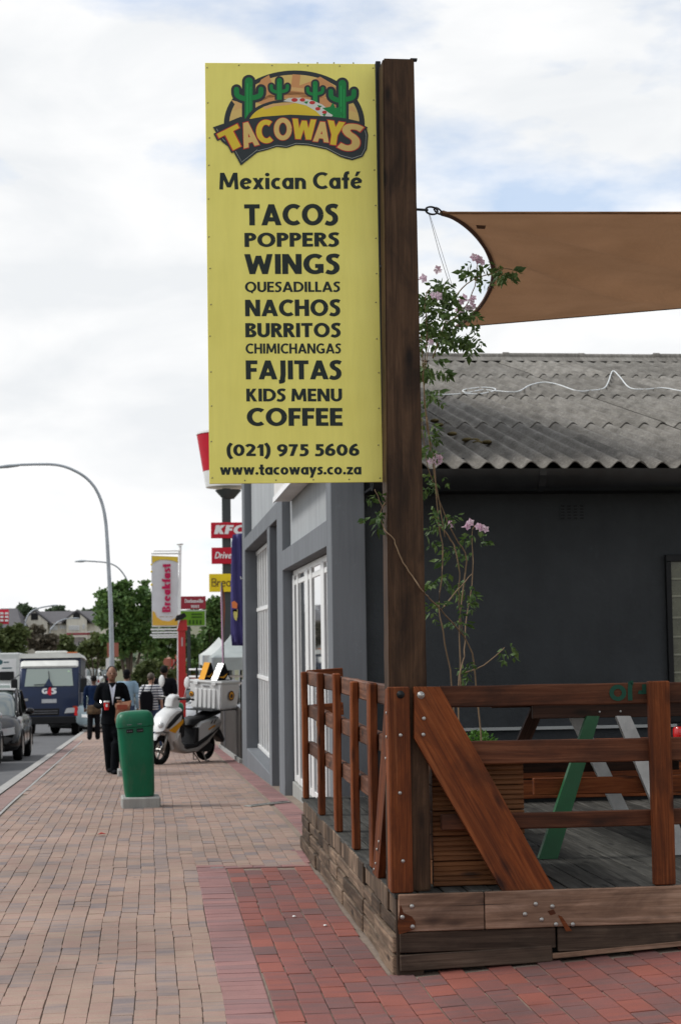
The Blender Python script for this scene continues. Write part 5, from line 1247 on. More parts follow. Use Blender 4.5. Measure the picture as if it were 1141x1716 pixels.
def person(label, loc, rz, h, skin, top, legs, shoe, hair, arms, legp, sleeve=1.0, group=None, top_long=False, female=False, lean=0.0, head_turn=(0, 0), voxel=0.013, extra=None, cap=None):
    """faces -Y; joints in metres for a 1.75 m body, scaled to h"""
    t = thing('person', label, 'person', loc, rz, group); k = h / 1.75
    def sc(p): return Vector(p) * k
    hp = 0.93
    hd = Vector((head_turn[0], -0.015 + head_turn[1] - lean * 0.12, 1.635))
    body = MB()
    # trunk, neck, head
    wsh = 0.185 if not female else 0.165
    torso(body, [(Vector((0, -lean * (z - hp), z)) * k, rx * k, ry * k) for z, rx, ry in ((0.84, 0.10, 0.09), (0.90, 0.155, 0.11), (1.0, 0.15, 0.11), (1.12, 0.135, 0.105), (1.25, 0.155, 0.115), (1.38, 0.17, 0.11), (1.45, 0.13, 0.085), (1.485, 0.07, 0.065))])
    limb(body, [sc((0, -lean * 0.5, 1.44)), sc((hd.x * 0.4, hd.y * 0.4 - 0.0, 1.50)), sc((hd.x, hd.y + 0.015, 1.57))], [0.062 * k, 0.055 * k, 0.055 * k])
    body.ball(sc(hd), (0.078 * k, 0.095 * k, 0.118 * k), 16, 12)
    body.ball(sc(hd + Vector((0, -0.035, -0.065))), (0.052 * k, 0.058 * k, 0.05 * k), 12, 8)     # jaw
    limb(body, [sc(hd + Vector((0, -0.085, 0.015))), sc(hd + Vector((0, -0.108, -0.02)))], [0.010 * k, 0.017 * k], 8)  # nose
    for s in (-1, 1):
        body.ball(sc(hd + Vector((s * 0.080, 0.01, -0.01))), (0.012 * k, 0.022 * k, 0.033 * k), 8, 6)   # ears
        sh, el, wr = [sc(p) for p in arms[0 if s < 0 else 1]]
        limb(body, [sc((s * wsh * 0.75, -lean * 0.5, 1.42)), sh, el, wr], [0.058 * k, 0.052 * k, 0.040 * k, 0.026 * k])
        d = (wr - el).normalized(); side = Vector((1, 0, 0)) - d * d.x; side.normalize(); nrm = d.cross(side)
        pc = wr + d * 0.05 * k; hand = [pc]
        body.ball(wr + d * 0.045 * k, (0.036 * k, 0.03 * k, 0.045 * k), 8, 6)
        for f in range(4):
            b0 = wr + d * 0.07 * k + side * (f - 1.5) * 0.019 * k; L = (0.062, 0.07, 0.066, 0.05)[f] * k
            curl = nrm * (0.028 * k) * (1 if s > 0 else -1)
            limb(body, [b0, b0 + d * L * 0.55, b0 + d * L * 0.9 + curl], [0.0115 * k, 0.0105 * k, 0.009 * k], 7)
        tb_ = wr + d * 0.03 * k - side * s * -0.03 * k
        limb(body, [wr + d * 0.02 * k, wr + d * 0.045 * k - side * s * 0.035 * k, wr + d * 0.08 * k - side * s * 0.04 * k], [0.013 * k, 0.012 * k, 0.0095 * k], 7)
        hpj, kn, an = [sc(p) for p in legp[0 if s < 0 else 1]]
        limb(body, [hpj, kn, an], [0.075 * k, 0.042 * k, 0.034 * k])
        body.ball(an + Vector((0, -0.05, -0.045)) * k, (0.04 * k, 0.10 * k, 0.035 * k), 10, 6)
    me = remesh(body, voxel * k)
    me.materials.append(skin); me.shade_smooth(); bo = link(bpy.data.objects.new('body', me)); bo.parent = t
    # clothes: a second, slightly larger skin with its own hems
    def part(name, mbx, mat, vx=0.014):
        m2 = remesh(mbx, vx * k); m2.materials.append(mat); m2.shade_smooth(); o = link(bpy.data.objects.new(name, m2)); o.parent = t; return o
    tp = MB(); zb = 0.80 if top_long else 0.92
    torso(tp, [(Vector((0, -lean * (z - hp), z)) * k, rx * k, ry * k) for z, rx, ry in ((zb, 0.185, 0.14), (1.0, 0.168, 0.13), (1.12, 0.155, 0.125), (1.25, 0.172, 0.132), (1.38, 0.185, 0.125), (1.452, 0.145, 0.10), (1.487, 0.085, 0.08))])
    for s in (-1, 1):
        sh, el, wr = [sc(p) for p in arms[0 if s < 0 else 1]]
        if sleeve >= 1: limb(tp, [sc((s * wsh * 0.7, -lean * 0.5, 1.42)), sh, el, el.lerp(wr, 0.93)], [0.072 * k, 0.068 * k, 0.056 * k, 0.042 * k])
        else: limb(tp, [sc((s * wsh * 0.7, -lean * 0.5, 1.42)), sh, sh.lerp(el, 0.75)], [0.072 * k, 0.070 * k, 0.062 * k])
    part('top', tp, top)
    tr_ = MB()
    torso(tr_, [(Vector((0, 0, z)) * k, rx * k, ry * k) for z, rx, ry in ((0.80, 0.15, 0.11), (0.88, 0.17, 0.128), (0.98, 0.16, 0.12), (1.02, 0.155, 0.115))])
    for s in (-1, 1):
        hpj, kn, an = [sc(p) for p in legp[0 if s < 0 else 1]]
        limb(tr_, [hpj, kn, an + Vector((0, 0.01, -0.03)) * k], [0.102 * k, 0.083 * k, 0.070 * k])
    part('trousers', tr_, legs)
    for s in (-1, 1):
        an = sc(legp[0 if s < 0 else 1][2]); sb = MB()
        sb.ball(an + Vector((0, -0.055, -0.047)) * k, (0.047 * k, 0.125 * k, 0.038 * k), 12, 8); sb.build('shoe', shoe, t, world=False, smooth='all')
    hb = MB(); hb.ball(sc(hd + Vector((0, 0.030, 0.034))), (0.085 * k, 0.092 * k, 0.094 * k), 14, 10)
    ho = hb.build('cap' if cap else 'hair', cap or hair, t, world=False, smooth='all')
    if cap:
        pk = MB(); pk.ball(sc(hd + Vector((0, 0.03, -0.03))), (0.082 * k, 0.082 * k, 0.08 * k), 12, 8); pk.build('hair', hair, t, world=False, smooth='all')
        pk = MB(); pk.ball(sc(hd + Vector((0, -0.10, 0.055))), (0.065 * k, 0.075 * k, 0.010 * k), 12, 6); pk.build('cap_peak', cap, t, world=False, smooth='all')
    for s in (-1, 1):
        eb = MB(); eb.ball(sc(hd + Vector((s * 0.031, -0.088, 0.008))), (0.013 * k, 0.008 * k, 0.007 * k), 8, 6); eb.build('eye', DARK, t, world=False, smooth='all')
    mo = MB(); mo.ball(sc(hd + Vector((0, -0.098, -0.06))), (0.024 * k, 0.008 * k, 0.007 * k), 8, 6); mo.build('mouth', flat('lips', (0.16, 0.05, 0.045)), t, world=False, smooth='all')
    return t, k
SKIN = paint('brown_skin', (0.22, 0.105, 0.062), 0.5, vary=0.06); SKIN2 = paint('dark_skin', (0.11, 0.055, 0.035), 0.5, vary=0.06); SKIN3 = paint('fair_skin', (0.42, 0.23, 0.16), 0.5, vary=0.06)
HAIR = paint('black_hair', (0.007, 0.006, 0.006), 0.75, spec=0.15)
SUIT = paint('black_suit_cloth', (0.005, 0.006, 0.008), 0.9, vary=0.3, bumpy=0.15, scale=8, spec=0.1); NAVYC = paint('navy_wool', (0.007, 0.018, 0.055), 0.9, spec=0.1, vary=0.25, bumpy=0.2)
JEANS = paint('blue_jeans', (0.03, 0.055, 0.12), 0.85, vary=0.3); BLACKC = paint('black_cotton', (0.006, 0.006, 0.008), 0.9, spec=0.12); LTBLUE = paint('pale_blue_cotton', (0.22, 0.33, 0.42), 0.8)
def gpt(px, Y, dz=0.0):
    x = at(px, 1200, Y).x; return Vector((x, Y, ground_z(x, Y) + dz))
L0 = ((( -0.09, 0, 0.90), (-0.095, -0.02, 0.50), (-0.10, 0.02, 0.085)), ((0.09, 0, 0.90), (0.095, -0.02, 0.50), (0.10, 0.02, 0.085)))
A0 = (((-0.20, 0, 1.40), (-0.245, 0.03, 1.12), (-0.25, -0.05, 0.87)), ((0.20, 0, 1.40), (0.245, 0.03, 1.12), (0.25, -0.05, 0.87)))
# woman in black suit, walking towards the camera, looking down
wl = gpt(188, 25.8)
WA = (((-0.19, 0, 1.40), (-0.25, 0.01, 1.13), (-0.13, -0.23, 1.13)), ((0.19, 0, 1.40), (0.27, 0.0, 1.12), (0.15, -0.24, 1.16)))
WL = (((-0.08, 0, 0.90), (-0.06, 0.02, 0.50), (-0.03, 0.12, 0.10)), ((0.08, 0, 0.90), (0.06, -0.10, 0.50), (0.035, -0.10, 0.085)))
wt, wk = person('woman in a black trouser suit and white blouse looking down as she walks', wl, R(4), 1.62, SKIN, SUIT, SUIT, BLACKC, HAIR, WA, WL, female=True, top_long=True, lean=0.04, head_turn=(0.0, -0.055), voxel=0.0115)
bs = MB(); z0 = 1.16
bs.poly([Vector((-0.052, -0.125, 1.475)) * wk, Vector((-0.02, -0.148, 1.30)) * wk, Vector((0.006, -0.153, 1.12)) * wk, Vector((0.034, -0.148, 1.30)) * wk, Vector((0.060, -0.125, 1.475)) * wk, Vector((0.0, -0.125, 1.40)) * wk]); 
for v_ in bs.v: v_.y -= 0.012
bl_ = bs.build('blouse', flat('white_blouse', (0.66, 0.68, 0.78)), wt, world=False)
nb_ = MB(); nb_.box(0.055 * wk, 0.125 * wk, -0.168 * wk, -0.158 * wk, 1.232 * wk, 1.252 * wk); nb_.build('name_badge', WHITE, wt, world=False)
# what she carries
hand = Vector(wl) + Matrix.Rotation(R(4), 3, 'Z') @ (Vector((-0.10, -0.325, 1.125)) * wk)
cup = thing('paper_cup', 'red and white paper cup held by the woman in black', 'cup', hand - Vector((0, 0, 0.06)))
mb = MB(); mb.lathe([(0.0001, -0.065), (0.033, -0.065), (0.044, 0.055), (0.046, 0.062), (0.042, 0.064), (0.0001, 0.058)], c=tuple(hand), n=18); mb.build('cup_body', flat('red_cup', (0.62, 0.02, 0.025)), cup, smooth=True)
mb = MB(); mb.lathe([(0.0455, 0.048), (0.0475, 0.055), (0.0475, 0.066), (0.044, 0.070), (0.0001, 0.070)], c=tuple(hand), n=18); mb.build('rim', WHITE, cup, smooth=True)
mb = MB(); mb.box(hand.x - 0.012, hand.x + 0.018, hand.y - 0.048, hand.y - 0.0395, hand.z - 0.02, hand.z + 0.025); mb.build('white_print', WHITE, cup)
bgp = Vector(wl) + Matrix.Rotation(R(4), 3, 'Z') @ (Vector((0.13, -0.34, 1.06)) * wk)
bag = thing('paper_bag', 'crumpled brown paper bag carried in the arm of the woman in black', 'bag', bgp)
mb = MB(); rings = []
for i, (z, wx_, wy_) in enumerate(((-0.20, 0.07, 0.045), (-0.13, 0.10, 0.06), (-0.05, 0.105, 0.055), (0.03, 0.11, 0.05), (0.08, 0.12, 0.02), (0.11, 0.125, 0.008))):
    rings.append([Vector((bgp.x + wx_ * math.copysign(abs(math.cos(a)) ** 0.5, math.cos(a)) + rnd.uniform(-0.008, 0.008) + (z + .2) * .12, bgp.y + wy_ * math.copysign(abs(math.sin(a)) ** 0.5, math.sin(a)) + rnd.uniform(-0.006, 0.006), bgp.z + z + rnd.uniform(-0.006, 0.006) + 0.02 * math.cos(a))) for a in [2 * math.pi * q / 14 for q in range(14)]])
mb.loft(rings); mb.build('bag_body', paint('kraft_paper', (0.33, 0.15, 0.085), 0.8, vary=0.3, scale=9), bag)
mb = MB(); mb.box(bgp.x - 0.06, bgp.x + 0.10, bgp.y - 0.07, bgp.y - 0.062, bgp.z - 0.0, bgp.z + 0.07); mb.build('red_print', flat('faded_red', (0.33, 0.07, 0.04)), bag)

bmn, bk = person('man in a navy pullover and dark trousers walking away beside the cash truck', gpt(158, 47.0), R(176), 1.76, SKIN2, NAVYC, BLACKC, BLACKC, HAIR, A0, (((-0.09, 0, 0.90), (-0.09, -0.03, 0.50), (-0.09, -0.10, 0.085)), ((0.09, 0, 0.90), (0.10, 0.02, 0.50), (0.11, 0.10, 0.10))), voxel=0.016)
mb = MB(); torso(mb, [(Vector((0, 0, z)) * bk, rx * bk, ry * bk) for z, rx, ry in ((0.70, 0.20, 0.16), (0.80, 0.205, 0.16), (0.90, 0.19, 0.15), (0.95, 0.185, 0.145))]); mb.build('waist_wrap', paint('brown_camouflage', (0.10, 0.062, 0.03), 0.85, vary=0.5, scale=10), bmn, world=False, smooth='all')
person('man in a black cap and pale blue shirt behind the woman in black', gpt(213, 40.0), R(178), 1.80, SKIN, LTBLUE, JEANS, BLACKC, HAIR, A0, L0, cap=BLACKC, voxel=0.016)
person('man in a black t-shirt and blue jeans standing near the red post', gpt(276, 38.0), R(170), 1.84, SKIN2, BLACKC, JEANS, BLACKC, HAIR, A0, L0, sleeve=0.5, voxel=0.016)
m, nt, b = newmat('striped_cotton'); wv = node(nt, 'ShaderNodeTexWave', wave_type='BANDS', bands_direction='Z'); wv.inputs['Scale'].default_value = 5.5
nt.links.new(mapping(nt), wv.inputs[0]); nt.links.new(ramp(nt, wv.outputs['Color'], [(0.45, (0.04, 0.045, 0.09)), (0.55, (0.6, 0.6, 0.6))]), b.inputs['Base Color']); STRIPE = m
st_, sk_ = person('woman in a striped top carrying a dark bag near the hedge', gpt(254, 36.5), R(165), 1.66, SKIN3, STRIPE, JEANS, BLACKC, paint('brown_hair', (0.07, 0.05, 0.035), 0.6), A0, L0, female=True, sleeve=0.5, voxel=0.016)
bgl = gpt(246, 36.2); bk_ = MB(); bk_.prism([(-0.13, 0.0), (0.13, 0.0), (0.15, 0.3), (0.10, 0.42), (-0.10, 0.42), (-0.15, 0.3)], 0, 0.16, 'Y', 0.03, 0.04)
bb = thing('shoulder_bag', 'dark bag slung at the side of the woman in the striped top', 'bag', (bgl.x, bgl.y, bgl.z + 0.85)); bk_.build('bag_body', BLACKC, bb, world=False, smooth=True)
bk_ = MB(); bk_.tube(smooth_path([(-0.08, 0.08, 0.40), (0.0, 0.06, 0.62), (0.14, 0.08, 0.66), (0.08, 0.08, 0.40)], 4), 0.012, 6); bk_.build('strap', BLACKC, bb, world=False)

# ------------------------------------------------------------------ litter bins
GREENBIN = paint('green_bin_plastic', (0.001, 0.115, 0.052), 0.42, vary=0.12, spec=0.3, dirt=0.35)
def litter_bin(label, loc, tilt, hh=0.93, group=None):
    t = thing('litter_bin', label, 'bin', loc, R(3), group)
    def rr_(w, d, z, r=0.28, n=28):
        out = []
        for k in range(n):
            a = 2 * math.pi * (k + 0.5) / n; c, s = math.cos(a), math.sin(a); e = 0.42
            out.append(Vector((w * math.copysign(abs(c) ** e, c), d * math.copysign(abs(s) ** e, s), z)))
        return out
    Tm = Matrix.Rotation(tilt, 4, 'Y') @ Matrix.Rotation(R(-1), 4, 'X')
    def bt(mb, name, mat, **k):
        mb.v = [Tm @ v for v in mb.v]; return mb.build(name, mat, t, world=False, **k)
    m_ = MB(); zb = 0.115
    m_.loft([rr_(0.150, 0.15, zb), rr_(0.158, 0.158, zb + 0.05), rr_(0.182, 0.182, zb + 0.55), rr_(0.190, 0.19, zb + 0.715), rr_(0.1905, 0.1905, zb + 0.73)]); bt(m_, 'bin_body', GREENBIN, smooth=True)
    m_ = MB(); m_.loft([rr_(0.186, 0.186, zb + 0.731), rr_(0.198, 0.198, zb + 0.736), rr_(0.200, 0.20, zb + 0.785), rr_(0.196, 0.196, zb + 0.82), rr_(0.18, 0.18, zb + 0.868), rr_(0.15, 0.15, zb + 0.893), rr_(0.08, 0.08, zb + 0.903), rr_(0.01, 0.01, zb + 0.905)]); lid = bt(m_, 'bin_lid', GREENBIN, smooth=True)
    for sx_ in (-0.066, 0.042):
        m_ = MB(); m_.box(sx_ - 0.036, sx_ + 0.036, -0.196, -0.186, zb + 0.675, zb + 0.715); pt_ = bt(m_, 'black_plate', DARK, bevel=0.006)
        for q in (-0.02, 0.0, 0.02):
            m_ = MB(); m_.box(sx_ + q - 0.006, sx_ + q + 0.006, -0.199, -0.1965, zb + 0.690, zb + 0.697); bt(m_, 'plate_print', GREYP)
            m_ = MB(); m_.ball((sx_ + q * 0.8, -0.2015, zb + 0.762), 0.006, 6, 4); bt(m_, 'stud', GREYP)
    m_ = MB(); m_.box(-0.20, 0.205, -0.2, 0.2, -0.01, 0.115); 
    m_.build('concrete_base', CONCRETE, t, world=False, bevel=0.014)
    return t
b1 = gpt(235, 18.05); litter_bin('green plastic litter bin on a concrete slab in the middle of the pavement', b1, R(-3.5), group='green litter bins')
b2_ = gpt(219, 25.1); t2 = litter_bin('green plastic litter bin partly hidden behind the nearer green bin', b2_, R(-1), group='green litter bins'); t2.scale = (0.95, 0.95, 0.86)
b3_ = gpt(293, 37.0); t3 = litter_bin('small green bin seen beside the red post and black t-shirt', b3_, 0, group='green litter bins')

# ------------------------------------------------------------------ delivery scooter
SCW = paint('scooter_white', (0.66, 0.66, 0.65), 0.3, vary=0.06, coat=0.4); SCS = paint('scooter_silver', (0.42, 0.40, 0.38), 0.35, 0.35, vary=0.08, coat=0.3); ORG = flat('orange_decal', (0.75, 0.33, 0.01)); SEAT = paint('black_seat', (0.008, 0.008, 0.009), 0.5, spec=0.3)
f0 = gpt(264, 28.95); r0_ = gpt(345, 30.0)
hd_ = (f0 - r0_); ang = math.atan2(hd_.y, hd_.x); mid = (f0 + r0_) / 2; wb = 1.27
sc = thing('delivery_scooter', 'white and silver delivery scooter with yellow flash parked on the pavement', 'scooter', (mid.x, mid.y, mid.z), ang)
sc.rotation_euler = (R(-3), 0, ang)
def B(mb, name, mat, **k): return mb.build(name, mat, k.pop('parent', sc), world=False, **k)
wr_ = 0.255
for wx_, nm in ((0.635, 'front_wheel'), (-0.635, 'rear_wheel')):
    mb = MB(); N = 28; rings = []
    for i in range(N + 1):
        a = 2 * math.pi * i / N; c = Vector((wx_ + math.cos(a) * (wr_ - 0.05), 0, wr_ + math.sin(a) * (wr_ - 0.05)))
        rings.append([c + Vector((math.cos(a) * 0.05 * math.cos(b), 0.055 * math.sin(b), math.sin(a) * 0.05 * math.cos(b))) for b in [2 * math.pi * q / 10 for q in range(10)]])
    mb.loft(rings, caps=False); w_ = B(mb, 'wheel', RUBBER, smooth='all')
    mb = MB()
    mb.lathe([(0.180, -0.028), (0.205, -0.034), (0.205, 0.034), (0.180, 0.028), (0.180, -0.028)], c=(wx_, 0, wr_), n=28, axis='Y', caps=False)
    B(mb, 'rim', STEEL, parent=w_, smooth=True)
    for q in range(5):
        a = q * 1.2566; mb = MB(); mb.tube([(wx_, 0, wr_), (wx_ + 0.19 * math.cos(a), 0, wr_ + 0.19 * math.sin(a))], [0.026, 0.018], 8); B(mb, 'spoke', STEEL, parent=w_, smooth='all')
    mb = MB(); mb.lathe([(0.0001, -0.05), (0.045, -0.05), (0.045, 0.05), (0.0001, 0.05)], c=(wx_, 0, wr_), n=16, axis='Y'); B(mb, 'hub', STEEL, parent=w_, smooth=True)
pr = lambda pts, hw, mat, nm, ins=0.03, rim=0.05, **k: B(MB().prism(pts, -hw, hw, 'Y', ins, rim), nm, mat, smooth=True, **k)
# body side silhouette pieces (x forward, z up)
pr([(0.86, 0.44), (0.80, 0.53), (0.66, 0.58), (0.50, 0.55), (0.36, 0.40), (0.30, 0.26), (0.36, 0.24), (0.44, 0.38), (0.56, 0.50), (0.70, 0.515), (0.80, 0.46)], 0.075, SCW, 'front_mudguard')
pr([(0.80, 0.58), (0.74, 0.74), (0.62, 0.88), (0.42, 0.98), (0.24, 0.98), (0.20, 0.86), (0.22, 0.70), (0.30, 0.50), (0.20, 0.34), (0.06, 0.24), (0.10, 0.20), (0.28, 0.22), (0.44, 0.40), (0.54, 0.56), (0.68, 0.62)], 0.165, SCW, 'front_fairing', 0.06, 0.10)
pr([(0.42, 0.40), (0.30, 0.22), (0.10, 0.17), (-0.20, 0.17), (-0.50, 0.30), (-0.82, 0.55), (-0.88, 0.70), (-0.70, 0.66), (-0.45, 0.42), (-0.20, 0.30), (0.12, 0.28), (0.24, 0.40), (0.28, 0.56), (0.36, 0.56)], 0.185, SCS, 'lower_body', 0.04, 0.07)
pr([(-0.12, 0.30), (-0.16, 0.60), (-0.30, 0.72), (-0.80, 0.78), (-0.92, 0.70), (-0.84, 0.56), (-0.55, 0.42), (-0.30, 0.33)], 0.165, SCW, 'side_panel', 0.04, 0.07)
pr([(0.22, 0.285), (0.10, 0.335), (-0.14, 0.335), (-0.50, 0.47), (-0.78, 0.61), (-0.80, 0.57), (-0.46, 0.38), (-0.16, 0.27), (0.12, 0.255)], 0.193, DARK, 'footboard', 0.02, 0.03)
pr([(-0.10, 0.33), (-0.13, 0.60), (-0.24, 0.62), (-0.24, 0.36)], 0.172, DARK, 'seat_base', 0.02, 0.03)
pr([(0.02, 0.66), (-0.04, 0.76), (-0.25, 0.80), (-0.40, 0.79), (-0.62, 0.87), (-0.90, 0.88), (-0.92, 0.82), (-0.60, 0.74), (-0.30, 0.68), (-0.08, 0.60)], 0.14, SEAT, 'seat', 0.04, 0.06)
pr([(0.34, 0.96), (0.20, 0.94), (0.12, 0.70), (0.14, 0.46), (0.26, 0.44), (0.26, 0.80)], 0.15, DARK, 'leg_shield', 0.03, 0.05)
pr([(0.47, 1.0), (0.44, 1.14), (0.34, 1.20), (0.24, 1.19), (0.20, 1.10), (0.24, 0.98), (0.36, 0.94)], 0.085, SCW, 'handlebar_cover', 0.03, 0.05)
for sy in (-1, 1):
    mb = MB(); mb.tube([(0.30, sy * 0.10, 1.12), (0.24, sy * 0.30, 1.13), (0.20, sy * 0.37, 1.12)], 0.018, 8); B(mb, 'handlebar', DARK, smooth='all')
    mb = MB(); mb.tube([(0.27, sy * 0.20, 1.13), (0.30, sy * 0.25, 1.26), (0.30, sy * 0.27, 1.33)], 0.008, 6); ms_ = B(mb, 'mirror_stalk', SCW if sy > 0 else DARK, smooth='all')
    mb = MB(); mb.ball((0.30, sy * 0.28, 1.41), (0.025, 0.065, 0.105), 12, 10); B(mb, 'mirror', SCW, parent=ms_, smooth='all')
    mb = MB(); mb.tube([(0.30, sy * 0.10, 1.14), (0.34, sy * 0.30, 1.155)], 0.008, 6); B(mb, 'brake_lever', STEEL, smooth='all')
    s = sy * 0.196
    mb = MB(); mb.poly([(x, sy * (0.172), z) for x, z in ((0.62, 0.60), (0.44, 0.545), (0.22, 0.72), (0.23, 0.78), (0.44, 0.68))]); B(mb, 'yellow_flash', ORG, recalc=False)
    mb = MB(); mb.poly([(x, sy * (0.1715), z) for x, z in ((0.70, 0.63), (0.60, 0.64), (0.46, 0.72), (0.26, 0.86), (0.24, 0.93), (0.42, 0.86), (0.62, 0.72))]); B(mb, 'black_flash', DARK, recalc=False)
    mb = MB(); mb.poly([(x, sy * 0.1705, z) for x, z in ((-0.50, 0.545), (-0.66, 0.60), (-0.78, 0.645), (-0.64, 0.63), (-0.50, 0.575))]); B(mb, 'orange_decal', ORG, recalc=False)
    mb = MB(); mb.poly([(x, sy * 0.1705, z) for x, z in ((-0.55, 0.66), (-0.60, 0.72), (-0.63, 0.72), (-0.59, 0.66))]); mb.poly([(x, sy * 0.1705, z) for x, z in ((-0.63, 0.66), (-0.69, 0.73), (-0.72, 0.73), (-0.67, 0.66))]); B(mb, 'script_decal', DARK, recalc=False, kind='stuff')
    mb = MB(); mb.ball((0.74, sy * 0.09, 0.69), (0.05, 0.055, 0.06), 10, 8); B(mb, 'headlamp', glass('lamp_glass', (0.55, 0.56, 0.56), 0.1), smooth='all')
    mb = MB(); mb.tube([(0.635, sy * 0.085, wr_), (0.52, sy * 0.085, 0.62)], 0.024, 8); B(mb, 'fork_leg', STEEL, smooth='all')
mb = MB(); mb.ball((0.33, -0.02, 1.165), (0.03, 0.03, 0.03), 8, 6); B(mb, 'dial', DARK)
pr([(-0.90, 0.62), (-1.10, 0.36), (-1.06, 0.30), (-0.86, 0.44), (-0.78, 0.58)], 0.09, DARK, 'rear_mudguard', 0.015, 0.02)
pr([(-0.25, 0.24), (-0.30, 0.17), (-0.66, 0.16), (-0.74, 0.28), (-0.55, 0.36), (-0.35, 0.32)], 0.12, DARK, 'engine', 0.02, 0.03)
mb = MB(); mb.tube([(-0.95, 0.0, 0.62), (-1.02, 0.0, 0.60)], 0.04, 8); B(mb, 'tail_lamp', flat('red_lamp', (0.4, 0.01, 0.01)))
mb = MB(); mb.tube([(-0.12, 0.14, 0.19), (-0.20, 0.24, 0.012)], 0.011, 6); B(mb, 'side_stand', DARK)
for sy in (-1, 1):
    mb = MB(); mb.tube([(-0.42, sy * 0.10, 0.20), (-0.50, sy * 0.14, 0.012), (-0.58, sy * 0.14, 0.012)], 0.012, 6); B(mb, 'centre_stand', STEEL)
mb = MB(); mb.box(-1.16, -0.42, -0.30, 0.30, 0.885, 0.905); B(mb, 'rack', BLACK_METAL, bevel=0.004)
# top box
bx = thing('delivery_box', 'large white ribbed delivery box with round orange badge carried by the scooter', 'box', sc.location, ang); bx.rotation_euler = (R(-3), 0, ang)
X0, X1, Y0_, Y1_, Z0, Z1 = -1.14, -0.58, -0.36, 0.36, 0.907, 1.36
mb = MB(); mb.loft([[Vector((x, y, z)) for x, y in ((X0 + i_, Y0_ + i_), (X1 - i_, Y0_ + i_), (X1 - i_, Y1_ - i_), (X0 + i_, Y1_ - i_))] for z, i_ in ((Z0, 0.03), (Z1, 0.0))]); bxo = mb.build('box_body', SCW, bx, world=False, bevel=0.02, seg=2, smooth=True)
mb = MB(); mb.box(X0 - 0.015, X1 + 0.015, Y0_ - 0.015, Y1_ + 0.015, Z1 + 0.002, Z1 + 0.055); mb.build('box_lid', SCW, bx, world=False, bevel=0.02, seg=2, smooth=True)
for q in range(5):
    y_ = Y0_ + 0.16 + q * 0.10
    mb = MB(); mb.box(X1 - 0.018, X1 + 0.008, y_ - 0.034, y_ + 0.034, Z0 + 0.02, Z1 - 0.10); mb.build('rib', SCW, bxo, world=False, bevel=0.006)
for y_ in (-0.2, 0.2):
    mb = MB(); mb.box(X1 + 0.016, X1 + 0.03, y_ - 0.05, y_ + 0.05, Z1 - 0.03, Z1 + 0.03); mb.build('latch', SCW, bxo, world=False, bevel=0.004)
mb = MB(); mb.box(X1 + 0.001, X1 + 0.01, -0.05, 0.09, Z1 - 0.055, Z1 - 0.035); mb.build('maker_plate', GREYP, bxo, world=False)
def disc(c, r, ax, mat, nm, par, n=24, t=0.003):
    mb = MB()
    pts = [(r * math.cos(2 * math.pi * q / n), r * math.sin(2 * math.pi * q / n)) for q in range(n)]
    if ax == 'Y': mb.prism([(c[0] + a, c[2] + b) for a, b in pts], c[1] - t, c[1], 'Y')
    else: mb.prism([(c[1] + a, c[2] + b) for a, b in pts], c[0], c[0] + t, 'X')
    return mb.build(nm, mat, par, world=False)
for (ax, c) in (('Y+', ((X0 + X1) / 2 - 0.02, Y1_ + 0.001, 1.15)), ('Y-', ((X0 + X1) / 2, Y0_ - 0.001, 1.15)), ('X', (X1 + 0.002, -0.30, 1.16))):
    a_ = 'Y' if ax[0] == 'Y' else 'X'; s_ = 1 if ax == 'Y+' else (-1 if ax == 'Y-' else 1)
    rr0 = 0.088 if a_ == 'Y' else 0.05
    b0 = disc(c if s_ < 0 else (c[0], c[1] + (0.003 if a_ == 'Y' else 0), c[2]), rr0, a_, flat('badge_brown', (0.12, 0.05, 0.012)), 'badge', bxo)
    disc((c[0] + (0.004 if a_ == 'X' else 0), c[1] + (0.006 if ax == 'Y+' else (-0.004 if ax == 'Y-' else 0)), c[2] + 0.004), rr0 * 0.72, a_, ORG, 'badge_centre', b0)
    disc((c[0] + (0.008 if a_ == 'X' else 0), c[1] + (0.009 if ax == 'Y+' else (-0.008 if ax == 'Y-' else 0)), c[2] - 0.004), rr0 * 0.42, a_, flat('badge_dark', (0.05, 0.02, 0.01)), 'badge_mark', b0)
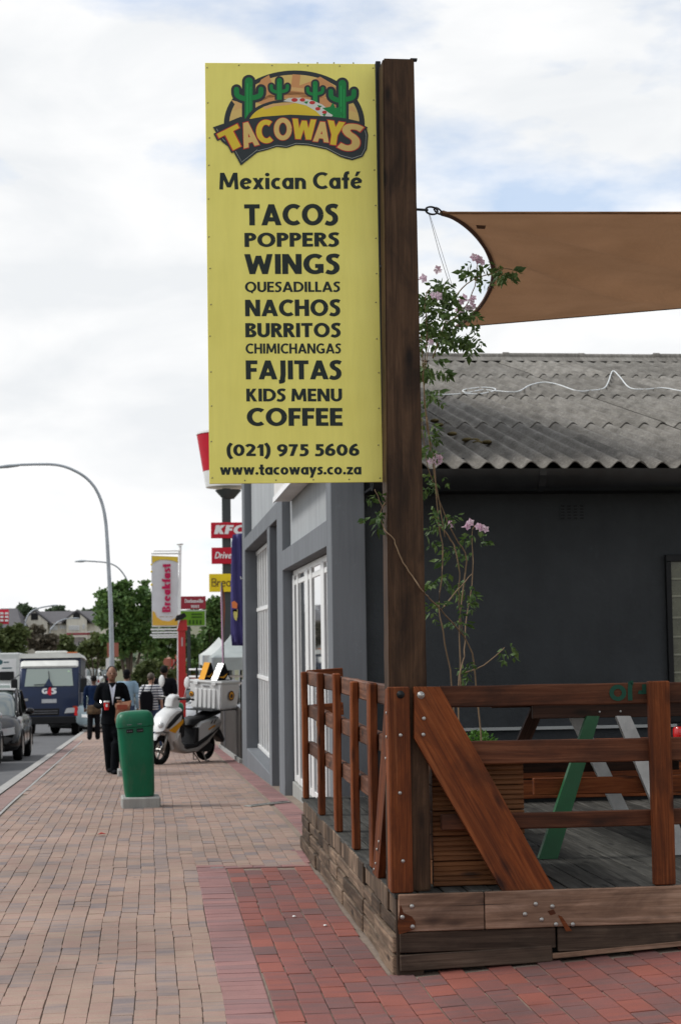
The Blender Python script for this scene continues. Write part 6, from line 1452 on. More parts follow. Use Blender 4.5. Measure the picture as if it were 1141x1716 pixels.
# triangular roof signs
for yc, h_, lab, wtx in ((0.14, 0.30, 'black and orange triangular sign with white edge standing on the delivery box', 1.0), (-0.17, 0.30, 'black triangular sign with an orange tip behind the white edged one', 0.8)):
    tg = thing('triangular_sign', lab, 'sign', sc.location, ang); tg.rotation_euler = (R(-3), 0, ang)
    zb = Z1 + 0.057; xc = -0.86; hw = 0.21 * wtx
    mb = MB(); mb.prism([(xc - hw, zb), (xc + hw, zb), (xc + 0.02, zb + h_), (xc - 0.02, zb + h_)], yc - 0.06, yc + 0.06, 'Y'); bd = mb.build('sign_body', BLACKC, tg, world=False, bevel=0.004)
    mb = MB(); mb.poly([(xc + hw + 0.002, yc - 0.065, zb), (xc + hw + 0.002, yc + 0.065, zb), (xc + 0.022, yc + 0.065, zb + h_), (xc + 0.022, yc - 0.065, zb + h_)]); mb.v = [v + Vector((0.004, 0, 0.002)) for v in mb.v]; mb.build('white_edge', WHITE if yc > 0 else ORG, bd, world=False)
    for s_ in (1,):
        mb = MB(); ys2 = yc + s_ * 0.0605
        mb.poly([(xc + hw * 0.75, ys2, zb + 0.06), (xc + hw * 0.1, ys2, zb + 0.07), (xc - hw * 0.5, ys2, zb + 0.13), (xc - hw * 0.3, ys2, zb + 0.08), (xc + 0.0, ys2, zb + 0.035)]); mb.build('orange_flash', ORG, bd, world=False)
        mb = MB(); mb.poly([(xc - hw * 0.9, ys2, zb + 0.01), (xc - hw * 0.2, ys2, zb + 0.01), (xc - hw * 0.55, ys2, zb + 0.09)]); mb.build('white_flash', WHITE, bd, world=False)

# ------------------------------------------------------------------ cars
def sect(x, hw, zb, zt, r=0.35, n=14, e=0.5, tumble=0.0):
    out = []
    zc, hz = (zb + zt) / 2, (zt - zb) / 2
    for k in range(n):
        a = 2 * math.pi * (k + 0.5) / n; c, s = math.cos(a), math.sin(a)
        yy = hw * math.copysign(abs(c) ** e, c); zz = zc + hz * math.copysign(abs(s) ** e, s)
        if s > 0: yy *= 1 - tumble * s
        out.append(Vector((x, yy, zz)))
    return out
def car(label, loc, rz, body, L=4.0, W=1.7, H=1.5, group=None, plate=True, detail=True, van=False):
    t = thing('parked_car' if 'parked' in label else 'car', label, 'car', loc, rz, group)
    hw = W / 2; X = L / 2
    mb = MB(); hood = 0.60 * H
    st = [(X, hw * .72, .28, .42), (X - .05, hw * .86, .22, .52), (X - .18, hw * .95, .19, .60), (X - .55, hw * 1.0, .18, hood * .96), (X - 1.05, hw * 1.0, .18, hood * 1.05), (0, hw, .18, hood * 1.10), (-X + .9, hw, .18, hood * 1.12), (-X + .3, hw * .98, .2, hood * 1.12), (-X + .06, hw * .92, .25, hood * 1.05), (-X, hw * .80, .32, hood * .85)]
    mb.loft([sect(x, w, a, b, e=0.42, tumble=0.10, n=18) for x, w, a, b in st]); bo = mb.build('body', body, t, world=False, smooth=True)
    zb = hood * 1.0
    xs = [(X - 1.0, .80, zb + .02), (X - 1.35, .82, zb + (H - zb) * .55), (X - 1.75, .80, H - .06), (X - 2.1, .79, H - .012), (-X + 1.3, .78, H - .01), (-X + .6, .76, H - .05), (-X + .25, .80, zb + (H - zb) * .5), (-X + .12, .82, zb + .05)]
    if van: xs = [(X - .7, .85, zb + .02), (X - 1.0, .86, zb + (H - zb) * .6), (X - 1.3, .86, H - .05), (X - 1.6, .86, H), (-X + .5, .86, H), (-X + .15, .86, H - .08), (-X + .08, .86, zb)]
    mb = MB(); mb.loft([sect(x, hw * w, zb - .12, z, e=0.40, tumble=0.14, n=18) for x, w, z in xs]); gl = mb.build('windows', CARGLASS, t, world=False, smooth=True)
    # roof skin and pillars over the glass
    mb = MB(); mb.loft([sect(x, hw * w * 0.89, H - .075, z + .012, e=0.6, tumble=0.06, n=18) for x, w, z in xs[2:6]]); mb.build('roof', body, t, world=False, smooth=True)
    for s in (-1, 1):
        pill = [[(xs[0][0] + .02, hw * .83, zb + .0), (xs[2][0], hw * .72, H - .055)], [(0.05, hw * .845, zb), (0.0, hw * .725, H - .05)], [(xs[-2][0] - .05, hw * .84, zb), (xs[-3][0] - .02, hw * .70, H - .06)]]
        for p in pill:
            mb = MB(); mb.tube([(a, s * b, c) for a, b, c in smooth_path(p, 4)], 0.032, 6); mb.build('pillar', body if p is not pill[1] else DARK, t, world=False, smooth='all')
        for wx_ in (X - .75, -X + .72):
            mb = MB(); mb.lathe([(0.0001, -.10), (.21, -.10), (.29, -.085), (.305, -.04), (.305, .06), (.28, .09), (.19, .095), (.0001, .07)], c=(wx_, s * (hw - .11), .305), n=24, axis='Y')
            if s < 0: mb.v = [Vector((v.x, 2 * s * (hw - .11) - v.y, v.z)) for v in mb.v]
            w_ = mb.build('wheel', RUBBER, t, world=False, smooth=True)
            mb = MB(); mb.lathe([(0.0001, .0), (.05, .012), (.17, .0), (.195, .012), (.195, -.02), (.0001, -.02)], c=(wx_, s * (hw - .01), .305), n=20, axis='Y')
            if s < 0: mb.v = [Vector((v.x, 2 * s * (hw - .01) - v.y, v.z)) for v in mb.v]
            mb.build('rim', STEEL, w_, world=False, smooth=True)
            if detail:
                mb = MB(); rg = arc(wx_, .305, .345, .345, -8, 188, 16); mb.tube([(a, s * (hw - .004), b) for a, b in rg], .014, 6); mb.build('wheel_arch', DARK, t, world=False, smooth='all')
        mb = MB(); mb.ball((X - 1.25, s * (hw + .09), zb + .10), (.06, .10, .07), 12, 8); mb.build('wing_mirror', body, t, world=False, smooth='all')
        mb = MB(); mb.prism([(s * hw * .42, .50), (s * hw * .86, .56), (s * hw * .84, .70), (s * hw * .48, .66)], X - .16, X - .045, 'X'); mb.build('headlight', glass('lamp_glass', (.5, .5, .5)), t, world=False, bevel=.015)
        mb = MB(); mb.prism([(s * hw * .66, .60), (s * hw * .92, .60), (s * hw * .86, .86), (s * hw * .72, .86)], -X - .012, -X + .12, 'X'); mb.build('tail_light', flat('red_lamp', (.4, .01, .01)), t, world=False, bevel=.01)
        if detail:
            for xx in (0.52, -0.52):
                mb = MB(); mb.box(xx - .09, xx + .09, s * hw * .99 - .012, s * hw * .99 + .012, zb - .14, zb - .115); mb.build('door_handle', body, t, world=False, bevel=.004)
            for xx in (0.98, -0.02, -1.0):
                mb = MB(); mb.box(xx - .006, xx + .006, s * (hw - .004) - .003, s * (hw - .004) + .003, .30, zb - .04); mb.build('door_gap', DARK, t, world=False)
    mb = MB(); mb.prism([(-hw * .5, .42), (hw * .5, .42), (hw * .42, .60), (-hw * .42, .60)], X - .06, X - .008, 'X'); mb.build('grille', DARK, t, world=False, bevel=.01)
    mb = MB(); mb.box(X - .06, X + .012, -hw * .62, hw * .62, .22, .32); mb.build('air_intake', DARK, t, world=False, bevel=.01)
    if plate:
        mb = MB(); mb.box(X - .005, X + .02, -.25, .25, .35, .45); mb.build('number_plate', WHITE, t, world=False, bevel=.003)
        mb = MB(); mb.box(-X - .02, -X + .005, -.25, .25, .55, .65); mb.build('number_plate', WHITE, t, world=False, bevel=.003)
    return t
def rpt(px, Y):
    x = at(px, 1200, Y).x; return Vector((x, Y, ground_z(0, Y) - 0.12))
FACE = R(-90)
BLACKCAR = paint('black_car_paint', (0.007, 0.006, 0.006), 0.14, vary=0.05, spec=0.3); SILVER = paint('silver_car_paint', (0.42, 0.43, 0.44), 0.28, 0.5, vary=0.04, coat=0.8); WHITECAR = paint('white_car_paint', (0.68, 0.69, 0.68), 0.2, vary=0.03, coat=0.8); BLUECAR = paint('pale_blue_car_paint', (0.30, 0.38, 0.42), 0.2, 0.3, vary=0.03, coat=0.8)
G = lambda x, y: Vector((x, y, ground_z(0, y) - 0.12))
def slope(o, y):
    s = (ground_z(0, y + 1) - ground_z(0, y - 1)) / 2; o.rotation_euler = (0, math.atan(s), o.rotation_euler[2]) if abs(math.sin(o.rotation_euler[2]) + 1) < .2 else (0, -math.atan(s), o.rotation_euler[2]); return o
slope(car('black hatchback driving in the kerb lane ahead of the cash truck', G(-3.52, 36.9), FACE, BLACKCAR, 3.9, 1.68, 1.52), 36.9)
slope(car('silver car at the left edge of the road before the black hatchback', G(-3.80, 32.3), FACE, SILVER, 4.1, 1.72, 1.46), 32.3)
slope(car('white car in the far lane left of the cash truck', G(-6.15, 62.0), FACE, WHITECAR, 4.1, 1.74, 1.5), 62)
slope(car('white sedan seen over the roof of the black hatchback', G(-5.3, 49.0), FACE, WHITECAR, 4.2, 1.72, 1.45), 49)
car('silver car parked past the cash truck next to the navy pullover', gpt(150, 63.5, -0.1), R(70), SILVER, 4.2, 1.74, 1.5)
car('teal tinted white car parked between the truck and the lamp pole', gpt(160, 96.0, -0.1), R(80), WHITECAR, 4.4, 1.76, 1.55)
car('pale blue car parked behind the man in the black cap', gpt(236, 58.0, -0.02), R(30), BLUECAR, 4.2, 1.74, 1.5)
car('small distant white car under the far trees', gpt(158, 165.0, -0.1), R(85), WHITECAR, 4.3, 1.76, 1.9, detail=False)
car('small distant dark car right of the far white one', gpt(175, 175.0, -0.1), R(85), BLACKCAR, 4.3, 1.76, 1.7, detail=False)
car('white car parked behind the red post by the shop', gpt(330, 62.0, 0), R(165), WHITECAR, 4.3, 1.74, 1.5)
car('silver car parked under the grey canopy', gpt(386, 52.0, 0.0), R(200), SILVER, 4.2, 1.74, 1.5)
# ------------------------------------------------------------------ cash-in-transit truck
NAVY = paint('navy_truck_paint', (0.004, 0.015, 0.052), 0.4, vary=0.08, coat=0.15, spec=0.3); TWHITE = paint('truck_white', (0.62, 0.62, 0.58), 0.4, vary=0.08)
ty = 58.0; tk = thing('cash_truck', 'navy blue armoured cash truck with white roof standing at the kerb', 'truck', G(-3.50, ty), FACE)
slope(tk, ty)
def T(mb, name, mat, par=None, **k): return mb.build(name, mat, par or tk, world=False, **k)
# local x forward (towards camera)
cab = [(0.0, .55), (0.0, 1.25), (-.06, 1.64), (-.32, 2.38), (-.50, 2.50), (-1.6, 2.50), (-1.6, .55)]
mb = MB(); mb.prism(cab, -1.0, 1.0, 'Y', .05, .08); cb_ = T(mb, 'cab', NAVY, smooth=True)
mb = MB(); mb.poly([(-.075, -.82, 1.69), (-.075, .82, 1.69), (-.285, .76, 2.29), (-.285, -.76, 2.29)]); mb.v = [v + Vector((.025, 0, 0)) for v in mb.v]; T(mb, 'windscreen', glass('truck_glass', (0.20, 0.25, 0.22), 0.15), cb_)
for pts in ([(-.06, 0.14, 1.68), (-.16, 0.0, 1.98), (-.06, -0.18, 1.68)],):
    mb = MB(); mb.poly([Vector(p) + Vector((.05, 0, 0)) for p in pts]); T(mb, 'wiper_cover', NAVY, cb_)
for a, b2 in (((-.03, -.10, 1.76), (-.08, -.5, 1.74)), ((-.10, .02, 1.9), (-.24, -.02, 2.2))):
    mb = MB(); mb.tube([Vector(a) + Vector((.03, 0, 0)), Vector(b2) + Vector((.03, 0, 0))], .014, 6); T(mb, 'wiper', DARK, cb_)
for z in (2.17, 2.07):
    mb = MB(); mb.ball((-.225, .66, z), (.012, .05, .04), 8, 6); T(mb, 'licence_disc', flat('pale_green_disc', (.45, .62, .42)), cb_)
mb = MB(); mb.prism([(-.30, 2.31), (-.26, 2.38), (-.50, 2.57), (-1.5, 2.58), (-1.5, 2.50), (-.52, 2.46)], -.98, .98, 'Y', .05, .1); T(mb, 'visor', TWHITE, smooth=True)
mb = MB(); mb.box(-5.0, -.85, -1.04, 1.04, .85, 2.66); T(mb, 'box_body', NAVY, bevel=.04)
mb = MB(); mb.prism([(-1.10, 2.662), (-1.0, 2.82), (1.0, 2.82), (1.10, 2.662)], -5.02, -.72, 'X'); T(mb, 'box_roof', TWHITE, bevel=.02)
mb = MB(); mb.box(-3.4, -1.2, -.55, .55, 2.822, 2.92); T(mb, 'roof_unit', TWHITE, bevel=.03)
for y_, nm in ((.75, 'roof_beacon'),):
    mb = MB(); mb.box(-1.0, -.8, y_ - .18, y_ + .18, 2.822, 2.86); T(mb, nm, flat('amber_beacon', (.5, .12, .02)), bevel=.01)
mb = MB(); mb.box(-.02, .07, -1.0, 1.0, .40, .66); T(mb, 'bumper', DARK, bevel=.03)
mb = MB(); mb.box(-.01, .03, -.75, .35, .70, .93); T(mb, 'grille', DARK, bevel=.01)
for z in (.76, .84):
    mb = MB(); mb.box(.031, .04, -.7, .3, z, z + .02); T(mb, 'grille_bar', GREYP)
for s in (-1, 1):
    mb = MB(); mb.prism([(s * .52, .76), (s * .95, .78), (s * .97, .96), (s * .60, .93)], -.05, .035, 'X'); hl = T(mb, 'headlight', glass('lamp_glass', (.5, .5, .5)), bevel=.012)
    mb = MB(); mb.prism([(s * .84, .93), (s * .97, .93), (s * .96, 1.0), (s * .80, .99)], -.05, .04, 'X'); T(mb, 'indicator', flat('red_orange_lamp', (.55, .06, .02)), hl)
    mb = MB(); mb.tube([(-.35, s * 1.0, 2.1), (-.12, s * 1.14, 2.0), (-.12, s * 1.16, 1.5)], .016, 6); ma = T(mb, 'mirror_arm', DARK)
    mb = MB(); mb.box(-.15, -.07, s * 1.17 - .11, s * 1.17 + .11, 1.45, 1.95); T(mb, 'mirror', DARK, ma, bevel=.03)
    mb = MB(); mb.box(-1.35, -.55, s * 1.004 - .01, s * 1.004 + .01, 1.45, 2.1); T(mb, 'side_window', CARGLASS, cb_)
    for wx_ in (-.75, -4.0):
        mb = MB(); mb.lathe([(0.0001, -.13), (.3, -.13), (.39, -.11), (.40, .09), (.37, .12), (.24, .12), (.22, .06), (.0001, .06)], c=(wx_, s * .86, .40), n=24, axis='Y')
        if s < 0: mb.v = [Vector((v.x, -1.72 - v.y, v.z)) for v in mb.v]
        T(mb, 'wheel', RUBBER, smooth=True)
mb = MB(); mb.box(-.006, .012, -.24, .26, 1.12, 1.25); T(mb, 'number_plate', paint('plate_grey', (.45, .46, .47), .5))
mb = MB(); mb.box(-.006, .01, -.9, -.7, 1.20, 1.28); T(mb, 'maker_badge', STEEL)
def logo3(txt, y0, y1, z, cap, mat, nm, off=0.012):
    mb = MB(); put_text(mb, txt, lambda u, v, o: Vector((off + o * 10, y0 + (y1 - y0) * u, z + cap * v)), .28, .24, .03, dstep=0.0001); T(mb, nm, mat, recalc=False)
# camera sees local +y on its right (truck faces the camera)
for nm, txt, y0, y1, z, cap, mat in (('letter_print', 'G', -.24, -.03, 1.43, .19, WHITE), ('letter_print', '4', -.06, .09, 1.38, .30, flat('red_mark', (.65, .02, .04))), ('letter_print', 'S', .07, .25, 1.43, .19, WHITE)):
    mb = MB(); off_ = .014 if txt == '4' else .008
    put_text(mb, txt, lambda u, v, o: Vector((-.06 / .39 * (z + cap * v - 1.25) + off_ + o * 10, y0 + (y1 - y0) * u, z + cap * v)), .32, .27, .03, dstep=0.0001)
    T(mb, nm, mat, recalc=False)
mb = MB(); mb.box(-4.9, -.2, -.85, .85, .45, .80); T(mb, 'chassis', BLACK_METAL)
# white box truck behind, cut by the left edge
wy = 78.0; wtk = thing('box_truck', 'white box truck with grey lettering at the far left of the road', 'truck', G(-7.2, wy), FACE); tk_ = tk; tk = wtk
slope(tk, wy)
mb = MB(); mb.box(-5.5, -.9, -1.1, 1.1, .8, 3.28); T(mb, 'box_body', paint('van_box_white', (.58, .60, .58), .5), bevel=.05)
mb = MB(); mb.prism([(0, .5), (0, 1.1), (-.25, 1.2), (-.6, 1.85), (-1.6, 1.95), (-1.6, .5)], -.95, .95, 'Y', .06, .08); c2_ = T(mb, 'cab', WHITECAR, smooth=True)
mb = MB(); mb.poly([(-.26, -.75, 1.25), (-.26, .75, 1.25), (-.56, .70, 1.80), (-.56, -.70, 1.80)]); mb.v = [v + Vector((.03, 0, 0)) for v in mb.v]; T(mb, 'windscreen', glass('truck_glass', (0.20, 0.25, 0.22), 0.15), c2_)
for s in (-1, 1):
    for wx_ in (-.7, -4.2):
        mb = MB(); mb.lathe([(0.0001, -.12), (.36, -.12), (.37, .10), (.22, .11), (.0001, .06)], c=(wx_, s * .86, .37), n=20, axis='Y'); T(mb, 'wheel', RUBBER, smooth=True)
mb = MB(); mb.box(-.895, -.885, .0, .95, 2.15, 3.0); pn_ = T(mb, 'white_board', WHITE)
mb = MB(); mb.lathe([(.06, -.884), (.12, -.884), (.12, -.878), (.06, -.878)], c=(0, .22, 2.86), n=20, axis='X'); T(mb, 'ring_mark', flat('dark_teal', (.05, .12, .13)), pn_)
for z, y0, y1 in ((2.85, .38, .62), (2.58, .30, .75)):
    mb = MB(); mb.box(-.884, -.879, y0, y1, z - .03, z + .03); T(mb, 'print_line', flat('dark_teal', (.05, .12, .13)), pn_)
mb = MB(); mb.box(-.884, -.80, .18, .85, 2.02, 2.42); T(mb, 'dark_panel', DARK, bevel=.02)
tk = tk_
# ================================================================== street furniture and signs
def pole_path(pts, Y): return smooth_path([at(px, py, Y) for px, py in pts], 5)
def street_lamp(label, Y, pts, headpts, r0, r1, group='street lamps along the road'):
    P = pole_path(pts, Y); base = P[0].copy()
    t = thing('street_lamp', label, 'street lamp', base, 0, group)
    n = len(P); mb = MB(); mb.tube(P, [r0 + (r1 - r0) * min(1, (P[i] - base).length / 11.0) for i in range(n)], 10); mb.build('pole', GALV, t, smooth='all')
    a, b = at(*headpts[0], Y), at(*headpts[1], Y); h = abs(at(headpts[0][0], headpts[0][1] + 7, Y).z - a.z) * headpts[2]
    d = (b - a); mb = MB(); rings = []
    for f, w in ((0, .35), (.15, .8), (.45, 1.0), (.75, .8), (1, .5)):
        c = a + d * f; rings.append([c + Vector((0, math.cos(q) * .16 * w, math.sin(q) * h * .5 * w)) for q in [2 * math.pi * k / 12 for k in range(12)]])
    mb.loft(rings); mb.build('lamp_head', paint('lamp_head_grey', (.33, .37, .40), .5), t, smooth='all')
    return t
gy = lambda px, Y: proj((at(px, 1200, Y).x, Y, ground_z(0, Y)))[1]
street_lamp('tall galvanised street lamp arching over the road behind the woman in black', 66.0, [(189, gy(189, 66)), (188, 1110), (186, 1020), (183, 960), (180, 905), (177, 870), (171, 842), (160, 818), (145, 801), (126, 789), (105, 781), (80, 778), (30, 779)], ((38, 779), (-14, 784), .9), .115, .05)
street_lamp('second street lamp with a small arched head above the round tree', 135.0, [(221, gy(221, 135)), (220, 1080), (218, 1000), (214, 975), (206, 960), (195, 949), (180, 943), (160, 941), (142, 940)], ((146, 940), (126, 941), .6), .10, .06)
street_lamp('faint distant street lamp left of the cream gabled house', 120.0, [(44, gy(44, 120)), (43, 1060), (45, 1038), (52, 1026), (66, 1019), (88, 1015)], ((84, 1015), (98, 1014), .35), .09, .028)
street_lamp('faint distant street lamp in front of the cream gabled house', 150.0, [(84, gy(84, 150)), (84, 1066), (88, 1052), (98, 1042), (112, 1037), (124, 1036)], ((122, 1036), (134, 1036), .3), .07, .03)

def px_box(mb, x0, x1, y0, y1, Y, d=0.1):
    a, b = at(x0, y1, Y), at(x1, y0, Y); mb.box(a.x, b.x, Y, Y + d, a.z, b.z); return a, b
def px_text(txt, x0, x1, yb, cap, Y, off=0.012, wx=.22, wy=.18, track=.05, slant=0.0):
    a, b = at(x0, yb, Y), at(x1, yb, Y); c = at(x0, yb - cap, Y); h = c.z - a.z
    mb = MB(); put_text(mb, txt, lambda u, v, o: Vector((a.x + (b.x - a.x) * u + slant * v * h, Y - off - o * 8, a.z + (b.z - a.z) * u + h * v)), wx, wy, track, dstep=0.0002); return mb
# fast food pylon -----------------------------------------------------
SR = flat('sign_red', (0.48, 0.012, 0.03)); SY_ = flat('sign_yellow', (0.75, 0.56, 0.02)); PYL = paint('pylon_dark', (0.028, 0.035, 0.035), 0.5)
Yp = 58.0; pa = at(383, gy(383, Yp), Yp)
py_ = thing('chicken_pylon', 'tall dark pylon with red KFC and Drive boards under a red and white bucket', 'sign', pa)
mb = MB(); w = .15; top = at(383, 818, Yp); bot = at(383, gy(383, Yp), Yp); mb.box(bot.x - w, bot.x + w, Yp, Yp + .3, bot.z - .2, top.z); mb.build('pole', PYL, py_, bevel=.02)
a = at(383, 822, Yp); mb = MB(); mb.loft([[a + Vector((math.cos(q) * r_, .15 + math.sin(q) * r_, z)) for q in [2 * math.pi * k / 20 for k in range(20)]] for r_, z in ((.2, -.28), (.45, 0), (.45, .03))]); mb.build('bucket_collar', PYL, py_, smooth=True)
bc = at(388, 815, Yp); ht = at(388, 727, Yp).z - bc.z
for k, (z0, z1, mt) in enumerate(((0, .30, WHITE), (.302, 1.0, SR))):
    mb = MB(); N = 28
    mb.loft([[bc + Vector((math.cos(q) * (.88 + .30 * z), .4 + math.sin(q) * (.88 + .30 * z), z * ht)) for q in [2 * math.pi * j / N for j in range(N)]] for z in (z0, z1)]); mb.build('bucket', mt, py_, smooth=True)
mb = MB(); mb.loft([[bc + Vector((math.cos(q) * 1.20, .4 + math.sin(q) * 1.20, z * ht)) for q in [2 * math.pi * j / 28 for j in range(28)]] for z in (1.002, 1.04)]); mb.build('bucket_rim', WHITE, py_, smooth=True)
for nm, x0, x1, y0, y1, mt, tx, tx0, tx1, tyb, cap, tm, sl_ in (('kfc_board', 354, 436, 875, 902, SR, 'KFC', 359, 408, 895, 15, WHITE, .22), ('drive_board', 355, 432, 917, 945, SR, 'Drive Thru', 360, 415, 936, 11, WHITE, .2), ('breakfast_board', 351, 430, 961, 992, SY_, 'Breakfast', 355, 424, 983, 14, flat('brown_print', (.13, .08, .03)), 0)):
    mb = MB(); px_box(mb, x0, x1, y0, y1, Yp - .12, .11); bo_ = mb.build('sign_board', mt, py_, bevel=.01)
    px_text(tx, tx0, tx1, tyb, cap, Yp - .12, wx=.30 if nm == 'kfc_board' else (.2 if nm == 'drive_board' else .13), wy=.24 if nm == 'kfc_board' else (.16 if nm == 'drive_board' else .12), slant=sl_).build('lettering', tm, bo_, recalc=False)
# breakfast banner ----------------------------------------------------
Yb_ = 60.0; pb = at(299, gy(299, Yb_), Yb_)
bn = thing('banner_pole', 'white pole carrying a white and yellow Breakfast banner', 'banner', pb)
mb = MB(); pts = [at(px, py, Yb_ + .05) for px, py in ((299, gy(299, Yb_)), (300, 1060), (302, 915))]; mb.tube(pts, .06, 10); mb.build('pole', WHITE, bn, smooth='all')
mb = MB(); e = at(302, 912, Yb_ + .05); mb.ball(e, (.13, .13, .045), 12, 6); mb.build('finial', WHITE, bn, smooth='all')
mb = MB(); a_, b_2 = at(255, 1050, Yb_), at(297, 931, Yb_)
N = 10; rings = []
xl0, xl1, xr0, xr1 = at(255, 1050, Yb_), at(254, 931, Yb_), at(299, 1049, Yb_), at(299, 933, Yb_)
for j in range(N + 1):
    f = j / N; l = xl0.lerp(xl1, f); r = xr0.lerp(xr1, f); dy = .03 * math.sin(f * 5)
    rings.append([l + Vector((0, dy, 0)), r + Vector((0, dy, 0)), r + Vector((0, dy + .02, 0)), l + Vector((0, dy + .02, 0))])
mb.loft(rings); bcl = mb.build('banner_cloth', flat('banner_white', (.66, .67, .70)), bn)
def bp(px, py, off=.03): p = at(px, py, Yb_); return Vector((p.x, Yb_ - off - .03, p.z))
mb = MB(); mb.poly([bp(*p) for p in ((255, 932), (298, 933), (298, 943), (292, 940), (280, 938), (268, 938), (260, 941), (256, 945))]); mb.build('yellow_print', flat('banner_yellow', (.72, .52, .06)), bcl, recalc=False)
mb = MB(); mb.poly([bp(*p) for p in ((256, 1048), (256, 1024), (260, 1026), (263, 1034), (272, 1040), (284, 1041), (294, 1036), (298, 1030), (298, 1048))]); mb.build('yellow_print', flat('banner_orange', (.72, .42, .06)), bcl, recalc=False)
mb = MB(); p0_, p1_ = bp(286, 1026, .06), bp(286, 945, .06); capw = at(286, 1000, Yb_).x - at(272, 1000, Yb_).x
put_text(mb, 'Breakfast', lambda u, v, o: Vector((p0_.x - capw * v + (p1_.x - p0_.x) * u, p0_.y - o * 8, p0_.z + (p1_.z - p0_.z) * u)), .30, .16, .05, dstep=.0002); mb.build('lettering', flat('crimson_print', (.50, .015, .09)), bcl, recalc=False)
mb = MB(); put_text(mb, 'mon to sun', lambda u, v, o: Vector((bp(268 + 22 * u, 1033).x, p0_.y - .01 - o * 8, bp(268, 1034.5).z + v * .045)), .2, .2, .05, dstep=.0002); mb.build('small_print', flat('tan_print', (.35, .2, .06)), bcl, recalc=False)
for i, (x0, x1, y, th) in enumerate(((254, 303, 928, .03), (258, 303, 923.5, .02), (255, 299, 1049.5, .025), (253, 298, 1055, .03), (255, 298, 1060, .03), (252, 298, 1064.5, .03), (256, 298, 1068, .03))):
    mb = MB(); a = at(x0, y, Yb_); b = at(x1, y, Yb_); mb.box(a.x, b.x, Yb_ - .02, Yb_ + .02, a.z - th, a.z + th); mb.build('bar', WHITE, bn, bevel=.005)
for i, (x, y) in enumerate(((254.5, 946), (254.5, 958), (254.5, 980))):
    mb = MB(); c = at(x, y, Yb_); mb.ball(c, .04, 8, 6); mb.build('tie', SY_, bn)
# red post ------------------------------------------------------------
Yr_ = 43.0; rb = at(305, gy(305, Yr_), Yr_)
rpst = thing('red_post', 'square bright red post with a dark slanted head in front of the trees', 'post', rb)
a, b = at(299, 1050, Yr_), at(311, 1050, Yr_); REDPAINT = paint('red_post_paint', (.42, .018, .016), .4, vary=.1)
mb = MB(); mb.box(a.x, b.x, Yr_, Yr_ + .19, rb.z, a.z); mb.build('shaft', REDPAINT, rpst, bevel=.01)
mb = MB(); c = at(305.5, 1046, Yr_); mb.prism([(c.x - .13, c.z - .18), (c.x + .13, c.z - .16), (c.x + .12, c.z + .12), (c.x - .06, c.z + .10)], Yr_ - .04, Yr_ + .2, 'Y'); mb.build('bracket', REDPAINT, rpst, bevel=.01)
mb = MB(); mb.prism([(at(293, 1040, Yr_).x, at(293, 1041, Yr_).z), (at(296, 1031, Yr_).x, at(296, 1032, Yr_).z), (at(309, 1026, Yr_).x, at(309, 1027, Yr_).z), (at(313, 1031, Yr_).x, at(313, 1033, Yr_).z), (at(306, 1040, Yr_).x, at(306, 1038, Yr_).z)], Yr_ - .15, Yr_ + .25, 'Y'); mb.build('head', DARK, rpst, bevel=.02)
px_text('CARWASH', 303.5, 306.5, 1080, 4, Yr_) if False else None
mb = MB(); a, b = at(304, 1083, Yr_), at(307, 1068, Yr_); mb.box(a.x, b.x, Yr_ - .006, Yr_ - .001, a.z, b.z); mb.build('white_strip', flat('faded_white', (.45, .3, .3)), rpst)
# purple banner flag --------------------------------------------------
Yf = 38.0; fb0 = at(409, gy(409, Yf), Yf)
fl = thing('purple_flag', 'tall purple feather flag with orange and yellow emblem beside the grey building', 'flag', fb0)
PURP = flat('purple_cloth', (.058, .050, .17)); 
mb = MB(); mb.tube([at(409, gy(409, Yf), Yf), at(408, 1000, Yf), at(408, 892, Yf)], .022, 8); mb.build('pole', GREYP, fl)
lft = [(389, 1082), (387, 1060), (387, 1020), (387, 980), (388, 940), (388, 910), (390, 896)]; rgt = [(407, 1082), (407, 1060), (407, 1020), (407, 980), (407, 940), (407, 908), (407, 893)]
rings = []
for j, (l, r) in enumerate(zip(lft, rgt)):
    row = []
    for i in range(9):
        p = at(l[0] + (r[0] - l[0]) * i / 8, l[1] + (r[1] - l[1]) * i / 8, Yf); p.y += .05 * math.sin(i * 1.4 + j * .8); row.append(p)
    rings.append(row + [p + Vector((0, .012, 0)) for p in row[::-1]])
mb = MB(); mb.loft(rings); fc = mb.build('flag_cloth', PURP, fl, smooth='all')
def fp(px, py, o=.08): p = at(px, py, Yf - .0); return Vector((p.x, Yf - o, p.z))
for pts, mt in (([(388, 1009), (393, 1007), (398, 1012), (397, 1020), (389, 1019)], flat('flag_orange', (.75, .22, .07))), ([(390, 1022), (398, 1021), (398, 1032), (396, 1041), (392, 1036)], flat('flag_yellow', (.62, .55, .16))), ([(389, 1019.5), (397, 1020.5), (397, 1026), (393, 1024), (390, 1028)], PURP)):
    mb = MB(); mb.poly([fp(x, y, .075 + .004 * len(pts)) for x, y in pts]); mb.build('emblem_print', mt, fc, recalc=False)
